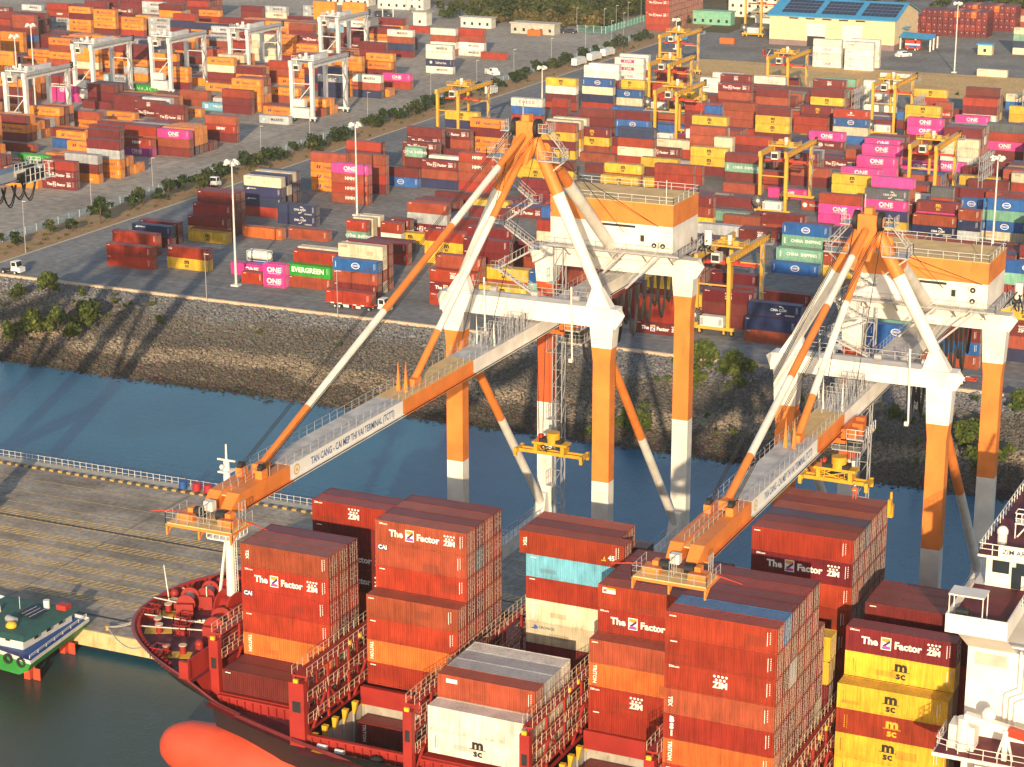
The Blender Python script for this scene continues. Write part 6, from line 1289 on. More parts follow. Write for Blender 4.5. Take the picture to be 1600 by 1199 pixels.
# ---- everything past that number: one mesh of real boxes with their own gaps, doors bars and lettering
INKC={k:tuple(M[k].node_tree.nodes['Principled BSDF'].inputs['Base Color'].default_value[:3]) for k in M if k.startswith('print_')}
def far_mesh(name,items):
    V=[];F4=[];C=[];T=[];TC=[];n=0
    boxf=np.array([(0,3,2,1),(4,5,6,7),(0,1,5,4),(1,2,6,5),(2,3,7,6),(3,0,4,7)])
    Vl=[];Fl=[];Cl=[]
    def addb(x0,x1,y0,y1,z0,z1,c):
        nonlocal n
        Vl.append(np.array([(x0,y0,z0),(x1,y0,z0),(x1,y1,z0),(x0,y1,z0),(x0,y0,z1),(x1,y0,z1),(x1,y1,z1),(x0,y1,z1)])); Fl.append(boxf+n); Cl.append(np.repeat([c],6,0)); n+=8
    for x,y,z,l,c,lg in items:
        L=LN[l]; addb(x+.02,x+L-.02,y+.02,y+CW-.02,z+.03,z+CHT-.02,c)
        addb(x+.05,x+L-.05,y+.05,y+CW-.05,z+CHT-.03,z+CHT-.012,tuple(.84*q+.16*d for q,d in zip(c,(.34,.25,.25))))
        dk=tuple(q*.8 for q in c)
        for xx in (x,x+L-.16): addb(xx,xx+.16,y,y+.12,z+.02,z+CHT,dk)
        addb(x,x+L,y,y+.06,z+CHT-.13,z+CHT,dk); addb(x,x+L,y,y+.06,z,z+.15,dk)
        for k in (.4,.85,1.5,2.0): addb(x+L-.02,x+L+.03,y+k,y+k+.05,z+.1,z+CHT-.1,(.30,.27,.25))
    me_v=[];me_f=[];me_c=[]
    V=np.concatenate(Vl);F=np.concatenate(Fl);C=np.concatenate(Cl)
    # lettering polygons
    faces=[list(f) for f in F]; cols=[C]; vs=[V]; nn=len(V); lc=[]
    for x,y,z,l,c,lg in items:
        if lg in('plain',''): continue
        k=(lg,l)
        if k not in LOGO: LOGO[k]=(lettering(lg,LN[l]),None)
        P=LOGO[k][0]; a=np.array([(x+u,y-.015-3*d_,z+v) for (u,v),d_ in zip(P.v,P.d)]); vs.append(a)
        for f,m in zip(P.f,P.m): faces.append([nn+i for i in f]); lc.append(INKC[P.inks[m]])
        nn+=len(a)
    if lc: cols.append(np.array(lc))
    V=np.concatenate(vs); C=np.concatenate(cols)
    me=bpy.data.meshes.new(name); me.from_pydata(V.tolist(),[],faces); me.materials.append(M['far_container_paint'])
    at=me.attributes.new('col','FLOAT_COLOR','FACE'); at.data.foreach_set('color',np.c_[C,np.ones(len(C))].astype('f').ravel()); me.update(); return me
tag(link('far_containers',far_mesh('far_containers',far)),kind='stuff')
# ================================================================ THE SHIP
YC=220.3; HB=23.3
ship=empty('container_ship',(-60,YC,0)); tag(ship,'long red-decked container ship with black hull lying alongside the quay','ship')
def S(name,b,m): 
    o=b.build(name,m,ship); o.location=(60,-YC,0); return o
def hbx(x,xs,Le,e): t=min(1,max(0,(x-xs)/Le)); return HB*t**e
LV=[(-6,-145.5,80,.95),(-2,-145,76,.9),(3,-143.5,72,1.1),(8,-144.5,66,.98),(12.5,-146.5,54,.74),(17,-149,36,.38)]
b=MB(); NS=26
for sgn in (-1,1):
    vs=[]
    for z,xs,Le,e in LV:
        for i in range(NS): s=(i/(NS-2))**1.8 if i<NS-1 else None; vs.append((xs+Le*s,YC+sgn*HB*s**e,z) if s is not None else (25,YC+sgn*HB,z))
    for k in range(len(LV)-1):
        f=[]
        for i in range(NS-1):
            q=(k*NS+i,k*NS+i+1,(k+1)*NS+i+1,(k+1)*NS+i); f.append(q if sgn<0 else q[::-1])
        b.add(vs,f,1 if LV[k+1][0]<=3 else 0,True)
S('hull',b,[M['hull_black'],M['bulb_red']])
# bulbous bow
b=MB(); n=18; vs=[];rings=[(-152.3,.25,.3),(-152.05,1.2,.3),(-151.4,2.2,.3),(-150.2,3.0,.3),(-148,3.7,.3),(-144,4.05,.2),(-138,4.35,0),(-130,4.7,-.3),(-120,4.9,-.8),(-108,6.0,-1.5)]
for x,r,zc in rings:
    for i in range(n): a=2*PI*i/n; vs.append((x,YC+r*.95*math.sin(a),zc+r*math.cos(a)))
b.add(vs,[(k*n+i,k*n+(i+1)%n,(k+1)*n+(i+1)%n,(k+1)*n+i) for k in range(len(rings)-1) for i in range(n)],0,True); b.add(vs[:n],[tuple(range(n))[::-1]],0,True)
S('bulbous_bow',b,M['bulb_red'])
b=MB()
for i in range(14): b.box(-131.5+.35*math.sin(i*.22),-131.3+.35*math.sin(i*.22),YC-4.4*math.sin(.2+i*.09)-.02,YC-4.4*math.sin(.2+i*.09)+.02,3.9-i*.28,4.05-i*.28)
S('draught_mark',b,M['print_white'])
# forecastle bulwark, deck
FX=-134.6
def foc(q,z):   # q 0..1 along the forecastle, z 17..21.2
    t=(z-17)/4.2; xs=-149-3.2*t; Le=36-12*t; x=xs+(-128-xs)*q; return x,hbx(x,xs,Le,.38+.02*t)
def ztop(x): 
    t=min(1,max(0,(x+138.5)/6.5)); return 21.2-4.1*t*t*(3-2*t)
def side(x,z):  # half breadth at x for a height between deck and bulwark top
    t=(z-17)/4.2; xs=-149-3.2*t; return hbx(x,xs,36-12*t,.38+.02*t)
b=MB(); NB=34
for sgn in (-1,1):
    top=[];low=[];itop=[];ilow=[]
    for i in range(NB):
        q=(i/(NB-1))**1.9; x0,h0=foc(q,17); x1=-152.2+(x0+149)*(24.2/21) if x0<-128 else x0; zt=ztop(x1); h1=side(x1,zt)
        top.append((x1,YC+sgn*h1,zt)); low.append((x0,YC+sgn*h0,16.9)); k=.3*(1-q)
        itop.append((x1+k,YC+sgn*max(0,h1-.3),zt)); zl=min(19.8,zt-.9) if x1<FX else 15.9; xl=x1+k; ilow.append((xl,YC+sgn*max(0,side(xl,zl)-.3),zl))
    mid=[tuple(a*.45+c*.55 for a,c in zip(p,q)) for p,q in zip(low,top)]
    for A1,B1,m,fl in ((low,mid,2,0),(mid,top,3,0),(ilow,itop,0,1),(top,itop,1,0)):
        f=[(i,i+1,NB+i+1,NB+i) for i in range(NB-1)]
        if (sgn>0)!=bool(fl): f=[q[::-1] for q in f]
        b.add(A1+B1,f,m,True)
    for i in range(1,34):
        q=(i/34)**1.6; x,h=foc(q,20.4)
        if h>1 and x<-138.5: b.bar((x+.15,YC+sgn*(h-.30),19.9),(x+.15,YC+sgn*(h-.30),21.1),.14,.5,0)
S('bulwark',b,[M['ship_red'],mk('cap_pink',(.26,.06,.07)),M['hull_black'],mk('bow_maroon',(.15,.02,.025))])
b=MB(); vs=[];m=20
for sgn in (-1,1):
    for i in range(m): q=(i/(m-1))**2; x=-151.3+(FX+151.3)*q; h=side(x,19.85); vs.append((x,YC+sgn*max(.02,h-.3),19.85))
b.add(vs,[(i,i+1,m+i+1,m+i) for i in range(m-1)],0); b.quad((FX,YC-15,15.9),(FX,YC+15,15.9),(FX,YC+18,19.85),(FX,YC-18,19.85),1)
S('forecastle_deck',b,[M['deck_maroon'],M['ship_red']])
# main deck with open holds in the second and fourth bay
b=MB(); zD=15.9
def deckstrip(x0,x1,y0,y1): b.quad((x0,y0,zD),(x1,y0,zD),(x1,y1,zD),(x0,y1,zD))
for i in range(8):
    xa=FX+i*2.05; xb=xa+2.05; ha=hbx(xa,-149,36,.38)-.1; hb_=hbx(xb,-149,36,.38)-.1
    if xb<-118.1: b.quad((xa,YC-ha,zD),(xb,YC-hb_,zD),(xb,YC+hb_,zD),(xa,YC+ha,zD))

HOLES=[(-117.6,-104.0,200.2,212.6),(-88.2,-75.4,200.2,212.6)]
xs=[-118.2,-117.6,-104.0,-88.2,-75.4,25]
for a,c in zip(xs[:-1],xs[1:]):
    hole=[h for h in HOLES if h[0]<=a and c<=h[1]]
    if hole: deckstrip(a,c,YC-HB+.1,hole[0][2]); deckstrip(a,c,hole[0][3],YC+HB-.1)
    else: deckstrip(a,c,YC-HB+.1,YC+HB-.1)
S('main_deck',b,M['deck_maroon'])
for x0,x1,y0,y1 in HOLES:
    b=MB(); zb_=9.0; yb_=y0+(11.4 if x0<-100 else 1.6); b.quad((x0,yb_,zb_),(x1,yb_,zb_),(x1,y1,zb_),(x0,y1,zb_)); b.quad((x0,yb_,zb_),(x0,y1,zb_),(x0,y1,17.4),(x0,y0,17.4)); b.quad((x1,y1,zb_),(x1,yb_,zb_),(x1,y0,17.4),(x1,y1,17.4)); b.quad((x0,y1,zb_),(x1,y1,zb_),(x1,y1,16),(x0,y1,16)); b.quad((x1,yb_,zb_),(x0,yb_,zb_),(x0,y0,16),(x1,y0,16)); S('hold_wall',b,M['hold_beige'])
b=MB();b2=MB()
for x0,x1,y0,y1 in HOLES:
    for k in range(6):
        y=y0+.1+k*2.45
        b=MB(); b.bar((x0+.2,y,max(9.3,15.9-(y-y0)*.62)),(x0+.2,y,15.6),.22,.22); S('cell_guide',b,M['galv']); b=MB(); b.frus((x0+.25,y,15.5),(.12,.12),(x0+.45,y,17.2),(.35,.3)); S('guide_cone',b,M['light_yellow'])
for x0,x1,y0,y1 in HOLES:
    put_container(x0+.9,209.8,11.9,40,'m:tri','%s, down in the open hold of the %s'%('@','second bay' if x0<-100 else 'fourth bay'),'containers in the open holds')
# coaming, hatch covers
b=MB()
for x0,x1 in ((-133.2,-120),(-117.6,-104.0),(-103.0,-89.8),(-88.2,-75.4),(-73.6,-60.4),(-59,-45.4)):
    ya=199.4 if x0>-120 else 204.6; yb=2*YC-ya
    for y in (ya,yb-.5): b.box(x0,x1,y,y+.5,zD,17.3)
    for i in range(12): xx=x0+.6+i*1.1; b.box(xx,xx+.12,ya-.35,ya,zD,17.1)
    h=[h for h in HOLES if abs(h[0]-x0)<.3]
    y0=h[0][3] if h else ya+.5
    b.box(x0,x1,y0,yb-.5,16.4,17.4)
    if h: b.box(x0,x1,y0-.35,y0+.3,15.9,18.2); b.box(x0-.5,x0,ya,y0,zD,17.4); b.box(x1,x1+.4,ya,y0,zD,17.4)
S('hatch_coaming',b,M['ship_red'])
b=MB()
for x0,x1,y0,y1 in ((-116.6,-104,198.3,199.0),(-104,-75,197.6,198.3)): b.box(x0,x1,y0,y1,zD+.01,zD+.02)
for i in range(6): x=-116.0+i*2.2; b.box(x,x+.6,198.2,199.2,zD+.02,zD+.03)
S('walkway_stripe',b,M['light_yellow'])
b=MB(); pts=[]
for i in range(40):
    x=-129+i*.9; 
    if x>-100: break
    pts.append((x,YC-hbx(x,-149,36,.38)+.15,zD))
for a,c in zip(pts[:-1],pts[1:]): b.bar((a[0],a[1],zD+.75),(c[0],c[1],zD+.75),.14,.5)
b.bar((-100,YC-HB+.15,zD+.7),(20,YC-HB+.15,zD+.7),.14,.5)
S('side_bulwark',b,M['bow_maroon'])
# lashing bridges
def lashing_bridge(x,y0,y1,ztop,wide,name_l):
    root=ship
    b=MB(); ys=np.arange(y0,y1+.1,RP*2); w=wide/2
    b.box(x-w,x+w,y0-1.1,y0-.2,zD,ztop-.6,0)      # outboard tower
    b.box(x-w*.55,x+w*.55,y0-1.12,y0-1.08,ztop-4.3,ztop-2.9,1)
    for y in ys:
        for xx in ((x-w*.8,x+w*.8) if wide>1.4 else (x,)): b.bar((xx,y,zD),(xx,y,ztop),.27,.27,0)
    for z in (18.6,21.4,ztop):
        b.box(x-w,x+w,y0-.2,y1,z-.22,z,0)
    for i,(ya,yb) in enumerate(zip(ys[:-1],ys[1:])):
        if i%2==0: b.bar((x+w*.7,ya,zD),(x+w*.7,yb,21.2),.26,.26,0)
        else: b.bar((x+w*.7,yb,zD),(x+w*.7,ya,21.2),.26,.26,0)
    o=S('lashing_bridge',b,[M['ship_red'],M['black']])
    r=MB()
    for z in (18.6,21.4,ztop): r.rail([(x+w,y0-.2,z),(x+w,y1,z)],1.1,1.25,.055); r.rail([(x-w,y0-.2,z),(x-w,y1,z)],1.1,1.25,.055)
    for i in range(int((y1-y0)*1.3)):                               # stowed lashing rods and turnbuckles
        y=y0+rng.uniform(0,y1-y0); z=rng.choice((18.6,21.4,ztop)); r.bar((x+w+.1,y,z+rng.uniform(-.6,.9)),(x+w+.15,y+rng.uniform(-.7,.7),z+rng.uniform(.9,1.6)-1.5*(rng.random()<.5)),.06,.06)
    ro=r.build('railing',mk('rail_cream',(.55,.42,.30)) if 'rail_cream' not in M else M['rail_cream'],o)
    l=MB(); l.box(x-.28,x+.28,y0-1.25,y0-.95,ztop-.55,ztop-.1); l.build('lamp',M['light_yellow'],o)
    for y in (y0+2*RP*2,y0+2*RP*2+2.5): l=MB(); l.box(x+w-.05,x+w+.2,y-.18,y+.18,ztop+.1,ztop+.6); l.build('lamp',M['light_yellow'],o)
for x,y0,w in ((-134.1,206.6,1.3),(-118.65,199.9,2.0),(-103.45,198.4,1.1),(-89.0,198.4,1.2),(-74.4,198.4,1.2),(-59.6,198.4,1.2)): lashing_bridge(x,y0,2*YC-y0,24.5,w,'')
# breakwater
b=MB(); b.box(-135.35,-135.15,YC-18.6,YC+18.6,19.7,22.6)
for k in range(17): y=YC-18.4+k*2.3; b.add([(-136.9,y,19.9),(-135.3,y,19.9),(-135.3,y,22.4),(-135.6,y,22.4),(-136.9,y+.12,19.9),(-135.3,y+.12,19.9),(-135.3,y+.12,22.4),(-135.6,y+.12,22.4)],[(0,1,2,3),(7,6,5,4),(0,3,7,4),(3,2,6,7)])
b.box(-136.2,-134.9,YC-19.2,YC-18.7,20.3,22.5)
S('breakwater',b,M['ship_red'])
# foremast with platforms
b=MB(); mx=-140.6
b.tube((mx,YC,19.8),(mx,YC,36),.62,.52,14); b.tube((mx,YC,36),(mx,YC,41.5),.55,.40,12); b.tube((mx,YC,41.5),(mx,YC,43.6),.16,.1,8)
b.bar((mx-2.0,YC-.5,19.8),(mx-.5,YC,31),.28,.28); b.box(mx-1.9,mx+1.9,YC-1.6,YC+1.6,35.8,36.1); b.box(mx-2.2,mx+1.6,YC-1.8,YC+1.8,31.2,31.4); b.box(mx-.8,mx+.8,YC-.9,YC+.9,40.0,40.2)
b.box(mx-1.3,mx+1.3,YC-.1,YC+.1,41.4,41.6); b.ball((mx-.2,YC-.8,40.8),.35,8); b.ball((mx+.6,YC+.4,37.2),.4,8)
b.rail([(mx-1.9,YC-1.6,36.1),(mx+1.9,YC-1.6,36.1),(mx+1.9,YC+1.6,36.1),(mx-1.9,YC+1.6,36.1),(mx-1.9,YC-1.6,36.1)],1.2,1.0,.09); b.rail([(mx-2.2,YC-1.8,31.4),(mx+1.6,YC-1.8,31.4),(mx+1.6,YC+1.8,31.4)],1.2,1.0,.09)
for s in (-.25,.25): b.bar((mx+.95,YC+s,20),(mx+.8,YC+s,36),.07)
for i in range(40): b.bar((mx+.93,YC-.25,20.3+i*.4),(mx+.93,YC+.25,20.3+i*.4),.05)
S('foremast',b,M['ship_white'])
b=MB(); b.tube((-151.2,YC+1.5,19.9),(-151.6,YC+1.2,25.2),.10,.06,6); b.tube((-145.5,222,19.9),(-145.5,222,23),.10,.08,6); b.tube((-142.4,219,19.9),(-142.2,219,22.5),.1,.08,6); S('jackstaff',b,M['ship_white'])
# mooring winches, windlass, bollards, pads, lines
def winch(x,y,r,L,ang,rope='rope'):
    b=MB(); 
    for s in (-1,1): b.tube((0,s*L/2-.12,r+.4),(0,s*L/2+.12,r+.4),r,r,18,0); 
    b.tube((0,-L/2,r+.4),(0,L/2,r+.4),r*.55,r*.55,14,1); b.tube((0,-L/2,r+.4),(0,-L*.05,r+.4),r*.66,r*.66,14,1)
    b.box(-r*.9,r*.9,-L/2-.9,-L/2-.35,0,r*1.5,0); b.box(-r*.9,r*.9,L/2+.3,L/2+.6,0,r*1.1,0); b.box(-.5,.5,L/2+.6,L/2+1.5,.2,1.2,0)
    o=b.build('winch',[M['ship_red'],M[rope]],ship); o.location=(x+60,y-YC,19.85); o.rotation_euler=(0,0,ang); return o
winch(-147.2,220.2,1.25,2.6,.35); winch(-146.3,223.6,1.2,2.4,.3); winch(-140.2,219.4,2.0,2.2,1.35,'ship_red'); winch(-139.3,214.9,1.45,3.2,.25,'ship_red'); winch(-145.6,227.5,1.2,2.4,-.2)
for (px,py_,ang,pts) in ((-147.2,213.3,.5,((-148.0,214.3),(-146.8,212.8))),(-149.3,218.4,.35,((-149.5,219.0),(-149.7,220.7))),(-140.9,207.7,.35,((-142.1,207.4),(-140.4,208.4))),(-147,228,.1,((-147.6,228),(-146,228)))):
    b=MB(); b.box(-1.8,1.8,-1.0,1.0,0,.03,0); o=b.build('bollard_pad',M['light_yellow'],ship); o.location=(px+60,py_-YC,19.86); o.rotation_euler=(0,0,ang)
    for qx,qy in pts:
        b=MB(); b.tube((0,0,0),(0,0,1.1),.42,.42,12,0); b.tube((0,0,1.1),(0,0,1.22),.52,.52,12,1); o=b.build('bollard',[M['ship_red'],mk('pale_top',(.6,.45,.3)) if 'pale_top' not in M else M['pale_top']],ship); o.location=(qx+60,qy-YC,19.85)
for p,q in (((-151.0,215.4,20.7),(-139.6,215.3,21.2)),((-149.6,211.8,20.7),(-139.8,213.9,20.9)),((-152,219.5,21.3),(-147.3,219.6,21.1)),((-150.8,224.5,21),(-146.4,223,21))): b=MB(); b.tube(p,q,.10,.10,6); S('mooring_rope',b,M['rope'])
b=MB()
for i in range(7): b.ball((-144.4+i*.55,217.2+.28*i,20.1+.08*i),.33,6,0,.6)
S('anchor_chain',b,M['ship_white'])
for (x,y) in ((-143.8,213.6),(-145.2,216.0),(-142.3,206.3),(-150.6,216.8)):
    b=MB(); b.rail([(x-1,y-.8,19.9),(x+1,y-.8,19.9),(x+1,y+.8,19.9),(x-1,y+.8,19.9),(x-1,y-.8,19.9)],1.4,1,.09); b.box(x-.6,x+.5,y-.5,y+.4,19.9,20.6); S('hatch_guard',b,M['ship_red'])
for x,y in ((-138.7,209.5),(-137.6,212.5),(-150.8,222.5),(-138.5,229)): b=MB(); b.tube((x,y,19.9),(x,y,21.0),.55,.55,12); b.ball((x,y,21.0),.6,10); S('vent_cowl',b,M['ship_red'])
b=MB(); b.ball((-108.0,198.2,16.4),.9,9,0,.7); S('covered_boat',b,M['tyre']); b=MB(); b.tube((-116.0,198.9,16.4),(-114.8,198.9,16.4),.38,.38,10); b.tube((-113.5,198.6,16.4),(-112.4,198.6,16.4),.35,.35,10); S('liferaft_canister',b,M['ship_white'])
# bridge house at the right edge
b=MB(); X0=-42.4
b.box(X0,-18,203.0,237.6,15.9,40.6)
b.add([(X0,203,40.6),(-20,203,40.6),(-20,203,45),(X0,203,45),(X0,197.4,44.2),(-37.5,197.4,44.2),(-37.5,203,40.6)],[(0,4,5,6),(0,3,4)],0)
b.box(X0-1.2,-37.5,197.2,243.4,44.2,45.0)
for (x0,x1,y0,y1) in ((X0-1.2,-37.5,197.2,197.35),(X0-1.2,X0-1.05,197.35,209),(-37.65,-37.5,197.35,203.5)): b.box(x0,x1,y0,y1,45.0,46.15)
b.box(X0,-30,209.2,231.4,45.0,48.6); b.box(X0-.6,-29.5,207.6,233,48.6,48.85,0)
b.box(X0,-37,209.0,209.2,45.2,45.3)
for i in range(3): # openings with raised rims under the wing
    x=X0+.9+i*3.2; b.box(x,x+2.4,202.9,203.0,41.2,41.35); 
o=S('bridge_house',b,M['ship_white'])
for i in range(5): b=MB(); x=X0+.7+i*2.4; b.box(x,x+1.7,208.97,209.0+.05,46.6,47.9); b.build('window',M['glass'],o)
for i in range(11): b=MB(); y=210+i*1.9; b.box(X0-.04,X0,y,y+1.5,46.5,47.8); b.build('window',M['glass'],o)
b=MB(); b.box(-39.7,-38.7,208.93,209.0,45.1,47.4); b.build('door',M['glass'],o)
b=MB(); b.box(X0-.6,-29.5,207.6,233,48.86,48.9); b.box(X0-1.0,-37.7,197.4,209,45.0,45.04); S('bridge_deck_floor',b,M['deck_maroon'])
b=MB(); b.rail([(-29.5,207.7,48.9),(X0-.5,207.7,48.9),(X0-.5,232.9,48.9),(-29.5,232.9,48.9)],1.15,1.4,.07); b.rail([(-37.6,203.5,45),(-37.6,209,45)],1.1,1.2,.07); S('bridge_railing',b,M['ship_white'])
P=Print(); P.rect(-2.0,2.0,-.55,.55,'print_white'); P.text('ZIM ARIES',0,0,.72,'print_black',.012); o2=link('name_board',P.mesh('name_board'),ship); o2.location=(60-38.9,207.45-YC,49.5)
b=MB(); b.tube((-37.2,215,48.9),(-37.2,215,55),.35,.25,10); b.tube((-36.6,219,48.9),(-36.6,219,57.5),.12,.08,6); b.box(-38.6,-35.8,214.9,215.1,53.6,53.9); b.box(-37.9,-36.5,214.4,215.6,51.4,51.55)
b.tube((-41.4,211.5,48.9),(-41.4,211.5,50),.5,.5,12); b.ball((-41.4,211.5,50.2),.62,10); b.tube((-40.2,224,48.9),(-40.2,224,51.5),.12,.12,6); b.ball((-40.2,224,51.7),.55,10); b.bar((-41.6,230,48.9),(-41.6,230,56.5),.08)
b.bar((-38.6,228,48.9),(-36.5,226,53.5),.3,.3)
for p,q in (((-40.4,214.0,48.9),(-37.4,215,53)),((-34.5,213,48.9),(-37,215,53))): b.bar(p,q,.14)
b.rail([(-40.6,213.4,50.6),(-39.2,213.4,50.6),(-39.2,214.8,50.6),(-40.6,214.8,50.6),(-40.6,213.4,50.6)],1.1,.7,.08); b.box(-40.6,-39.2,213.4,214.8,50.5,50.6)
for x in (-40.5,-39.3): b.bar((x,213.5,48.9),(x,213.5,50.6),.1)
S('radar_mast',b,M['ship_white']); b=MB(); b.ball((-38.4,213.8,51.3),.5,8); b.tube((-38.4,213.8,48.9),(-38.4,213.8,51),.12,.12,6); S('signal_lamp',b,M['plastic_green'])
b=MB(); b.box(-43.5,-40.0,197.5,199.9,48.0,48.15,0)            # canopy shelter on the wing end
for x,y in ((-43.4,197.6),(-40.1,197.6),(-43.4,199.8),(-40.1,199.8)): b.bar((x,y,45),(x,y,48),.09,.09,0)
b.box(-42.9,-41.6,198.2,198.9,45.1,46.3,1); S('wing_shelter',b,[M['ship_white'],M['black']])
# funnel-side face details: panels with recess shade painted in beige, pipes, boat deck
b=MB()
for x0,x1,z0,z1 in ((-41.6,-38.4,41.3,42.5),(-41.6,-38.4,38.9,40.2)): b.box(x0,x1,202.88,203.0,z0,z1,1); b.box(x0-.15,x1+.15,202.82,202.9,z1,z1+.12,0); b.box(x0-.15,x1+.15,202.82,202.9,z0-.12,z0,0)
for i in range(3):
    x=-37.0+i*.55; b.path([(x,202.6,41),(x,202.6,37-i*.4),(x-1.3,202.6,36.2-i*.4),(x-1.3,202.6,32.5)],.16,8,0)
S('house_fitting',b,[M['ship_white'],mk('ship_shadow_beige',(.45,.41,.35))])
b=MB(); b.box(-44.2,-18,197.4,203.0,30.6,31.0); b.add([(-44.2,197.4,30.6),(-40,197.4,30.6),(-40,203,28.5),(-44.2,203,28.5)],[(0,1,2,3)]); b.box(-43,-40.4,199.0,201.2,31,33.6); b.tube((-41.6,199.2,31),(-41.6,199.2,34.5),.7,.6,12); b.ball((-39.2,199.4,35.2),.75,10)
b.bar((-41.5,199.4,34.6),(-30,198.6,33.2),.8,.8); b.bar((-38,198.5,31),(-37.2,198.6,34.2),.22); b.bar((-36.4,198.5,31),(-37.2,198.6,34.2),.22); b.bar((-37.2,198.5,31),(-37.2,198.6,34.2),.5)
b.rail([(-18,197.5,31),(-40.5,197.5,31),(-44.1,198.6,31),(-44.1,203,31)],1.15,1.4,.07); S('boat_deck',b,M['ship_white'])
b=MB(); b.box(-44.0,-18,197.5,202.9,31.0,31.04); S('boat_deck_floor',b,M['deck_maroon'])
b=MB(); b.bar((-37,198.8,34.1),(-31,198.4,33.4),.82,.82); S('crane_jib',b,M['machine_red'])
b=MB(); b.box(-40,-20,198.2,203,21.5,30.0,0); 
S('lower_house',b,M['ship_white'])
for k in range(9): b=MB(); b.box(-39.5+k*2.0,-38.6+k*2.0,198.15,198.2,26.5,27.6); S('porthole',b,M['glass'])
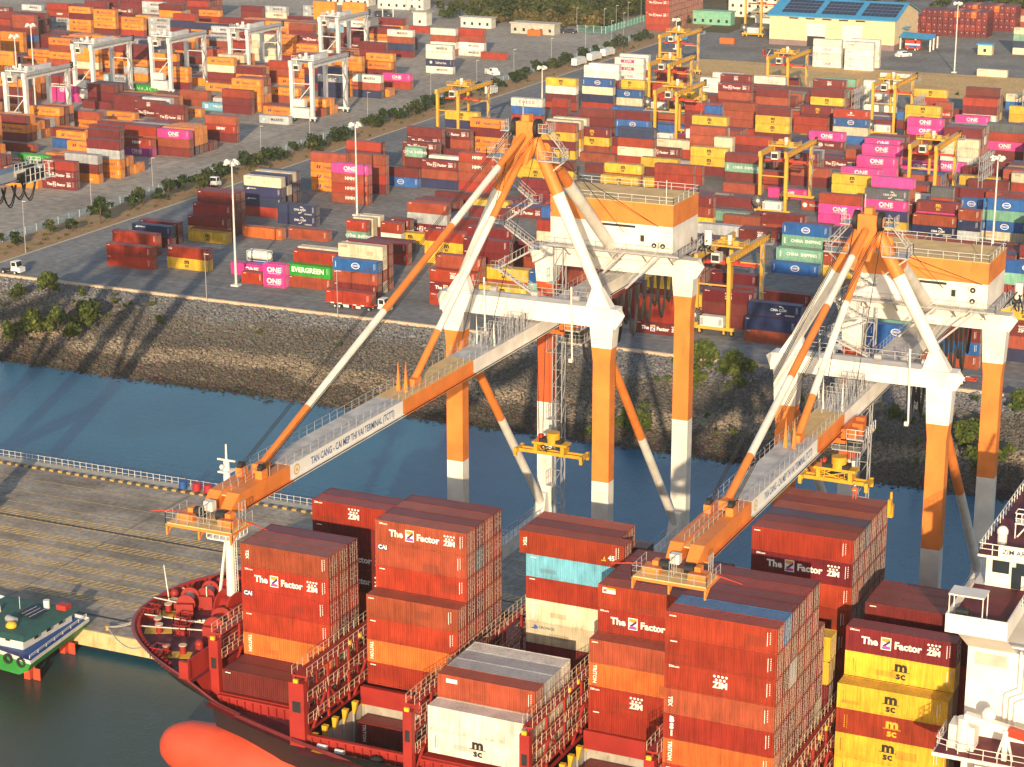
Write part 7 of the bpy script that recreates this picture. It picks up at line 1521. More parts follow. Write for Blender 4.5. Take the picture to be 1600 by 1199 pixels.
# ================================================================ SHIP-TO-SHORE CRANES
def sts(label,Xc,half,zb,bh,zo,zw,apex,tip,sgn0,sgn1,or1,ztr,spY,spZ,hx0,hx1,hz0,hzb,hz1,trY,ye=303):
    """Xc centre, half leg spacing, zb underside of portal beam, bh its depth, zo/zw paint changes on the legs,
       apex height, tip y of boom tip, sgn0..sgn1 lettering panel, or1 end of the orange stretch"""
    O,W,T,G,K,Y=M['crane_orange'],M['crane_white'],M['deck_tan'],M['galv'],M['black'],M['spreader_yellow']
    yf,yr=254.0,284.5; root=empty('gantry_crane',(Xc,269,0)); tag(root,label,'crane','orange and white gantry cranes on the quay')
    def put(name,b,m,parent=None): o=b.build(name,m,parent or root); o.location=(0,0,0) if parent else (-Xc,-269,0); return o
    zt=zb+bh
    for i,(sx,y) in enumerate(((-1,yf),(1,yf),(-1,yr),(1,yr))):
        x=Xc+sx*half; b=MB(); w=1.2
        b.frus((x,y,1.5),(w,.95),(x,y,zw),(w,.95),1); b.frus((x,y,zw),(w+.002,.952),(x,y,zo-2),(w,.95),0); b.frus((x,y,zo-2),(w,.95),(x,y,zo),(w+.2,1.0),0); b.frus((x,y,zo),(w+.2,1.0),(x,y,zb),(w+.42,1.14),1)
        b.frus((x,y,12),(1.0,1.1),(x,y,13.5),(1.3,1.1),1)
        b.box(x-2.4,x+2.4,y-.8,y+.8,.9,1.9,1)
        for k in range(4): b.tube((x-2.1+k*1.4,y-.25,.45),(x-2.1+k*1.4,y+.25,.45),.42,.42,10,2)
        l=MB()
        put('leg',b,[M['crane_red'] if i==2 else O,W,K])
    for y in (yf,yr):
        b=MB(); z0,z1=zb,zt; e=half+2.0
        b.box(Xc-e,Xc+e,y-1.15,y+1.15,z0,z1,0)
        for s in (-1,1):
            b.add([(Xc+s*e,y-1.0,z0),(Xc+s*e,y-1.0,z1),(Xc+s*(e+.9),y-.2,(z0+z1)/2+.4),(Xc+s*e,y+.6,z0),(Xc+s*e,y+.6,z1)],[(0,1,2),(1,4,2),(4,3,2),(3,0,2)],0)
            if y==yf: b.frus((Xc+s*(half-.6),y,z1),(1.7,.8),(Xc+s*(half-1.0),y,z1+2.4),(.62,.5),0)
        put('portal_beam',b,W)
        r=MB(); r.box(Xc-half,Xc+half,y+1.15,y+2.2,zt-.2,zt-.1); r.rail([(Xc-half,y+2.2,zt-.1),(Xc+half,y+2.2,zt-.1)],1.1,1.6,.07); r.rail([(Xc-half+1,y-1.0,zt),(Xc-4,y-1.0,zt)],.6,2,.05)
        for k in range(3): r.tube((Xc-half+5+k*6,y+.3,zt+.6),(Xc-half+5.9+k*6,y+.3,zt+.6),.42,.42,8)
        put('beam_walkway',r,G)
    for s in (-1,1):
        x=Xc+s*half; b=MB(); b.box(x-.75,x+.75,yf+.95,yr-.95,14.4,16.6,0); 
        put('tie_beam',b,W)
        r=MB(); r.rail([(x-.7,yf+1,16.6),(x-.7,yr-1,16.6)],1.1,1.6,.06); r.rail([(x+.7,yf+1,16.6),(x+.7,yr-1,16.6)],1.1,1.6,.06); put('tie_railing',r,G)
        b=MB(); p=Vector((x,yf+1.2,zb-4)); q=Vector((x,yr-2.2,18.3)); k=p.lerp(q,.47)
        b.tube(p,k,.62,.62,14,0); b.tube(k,q,.62,.62,14,1); b.frus((x,yr-1.9,16.6),(.9,1.4),(x,yr-1.4,19.6),(.7,.5),1); put('brace',b,[O,W])
        b=MB(); b.box(x-.9,x+.9,yf-3,yr+3,1.9,3.1); put('sill_beam',b,W)
    # boom and girder
    bt=zb-.35; bb=bt-1.75; hw=1.8; b=MB()
    segs=[(tip+1.5,sgn0,0),(sgn0,sgn1,1),(sgn1,or1,0),(or1,ye,1)]
    for y0,y1,m in segs:
        b.box(Xc-hw,Xc-.35,y0,y1,bb,bt,m); b.box(Xc+.35,Xc+hw,y0,y1,bb,bt,m); b.box(Xc-.35,Xc+.35,y0,y1,bt-.5,bt-.35,2 if m==0 else 3)
        for s in (-1,1): xx=Xc+s*hw; b.box(min(xx,xx+s*.45),max(xx,xx+s*.45),y0,y1,bb-.02,bb+.14,m)
        if y0>tip+2: b.box(Xc-hw,Xc+hw,y0,y1,bt,bt+.03,2 if m==0 else 3)
    for s in (-1,1):
        xa,xb=(Xc-hw,Xc-.35) if s<0 else (Xc+.35,Xc+hw)
        b.add([(xa,tip+1.5,bb),(xb,tip+1.5,bb),(xb,tip+1.5,bt),(xa,tip+1.5,bt),(xa+.1,tip,bb),(xb-.1,tip,bb),(xb-.1,tip,bb+.6),(xa+.1,tip,bb+.6)],[(4,5,1,0),(7,6,5,4),(3,2,6,7),(4,0,3,7),(1,5,6,2)],0)
        b.box(min(Xc+s*(hw+.45),Xc+s*(hw+.52)),max(Xc+s*(hw+.45),Xc+s*(hw+.52)),tip+2,ye,bb+.14,bb+.24,4)
    boom=put('boom',b,[O,M['crane_white'],T,M['deck_grey'],K])
    r=MB()
    for s in (-1,1): r.rail([(Xc+s*(hw-.1),sgn0-4,bt+.03),(Xc+s*(hw-.1),yf-3,bt+.03)],1.1,1.7,.04)
    r.rail([(Xc+.5,tip+2,bt-.3),(Xc+.5,sgn0-4,bt)],1.1,1.5,.04); r.rail([(Xc-.5,tip+2,bt-.3),(Xc-.5,sgn0-4,bt)],1.1,1.5,.04)
    r.rail([(Xc-hw+.1,yf+4,bt+.03),(Xc-hw+.1,yr-2,bt+.03)],1.1,1.6,.04); r.rail([(Xc+hw-.1,yf+4,bt+.03),(Xc+hw-.1,yr-2,bt+.03)],1.1,1.6,.04)
    for k in range(3): r.rail([(Xc-1.5,yf-13+k*3.5,bt),(Xc+1.2,yf-13+k*3.5,bt),(Xc+1.2,yf-11+k*3.5,bt),(Xc-1.5,yf-11+k*3.5,bt)],2.0,.7,.05)
    for k in range(90): a=rng.uniform(-1.6,1.6); yy=rng.uniform(yf-16,yf-2); r.bar((Xc+a,yy,bt),(Xc+a,yy+rng.uniform(-.4,.4),bt+rng.uniform(.5,2.2)),.05,.05)
    put('boom_railing',r,G)
    P=Print(); L=sgn1-sgn0; P.rect(.2,L-.2,.12,1.66,'print_white'); P.disc(1.4,.9,.62,'print_yellow',14); P.disc(1.4,.9,.45,'print_white',12); P.poly([(1.1,.7),(1.7,.7),(1.4,1.2)],'print_yellow'); P.text('TAN CANG - CAI MEP THI VAI TERMINAL (TCTT)',L/2+1.1,.86,1.15,'sign_blue_print',.022,sx=(L-3.6)/(26.0*1.12))
    o=link('lettering',P.mesh('lettering','+x'),boom); o.location=(Xc+hw+.012,sgn0,bb)
    # platform at the boom tip
    b=MB(); z=bb-.5; pw=3.9; y0,y1=tip-3.6,tip+.4
    b.box(Xc-pw,Xc+pw,y0,y1,z-.35,z-.12,0); b.box(Xc-pw+.1,Xc+pw-.1,y0+.1,y1-.1,z-.12,z,1)
    for x in (Xc-pw,Xc+pw-.25,Xc-.1): b.box(x,x+.18,y0,y0+.18,z-1.3,z-.3,0); b.bar((x+.1,y0+.1,z-1.2),(x+.1,y0+1.5,z-.3),.14,.14,0)
    for s in (-1,1):
        b.box(Xc+s*2.4-.9,Xc+s*2.4+.9,tip-2.4,tip-.9,z,z+.7,0); b.tube((Xc+s*1.3-.5,tip-1.2,z+.75),(Xc+s*1.3+.5,tip-1.2,z+.75),.55,.55,12,2); b.box(Xc+s*2.2-.3,Xc+s*2.2+.3,tip-1.6,tip-.6,z+.6,z+1.15,0)
        for q in ((-.3,.5),(0,0),(.4,-.3)): b.bar((Xc+s*pw,tip-1+q[0],z+.4+q[1]*.4),(Xc+s*(pw+3.0),tip-1.7,z+.2),.06,.06,3)
    b.box(Xc-.9,Xc+.1,tip-1.1,tip-.3,z+.9,z+1.9,4)
    tp=put('tip_platform',b,[O,T,K,M['machine_red'],M['unit_white']])
    r=MB(); r.rail([(Xc-pw,y1,z),(Xc-pw,y0,z),(Xc+pw,y0,z),(Xc+pw,y1,z)],1.15,1.3,.05); r.rail([(Xc-.2,tip-1,z),(Xc-.2,tip-3,z)],1.9,.7,.07); r.rail([(Xc+pw-.8,y1-1.2,z),(Xc+pw-.8,y1,z)],2.2,.6,.07); r.build('platform_railing',G,tp)
    # A-frame, stays, apex
    yA=253.2; zA=apex
    for s in (-1,1):
        b=MB(); p=Vector((Xc+s*1.0,yA,zA-1.2)); q=Vector((Xc+s*(half-1.0),yf,zt+2.2)); k=p.lerp(q,.365)
        b.tube(p,k,.82,.84,14,0); b.tube(k,q,.84,.74,14,1); put('a_frame_leg',b,[O,W])
    b=MB(); p=Vector((Xc+2.0,yA+.8,zA-2.6)); q=Vector((Xc+1.6,yr-4.0,zt+.6)); k=p.lerp(q,.30); b.tube(p,k,.82,.84,14,0); b.tube(k,q,.84,.84,14,1); put('backstay',b,[O,W])
    b=MB(); b.box(Xc-1.2,Xc+1.2,yA-1.0,yA+1.0,zA-2.2,zA+1.0,0); b.box(Xc-.5,Xc+.5,yA-.7,yA+.7,zA+1.0,zA+1.8,0)
    for s in (-1,1):
        b.tube((Xc+s*1.28,yA-.2,zA+.2),(Xc+s*1.8,yA-.2,zA+.2),1.2,1.2,16,1); b.box(Xc+s*1.84-.03,Xc+s*1.84+.03,yA-.7,yA+.5,zA-.5,zA+.6,0)
    b.add([(Xc-1.1,yA-1.0,zA-2),(Xc+1.1,yA-1.0,zA-2),(Xc+.9,yA-2.4,zA-4.4),(Xc-.9,yA-2.4,zA-4.4),(Xc-1.1,yA,zA-3),(Xc+1.1,yA,zA-3)],[(0,3,2,1),(4,5,2,3),(0,4,3),(1,2,5)],0)
    ap=put('apex',b,[O,K])
    for s in (-1,1):
        r=MB(); x0=Xc+s*2.1; x1=Xc+s*5.2; zp=zA-3.8
        a,c=(min(x0,x1),max(x0,x1)); r.box(a,c,yA-1.4,yA+1.6,zp-.18,zp); r.rail([(x0,yA-1.4,zp),(x1,yA-1.4,zp),(x1,yA+1.6,zp),(x0,yA+1.6,zp)],1.2,1.0,.075)
        r.bar((x1,yA,zp-.2),(x0+s*.2,yA,zp-2.6),.18,.18); r.rail([(x1,yA+1.2,zp),(x0,yA+1.2,zA-.2)],1.0,1.0,.06); r.bar((x1,yA+1.2,zp),(x0,yA+1.2,zA-.2),.3,.12)
        r.box(min(x0,x0+s*1.2),max(x0,x0+s*1.2),yA-1.3,yA+1.3,zA-.35,zA-.2); r.rail([(x0,yA-1.3,zA-.2),(x0+s*1.2,yA-1.3,zA-.2),(x0+s*1.2,yA+1.3,zA-.2)],1.1,.7,.06); r.build('apex_platform',G,ap)
    r=MB(); r.bar((Xc-.6,yA,zA+1.6),(Xc-.6,yA,zA+3.4),.14,.14); r.build('aerial',G,ap)
    # zig-zag stairs from the beam to the apex
    r=MB(); z=zt; y=yf+2.2; x=Xc-2.5
    n_=6; zs=np.linspace(zt,zA-4,n_+1)
    for i in range(n_):
        xa,xb=(x-3.2+i*.3,x+2.4-i*.05) if i%2 else (x+2.4-i*.05,x-3.2+i*.3); p=Vector((xa,y,zs[i])); q=Vector((xb,y,zs[i+1]))
        for d in (-.4,.4): r.bar(p+Vector((0,d,0)),q+Vector((0,d,0)),.10,.22); r.bar(p+Vector((0,d,1.05)),q+Vector((0,d,1.05)),.06,.06)
        for k in range(9): t=p.lerp(q,(k+.5)/9); r.box(t.x-.2,t.x+.2,y-.4,y+.4,t.z,t.z+.05); r.bar(t+Vector((0,-.4,0)),t+Vector((0,-.4,1.05)),.05)
        r.box(xb-.7,xb+.7,y-.7,y+.7,zs[i+1]-.08,zs[i+1]); r.rail([(xb-.7,y-.7,zs[i+1]),(xb+.7,y-.7,zs[i+1]),(xb+.7,y+.7,zs[i+1])],1.05,.7,.05)
    put('stair',r,G)
    # lift tower up the landside left leg
    r=MB(); lx,ly=Xc-half+1.9,yr-2.4
    for dx in (0,1.5):
        for dy in (0,1.3): r.bar((lx+dx,ly+dy,2),(lx+dx,ly+dy,hz0+4),.14,.14)
    nk=int((hz0)/2.6)
    for k in range(nk): 
        zz=3+k*2.6
        r.bar((lx,ly,zz),(lx+1.5,ly,zz+2.6),.07,.07); r.bar((lx+1.5,ly,zz),(lx+1.5,ly+1.3,zz+2.6),.07,.07); r.bar((lx,ly,zz),(lx+1.5,ly,zz),.08,.08)
        if k%4==3: r.box(lx-.9,lx,ly-.3,ly+1.4,zz,zz+.06); r.rail([(lx-.9,ly-.3,zz),(lx-.9,ly+1.4,zz),(lx,ly+1.4,zz)],2.2,.7,.05)
    put('lift_tower',r,G)
    # stays: outer and inner
    b=MB(); p=Vector((Xc,yA-1.5,zA-.8)); q=Vector((Xc,sgn0-2.6,bt+.7)); ks=[0,.115,.315,.585,.855,1]
    for i,(a,c) in enumerate(zip(ks[:-1],ks[1:])): b.tube(p.lerp(q,a),p.lerp(q,c),.44,.44,12,(0,1,0,1,0)[i])
    k=p.lerp(q,.97); b.tube(k,q,.46,.46,12,0); b.box(Xc-.5,Xc+.5,q.y-1.2,q.y+.8,bt,bt+1.0,0); put('forestay',b,[O,W])
    b=MB(); q=Vector((Xc,or1-12.5,bt+.7)); p=Vector((Xc+.1,yA-1.6,zA-3.2)); k=p.lerp(q,.30); k2=p.lerp(q,.80); b.tube(p,k,.44,.44,12,0); b.tube(k,k2,.44,.44,12,1); b.tube(k2,q,.44,.44,12,0); b.box(Xc-.5,Xc+.5,q.y-1,q.y+.8,bt,bt+.9,0); 
    put('forestay',b,[O,W])
    for s in (-.8,.2): b=MB(); b.add([(Xc+s,q.y-3.2,bt),(Xc+s+.5,q.y-3.2,bt),(Xc+s+.25,q.y-3.2,bt+3.6),(Xc+s,q.y-3.0,bt),(Xc+s+.5,q.y-3.0,bt),(Xc+s+.25,q.y-3.0,bt+3.6)],[(0,1,2),(5,4,3),(0,2,5,3),(1,4,5,2)],0); put('pointed_bracket',b,[O,W])
    for s in (-1.2,1.2):
        b=MB(); b.box(Xc+s-.4,Xc+s+.4,sgn0-5.4,sgn0-4.2,bt,bt+.9,0); b.tube((Xc+s-.25,sgn0-4.8,bt+1.0),(Xc+s+.25,sgn0-4.8,bt+1.0),.5,.5,12,1); put('sheave_block',b,[O,K])
        for s2 in (-.25,.25): b=MB(); b.add([(Xc+s,yf-14,bt),(Xc+s+.3,yf-14,bt),(Xc+s+.15,yf-14.2,bt+4.2),(Xc+s+.15,yf-13.7,bt)],[(0,1,2),(1,3,2),(3,0,2)]) 
        put('pointed_bracket',b,W)
    b=MB()
    for i,dx in enumerate((-1.9,-1.75,-1.6,1.6,1.75,1.9)):
        b.tube((Xc+dx,yA,zA+.3-.1*i),(Xc+(1.2 if dx>0 else -1.2)+.1*(i%3),sgn0-4.8+.3*(i%3),bt+1.2),.045,.045,4,0,False)
    for i,dx in enumerate((-1.8,1.8)): b.tube((Xc+dx,yA,zA),(Xc+dx,or1+4,bt+1),.045,.045,4,0,False); b.tube((Xc+dx,yA+.5,zA),(Xc+dx+2,yr-6,hz0+2),.05,.05,4,0,False)
    b.tube((Xc+2,yA+1.5,zA-3.5),(Xc+9,yr-6.8,hzb),.05,.05,4,0,False)
    put('hoist_rope',b,K)
    # machinery house
    b=MB(); y0,y1=278.0,288.2
    b.box(hx0,hx1,y0,y1,hz0,hzb,0); b.box(hx0-.02,hx1+.02,y0-.02,y1+.02,hzb,hz1,1); b.box(hx0-.1,hx1+.1,y0-.1,y1+.1,hz1,hz1+.08,2)
    b.box(hx0+7.5,hx0+13.0,y0-.05,y0,hzb-.55,hzb-.22,3)
    house=put('machinery_house',b,[W,O,T,K])
    b=MB(); dx=hx1-5.0; b.box(dx,dx+.95,y0-.06,y0,hz0+.15,hz0+2.4,0); b.box(dx+.2,dx+.75,y0-.08,y0-.06,hz0+1.3,hz0+2.2,1); b.build('door',[M['rim'],K],house)
    for k in range(2):
        b=MB(); ax=hx1-2.9+k*1.25 if hx1>-90 and False else (hx1-3.1+k*1.3 if label.startswith('larger') else hx1-2.4); az=hz0+.5+(0 if label.startswith('larger') else k*1.5)
        b.box(ax,ax+1.1,y0-.55,y0-.02,az,az+1.0,0); b.tube((ax+.55,y0-.6,az+.5),(ax+.55,y0-.55,az+.5),.38,.38,14,1); b.tube((ax+.55,y0-.64,az+.5),(ax+.55,y0-.6,az+.5),.12,.12,8,0); b.build('cooling_unit',[M['unit_white'],K],house)
    r=MB(); r.rail([(hx0,y0,hz1+.08),(hx1,y0,hz1+.08),(hx1,y1,hz1+.08),(hx0,y1,hz1+.08),(hx0,y0,hz1+.08)],1.0,2.0,.055); r.bar((hx1-1.2,y0+.4,hz1),(hx1-1.2,y0+.4,hz1+3.4),.1); r.build('roof_railing',M['rail_white'],house)
    r=MB(); zf=hz0-.1; r.box(hx0-.4,hx1+1.4,y0-1.3,y0-.0,zf-.25,zf); r.box(hx1+.05,hx1+1.4,y0,y1+1,zf-.25,zf); r.rail([(hx0-.4,y0-1.3,zf),(hx1+1.4,y0-1.3,zf),(hx1+1.4,y1+1,zf)],1.1,1.6,.06)
    for (xa,xb) in ((hx0+9,hx0+12.4),): r.bar((xa,y0-1.0,zf),(xb,y0-1.0,zf+0),.1)
    for i in range(2): # flights down to the girder walkway
        xs=hx0+8+i*5.5; p=Vector((xs+4,y0-1.6-i,zf)); q=Vector((xs-.5,y0-2.2-i,bt+.2))
        for d in (-.35,.35): r.bar(p+Vector((0,d,0)),q+Vector((0,d,0)),.1,.24); r.bar(p+Vector((0,d,1)),q+Vector((0,d,1)),.06,.06)
    for k in range(5): xx=hx0+2+k*4; r.bar((xx,y0-.8,zf),(xx,y0+2,zt),.16,.16)
    r.build('house_walkway',G,house)
    b=MB(); b.box(hx0+1,hx1-1,y0+2.5,y1-2.5,zt,hz0-.3); put('house_support',b,W)
    b=MB(); b.tube((hx1+2.6,yr+1,hz0+.0),(hx1+2.6,yr+1,hz0+2.2),.55,.55,12,0)
    for k in range(26): b.bar((hx1+rng.uniform(.2,3.4),yr+rng.uniform(-1,3.5),hz0-1.3),(hx1+rng.uniform(.4,3.2),yr+rng.uniform(-1,3.5),hz0+rng.uniform(-.8,1.4)),.14,.14,rng.integers(1,3))
    put('cable_gear',b,[M['unit_white'],K,G])
    # festoon cables below the girder behind the trolley
    b=MB()
    for k in range(int((ye-268)/2.9)):
        y=267+k*2.9; d=(6.5,4.5,7.0,5.2)[k%4]*(.5 if ye>310 else 1); x=Xc+hw+1.0
        for j in range(2):
            pts=[(x+.12*j,y-2.0+4.0*t+.15*j,bb-.3-(d+.35*j)*(1-(2*t-1)**2)) for t in np.linspace(0,1,11)]
            b.path(pts,.12,5)
    put('festoon_cable',b,K)
    r=MB(); r.box(Xc-3,Xc+3.4,ye-7,ye+1.5,bb-.6,bb-.45); r.rail([(Xc+3.4,ye-7,bb-.45),(Xc+3.4,ye+1.5,bb-.45),(Xc-3,ye+1.5,bb-.45)],2.6,1.4,.12); r.rail([(Xc+hw,ye-8,bt),(Xc+hw,ye,bt),(Xc-hw,ye,bt)],1.2,1.2,.09); put('girder_end_platform',r,M['rail_white']); q_=MB(); q_.box(Xc-1.2,Xc+3.0,ye-7.5,ye-1.0,bb-.4,bb+1.2,0); q_.box(Xc-.8,Xc+2.4,ye-5,ye-3,bb+1.2,bb+2.3,0); put('end_machinery',q_,K)
    # trolley, cab, spreader
    b=MB(); tb=bb-.35
    b.box(Xc-hw-.9,Xc-hw-.35,trY-3,trY+3,tb-.5,tb+.9,0); b.box(Xc+hw+.35,Xc+hw+.9,trY-3,trY+3,tb-.5,tb+.9,0); b.box(Xc-hw-.9,Xc+hw+.9,trY-3,trY-2.3,tb-.9,tb-.3,0); b.box(Xc-hw-.9,Xc+hw+.9,trY+2.3,trY+3,tb-.9,tb-.3,0)
    b.box(Xc+hw+.9,Xc+hw+3.0,trY-2.5,trY+2.5,tb-.5,tb-.3,1)
    for i in range(3): b.box(Xc+hw+1.0,Xc+hw+2.0+.3*(i%2),trY-2.2+i*1.6,trY-1.2+i*1.6,tb-.3,tb+.7+.3*i,0)
    tro=put('trolley',b,[M['trolley_orange'],G]); r=MB(); r.rail([(Xc+hw+3.0,trY-2.5,tb-.3),(Xc+hw+3.0,trY+2.5,tb-.3)],1.1,1,.07); r.rail([(Xc+hw+.9,trY-2.5,tb-.3),(Xc+hw+3.0,trY-2.5,tb-.3)],1.1,1,.07); r.build('trolley_railing',M['rail_white'],tro)
    b=MB(); cy=trY+4.2; b.box(Xc+.2,Xc+2.6,cy-1.2,cy+1.4,tb-3.4,tb-.9,0); b.box(Xc+.35,Xc+2.45,cy-1.26,cy-1.2,tb-3.0,tb-1.3,1); b.box(Xc+2.6,Xc+2.66,cy-1.0,cy+1.2,tb-3.0,tb-1.5,1); b.bar((Xc+.4,cy,tb-.9),(Xc+.4,cy,tb),.2,.2,0); b.bar((Xc+2.4,cy,tb-.9),(Xc+2.4,cy,tb),.2,.2,0); b.box(Xc-.4,Xc+3.2,cy-1.8,cy+2,tb-3.6,tb-3.45,2)
    cab=put('cab',b,[mk('cab_dark',(.10,.10,.09)) if 'cab_dark' not in M else M['cab_dark'],M['glass'],G]); r=MB(); r.rail([(Xc-.4,cy-1.8,tb-3.45),(Xc+3.2,cy-1.8,tb-3.45),(Xc+3.2,cy+2,tb-3.45)],1.1,1,.06); r.build('cab_railing',G,cab)
    b=MB(); z=spZ; sl=4.9 if label.startswith('larger') else 4.1
    for s in (-.55,.55): b.bar((Xc-sl-.1,spY+s,z+.25),(Xc+sl+.1,spY+s,z+.25),.28,.45,0)
    for s in (-1,1): b.box(Xc+s*sl-.25,Xc+s*sl+.25,spY-1.22,spY+1.22,z,z+.5,0); b.box(Xc+s*2.0-.25,Xc+s*2.0+.25,spY-1.0,spY+1.0,z+.4,z+1.6,0)
    for s in (-1,1):
        for t in (-1,1): b.box(Xc+s*(sl+.05)-.2,Xc+s*(sl+.05)+.2,spY+t*1.2-.2,spY+t*1.2+.2,z-.5,z+.6,0)
    b.box(Xc-2.6,Xc+2.6,spY-.9,spY+.9,z+1.5,z+1.8,0); b.box(Xc-1.6,Xc+1.7,spY-.75,spY+.75,z+1.8,z+2.3,1); b.tube((Xc+.3,spY,z+1.8),(Xc+.3,spY,z+3.2),.95,.95,14,0); b.box(Xc-1.9,Xc-1.3,spY-.4,spY+.4,z+1.8,z+2.7,2)
    for k in range(14): b.bar((Xc+rng.uniform(-3,3),spY+rng.uniform(-1,1),z+.4),(Xc+rng.uniform(-3,3),spY+rng.uniform(-1,1),z+1.6),.1,.1,rng.integers(0,2))
    put('spreader',b,[Y,K,M['machine_red']])
    b=MB()
    for dx in (-1.6,1.6):
        for dy in (-.6,.6): b.tube((Xc+dx,spY+dy,z+1.8),(Xc+dx,spY+dy*2.5,tb),.055,.055,4,0,False)
    put('spreader_rope',b,K)
    # floodlight posts hanging from the front beam
    for sx in (-.55,.62):
        b=MB(); x=Xc+sx*half; b.tube((x,yf-1.6,zt+2.6),(x+.3,yf-1.9,zb-4.6),.12,.12,8); b.box(x-.2,x+.3,yf-1.9,yf-1.4,zb-5,zb-4.5); put('light_post',b,W)
    return root
flat('sign_blue_print',(.03,.10,.30))
M['print_blue2']=M['sign_blue_print']
sts('larger orange and white gantry crane, standing nearer the ship bow',-113.9,10.75,55.0,2.6,52.2,33.7,80.4,176.4,188.0,214.0,233.0,58,261.5,33.6,-121.4,-102.8,59.7,63.4,66.5,262)
sts('smaller orange and white gantry crane, standing nearer the ship bridge',-68.2,9.8,52.2,2.2,47.6,31.2,72.2,189.0,205.0,228.6,239.5,50,243.4,41.9,-77.0,-58.5,56.4,59.7,62.6,240)
sts('third orange and white gantry crane, only its white girder end showing at the left edge',-242.5,10.75,55.0,2.6,52.2,33.7,80.4,176.4,188.0,214.0,233.0,58,261.5,33.6,-251,-232.5,59.7,63.4,66.5,262,319)
# ================================================================ YARD GANTRIES
def rtg(name,label,group,mt,H=18.5,span=23.5,wb=7.6,reel=True,cat='gantry crane',trol=.42,sp=True,thick=1.0):
    """near right leg base at the origin; wheels run along x, girders along y"""
    root=empty(name); tag(root,label,cat,group); A=[M[mt],M['galv'],M['black'],M['unit_white'],M['machine_red']]
    for x in (0,-wb):
        for y in (0,span):
            b=MB(); b.frus((x,y,1.9),(.38*thick,.40*thick),(x,y,H-1.2),(.44*thick,.5*thick),0); b.build('leg',A,root)
    for y in (0,span):
        b=MB(); b.box(-wb-1.4,1.4,y-.4,y+.4,1.25,1.95,0); b.box(-wb,0,y-.2,y+.2,H*.62,H*.62+.28,0)
        b.build('sill_beam',A,root)
        for x in (-wb-.9,-wb+.9,-.9,.9):
            b=MB(); b.tube((x,y-.28,.62),(x,y+.28,.62),.62,.62,14,2); b.tube((x,y-.31,.62),(x,y+.31,.62),.28,.28,10,0); b.box(x-.18,x+.18,y-.45,y+.45,.6,1.3,0); b.build('wheel',A,root)
    for x in (0,-wb):
        b=MB(); b.box(x-.44*thick,x+.44*thick,-1.2,span+1.2,H-1.4*thick,H,0); b.box(x-.2,x+.2,-1.0,span+1.0,H,H+.12,1); g=b.build('girder',A,root)
        if x==0:
            r=MB(); r.box(.42,1.35,-1,span+1,H-.95,H-.85,0)
            for k in range(15): y=-1+k*(span+2)/15; y2=y+(span+2)/15; r.bar((1.3,y,H-.85),(1.3,y2,H+.25),.09,.09,0); r.bar((1.3,y2,H-.85),(1.3,y,H+.25),.09,.09,0); r.bar((1.3,y,H-.85),(1.3,y,H+.25),.09,.09,0)
            r.bar((1.3,-1,H+.25),(1.3,span+1,H+.25),.10,.10,0); r.build('walkway',A[0] if mt=='rtg_yellow' else A[1],g)
    t=span*trol; b=MB(); b.box(-wb-.4,.4,t-2.2,t+2.2,H+.15,H+.5,0)
    for k in range(7): x=-wb+.4+rng.uniform(0,wb-1.6); y=t+rng.uniform(-1.8,1.0); b.box(x,x+rng.uniform(.6,1.6),y,y+rng.uniform(.5,1.1),H+.5,H+rng.uniform(.9,2.0),int(rng.choice((0,0,2,3 if mt!='rtg_yellow' else 0))))
    b.tube((-wb*.45,t-.3,H+.5),(-wb*.45,t-.3,H+2.6),.55,.55,12,3); b.rail([(-wb-.4,t-2.2,H+.5),(.4,t-2.2,H+.5),(.4,t+2.2,H+.5)],1.1,1.2,.08,0); tr=b.build('trolley',A,root)
    b=MB(); b.box(-wb+.6,-wb+2.6,t-2.6,t-.2,H-3.6,H-1.4,3); b.box(-wb+.75,-wb+2.45,t-2.66,t-2.6,H-3.2,H-1.9,2); b.bar((-wb+1,t-1,H-1.4),(-wb+1,t-1,H+.2),.2,.2,0); b.build('cab',A,root)
    if sp:
        z=H-4.6 if reel else H-6; b=MB(); yy=t+2.0
        for s in (-.6,.6): b.bar((-wb/2-6,yy+s,z),(-wb/2+6,yy+s,z),.26,.42,4)
        for s in (-1,1): b.box(-wb/2+s*6-.2,-wb/2+s*6+.2,yy-1.2,yy+1.2,z-.3,z+.3,4)
        b.box(-wb/2-2,-wb/2+2,yy-.9,yy+.9,z+.25,z+.75,4)
        for dx in (-1.8,1.8):
            for dy in (-.7,.7): b.tube((-wb/2+dx,yy+dy,z+.7),(-wb/2+dx,yy+dy,H),.03,.03,4,2,False)
        b.build('spreader',A,root)
    b=MB()
    if reel:
        b.tube((-wb-.2,-.95,4.4),(-wb-.2,-.75,4.4),1.75,1.75,24,2); b.tube((-wb-.2,-1.05,4.4),(-wb-.2,-.95,4.4),.5,.5,12,3)
        for k in range(18): a=2*PI*k/18; b.bar((-wb-.2+.5*math.cos(a),-1.0,4.4+.5*math.sin(a)),(-wb-.2+1.7*math.cos(a),-1.0,4.4+1.7*math.sin(a)),.09,.06,1)
        b.build('cable_reel',A,root); b=MB()
        b.box(-wb+1.2,-.9,-1.0,1.0,2.1,4.4,3); b.box(-wb+1.3,-wb+2.0,-1.04,-1.0,2.4,4.0,1); b.box(-2.0,-1.2,-1.05,-1.0,2.5,4.0,1)
    else:
        b.box(-wb+.6,-1.0,-1.3,1.1,1.95,4.9,3); b.box(-wb+1.0,-2.8,-1.1,.9,5.4,8.0,3); b.box(-wb+.5,-.4,-1.2,1.2,4.95,5.1,1); b.bar((-wb+.3,0,5),(-.3,0,H*.62),.25,.25,0)
    b.build('power_unit',A,root)
    r=MB(); zz=np.linspace(2,H-1,5)
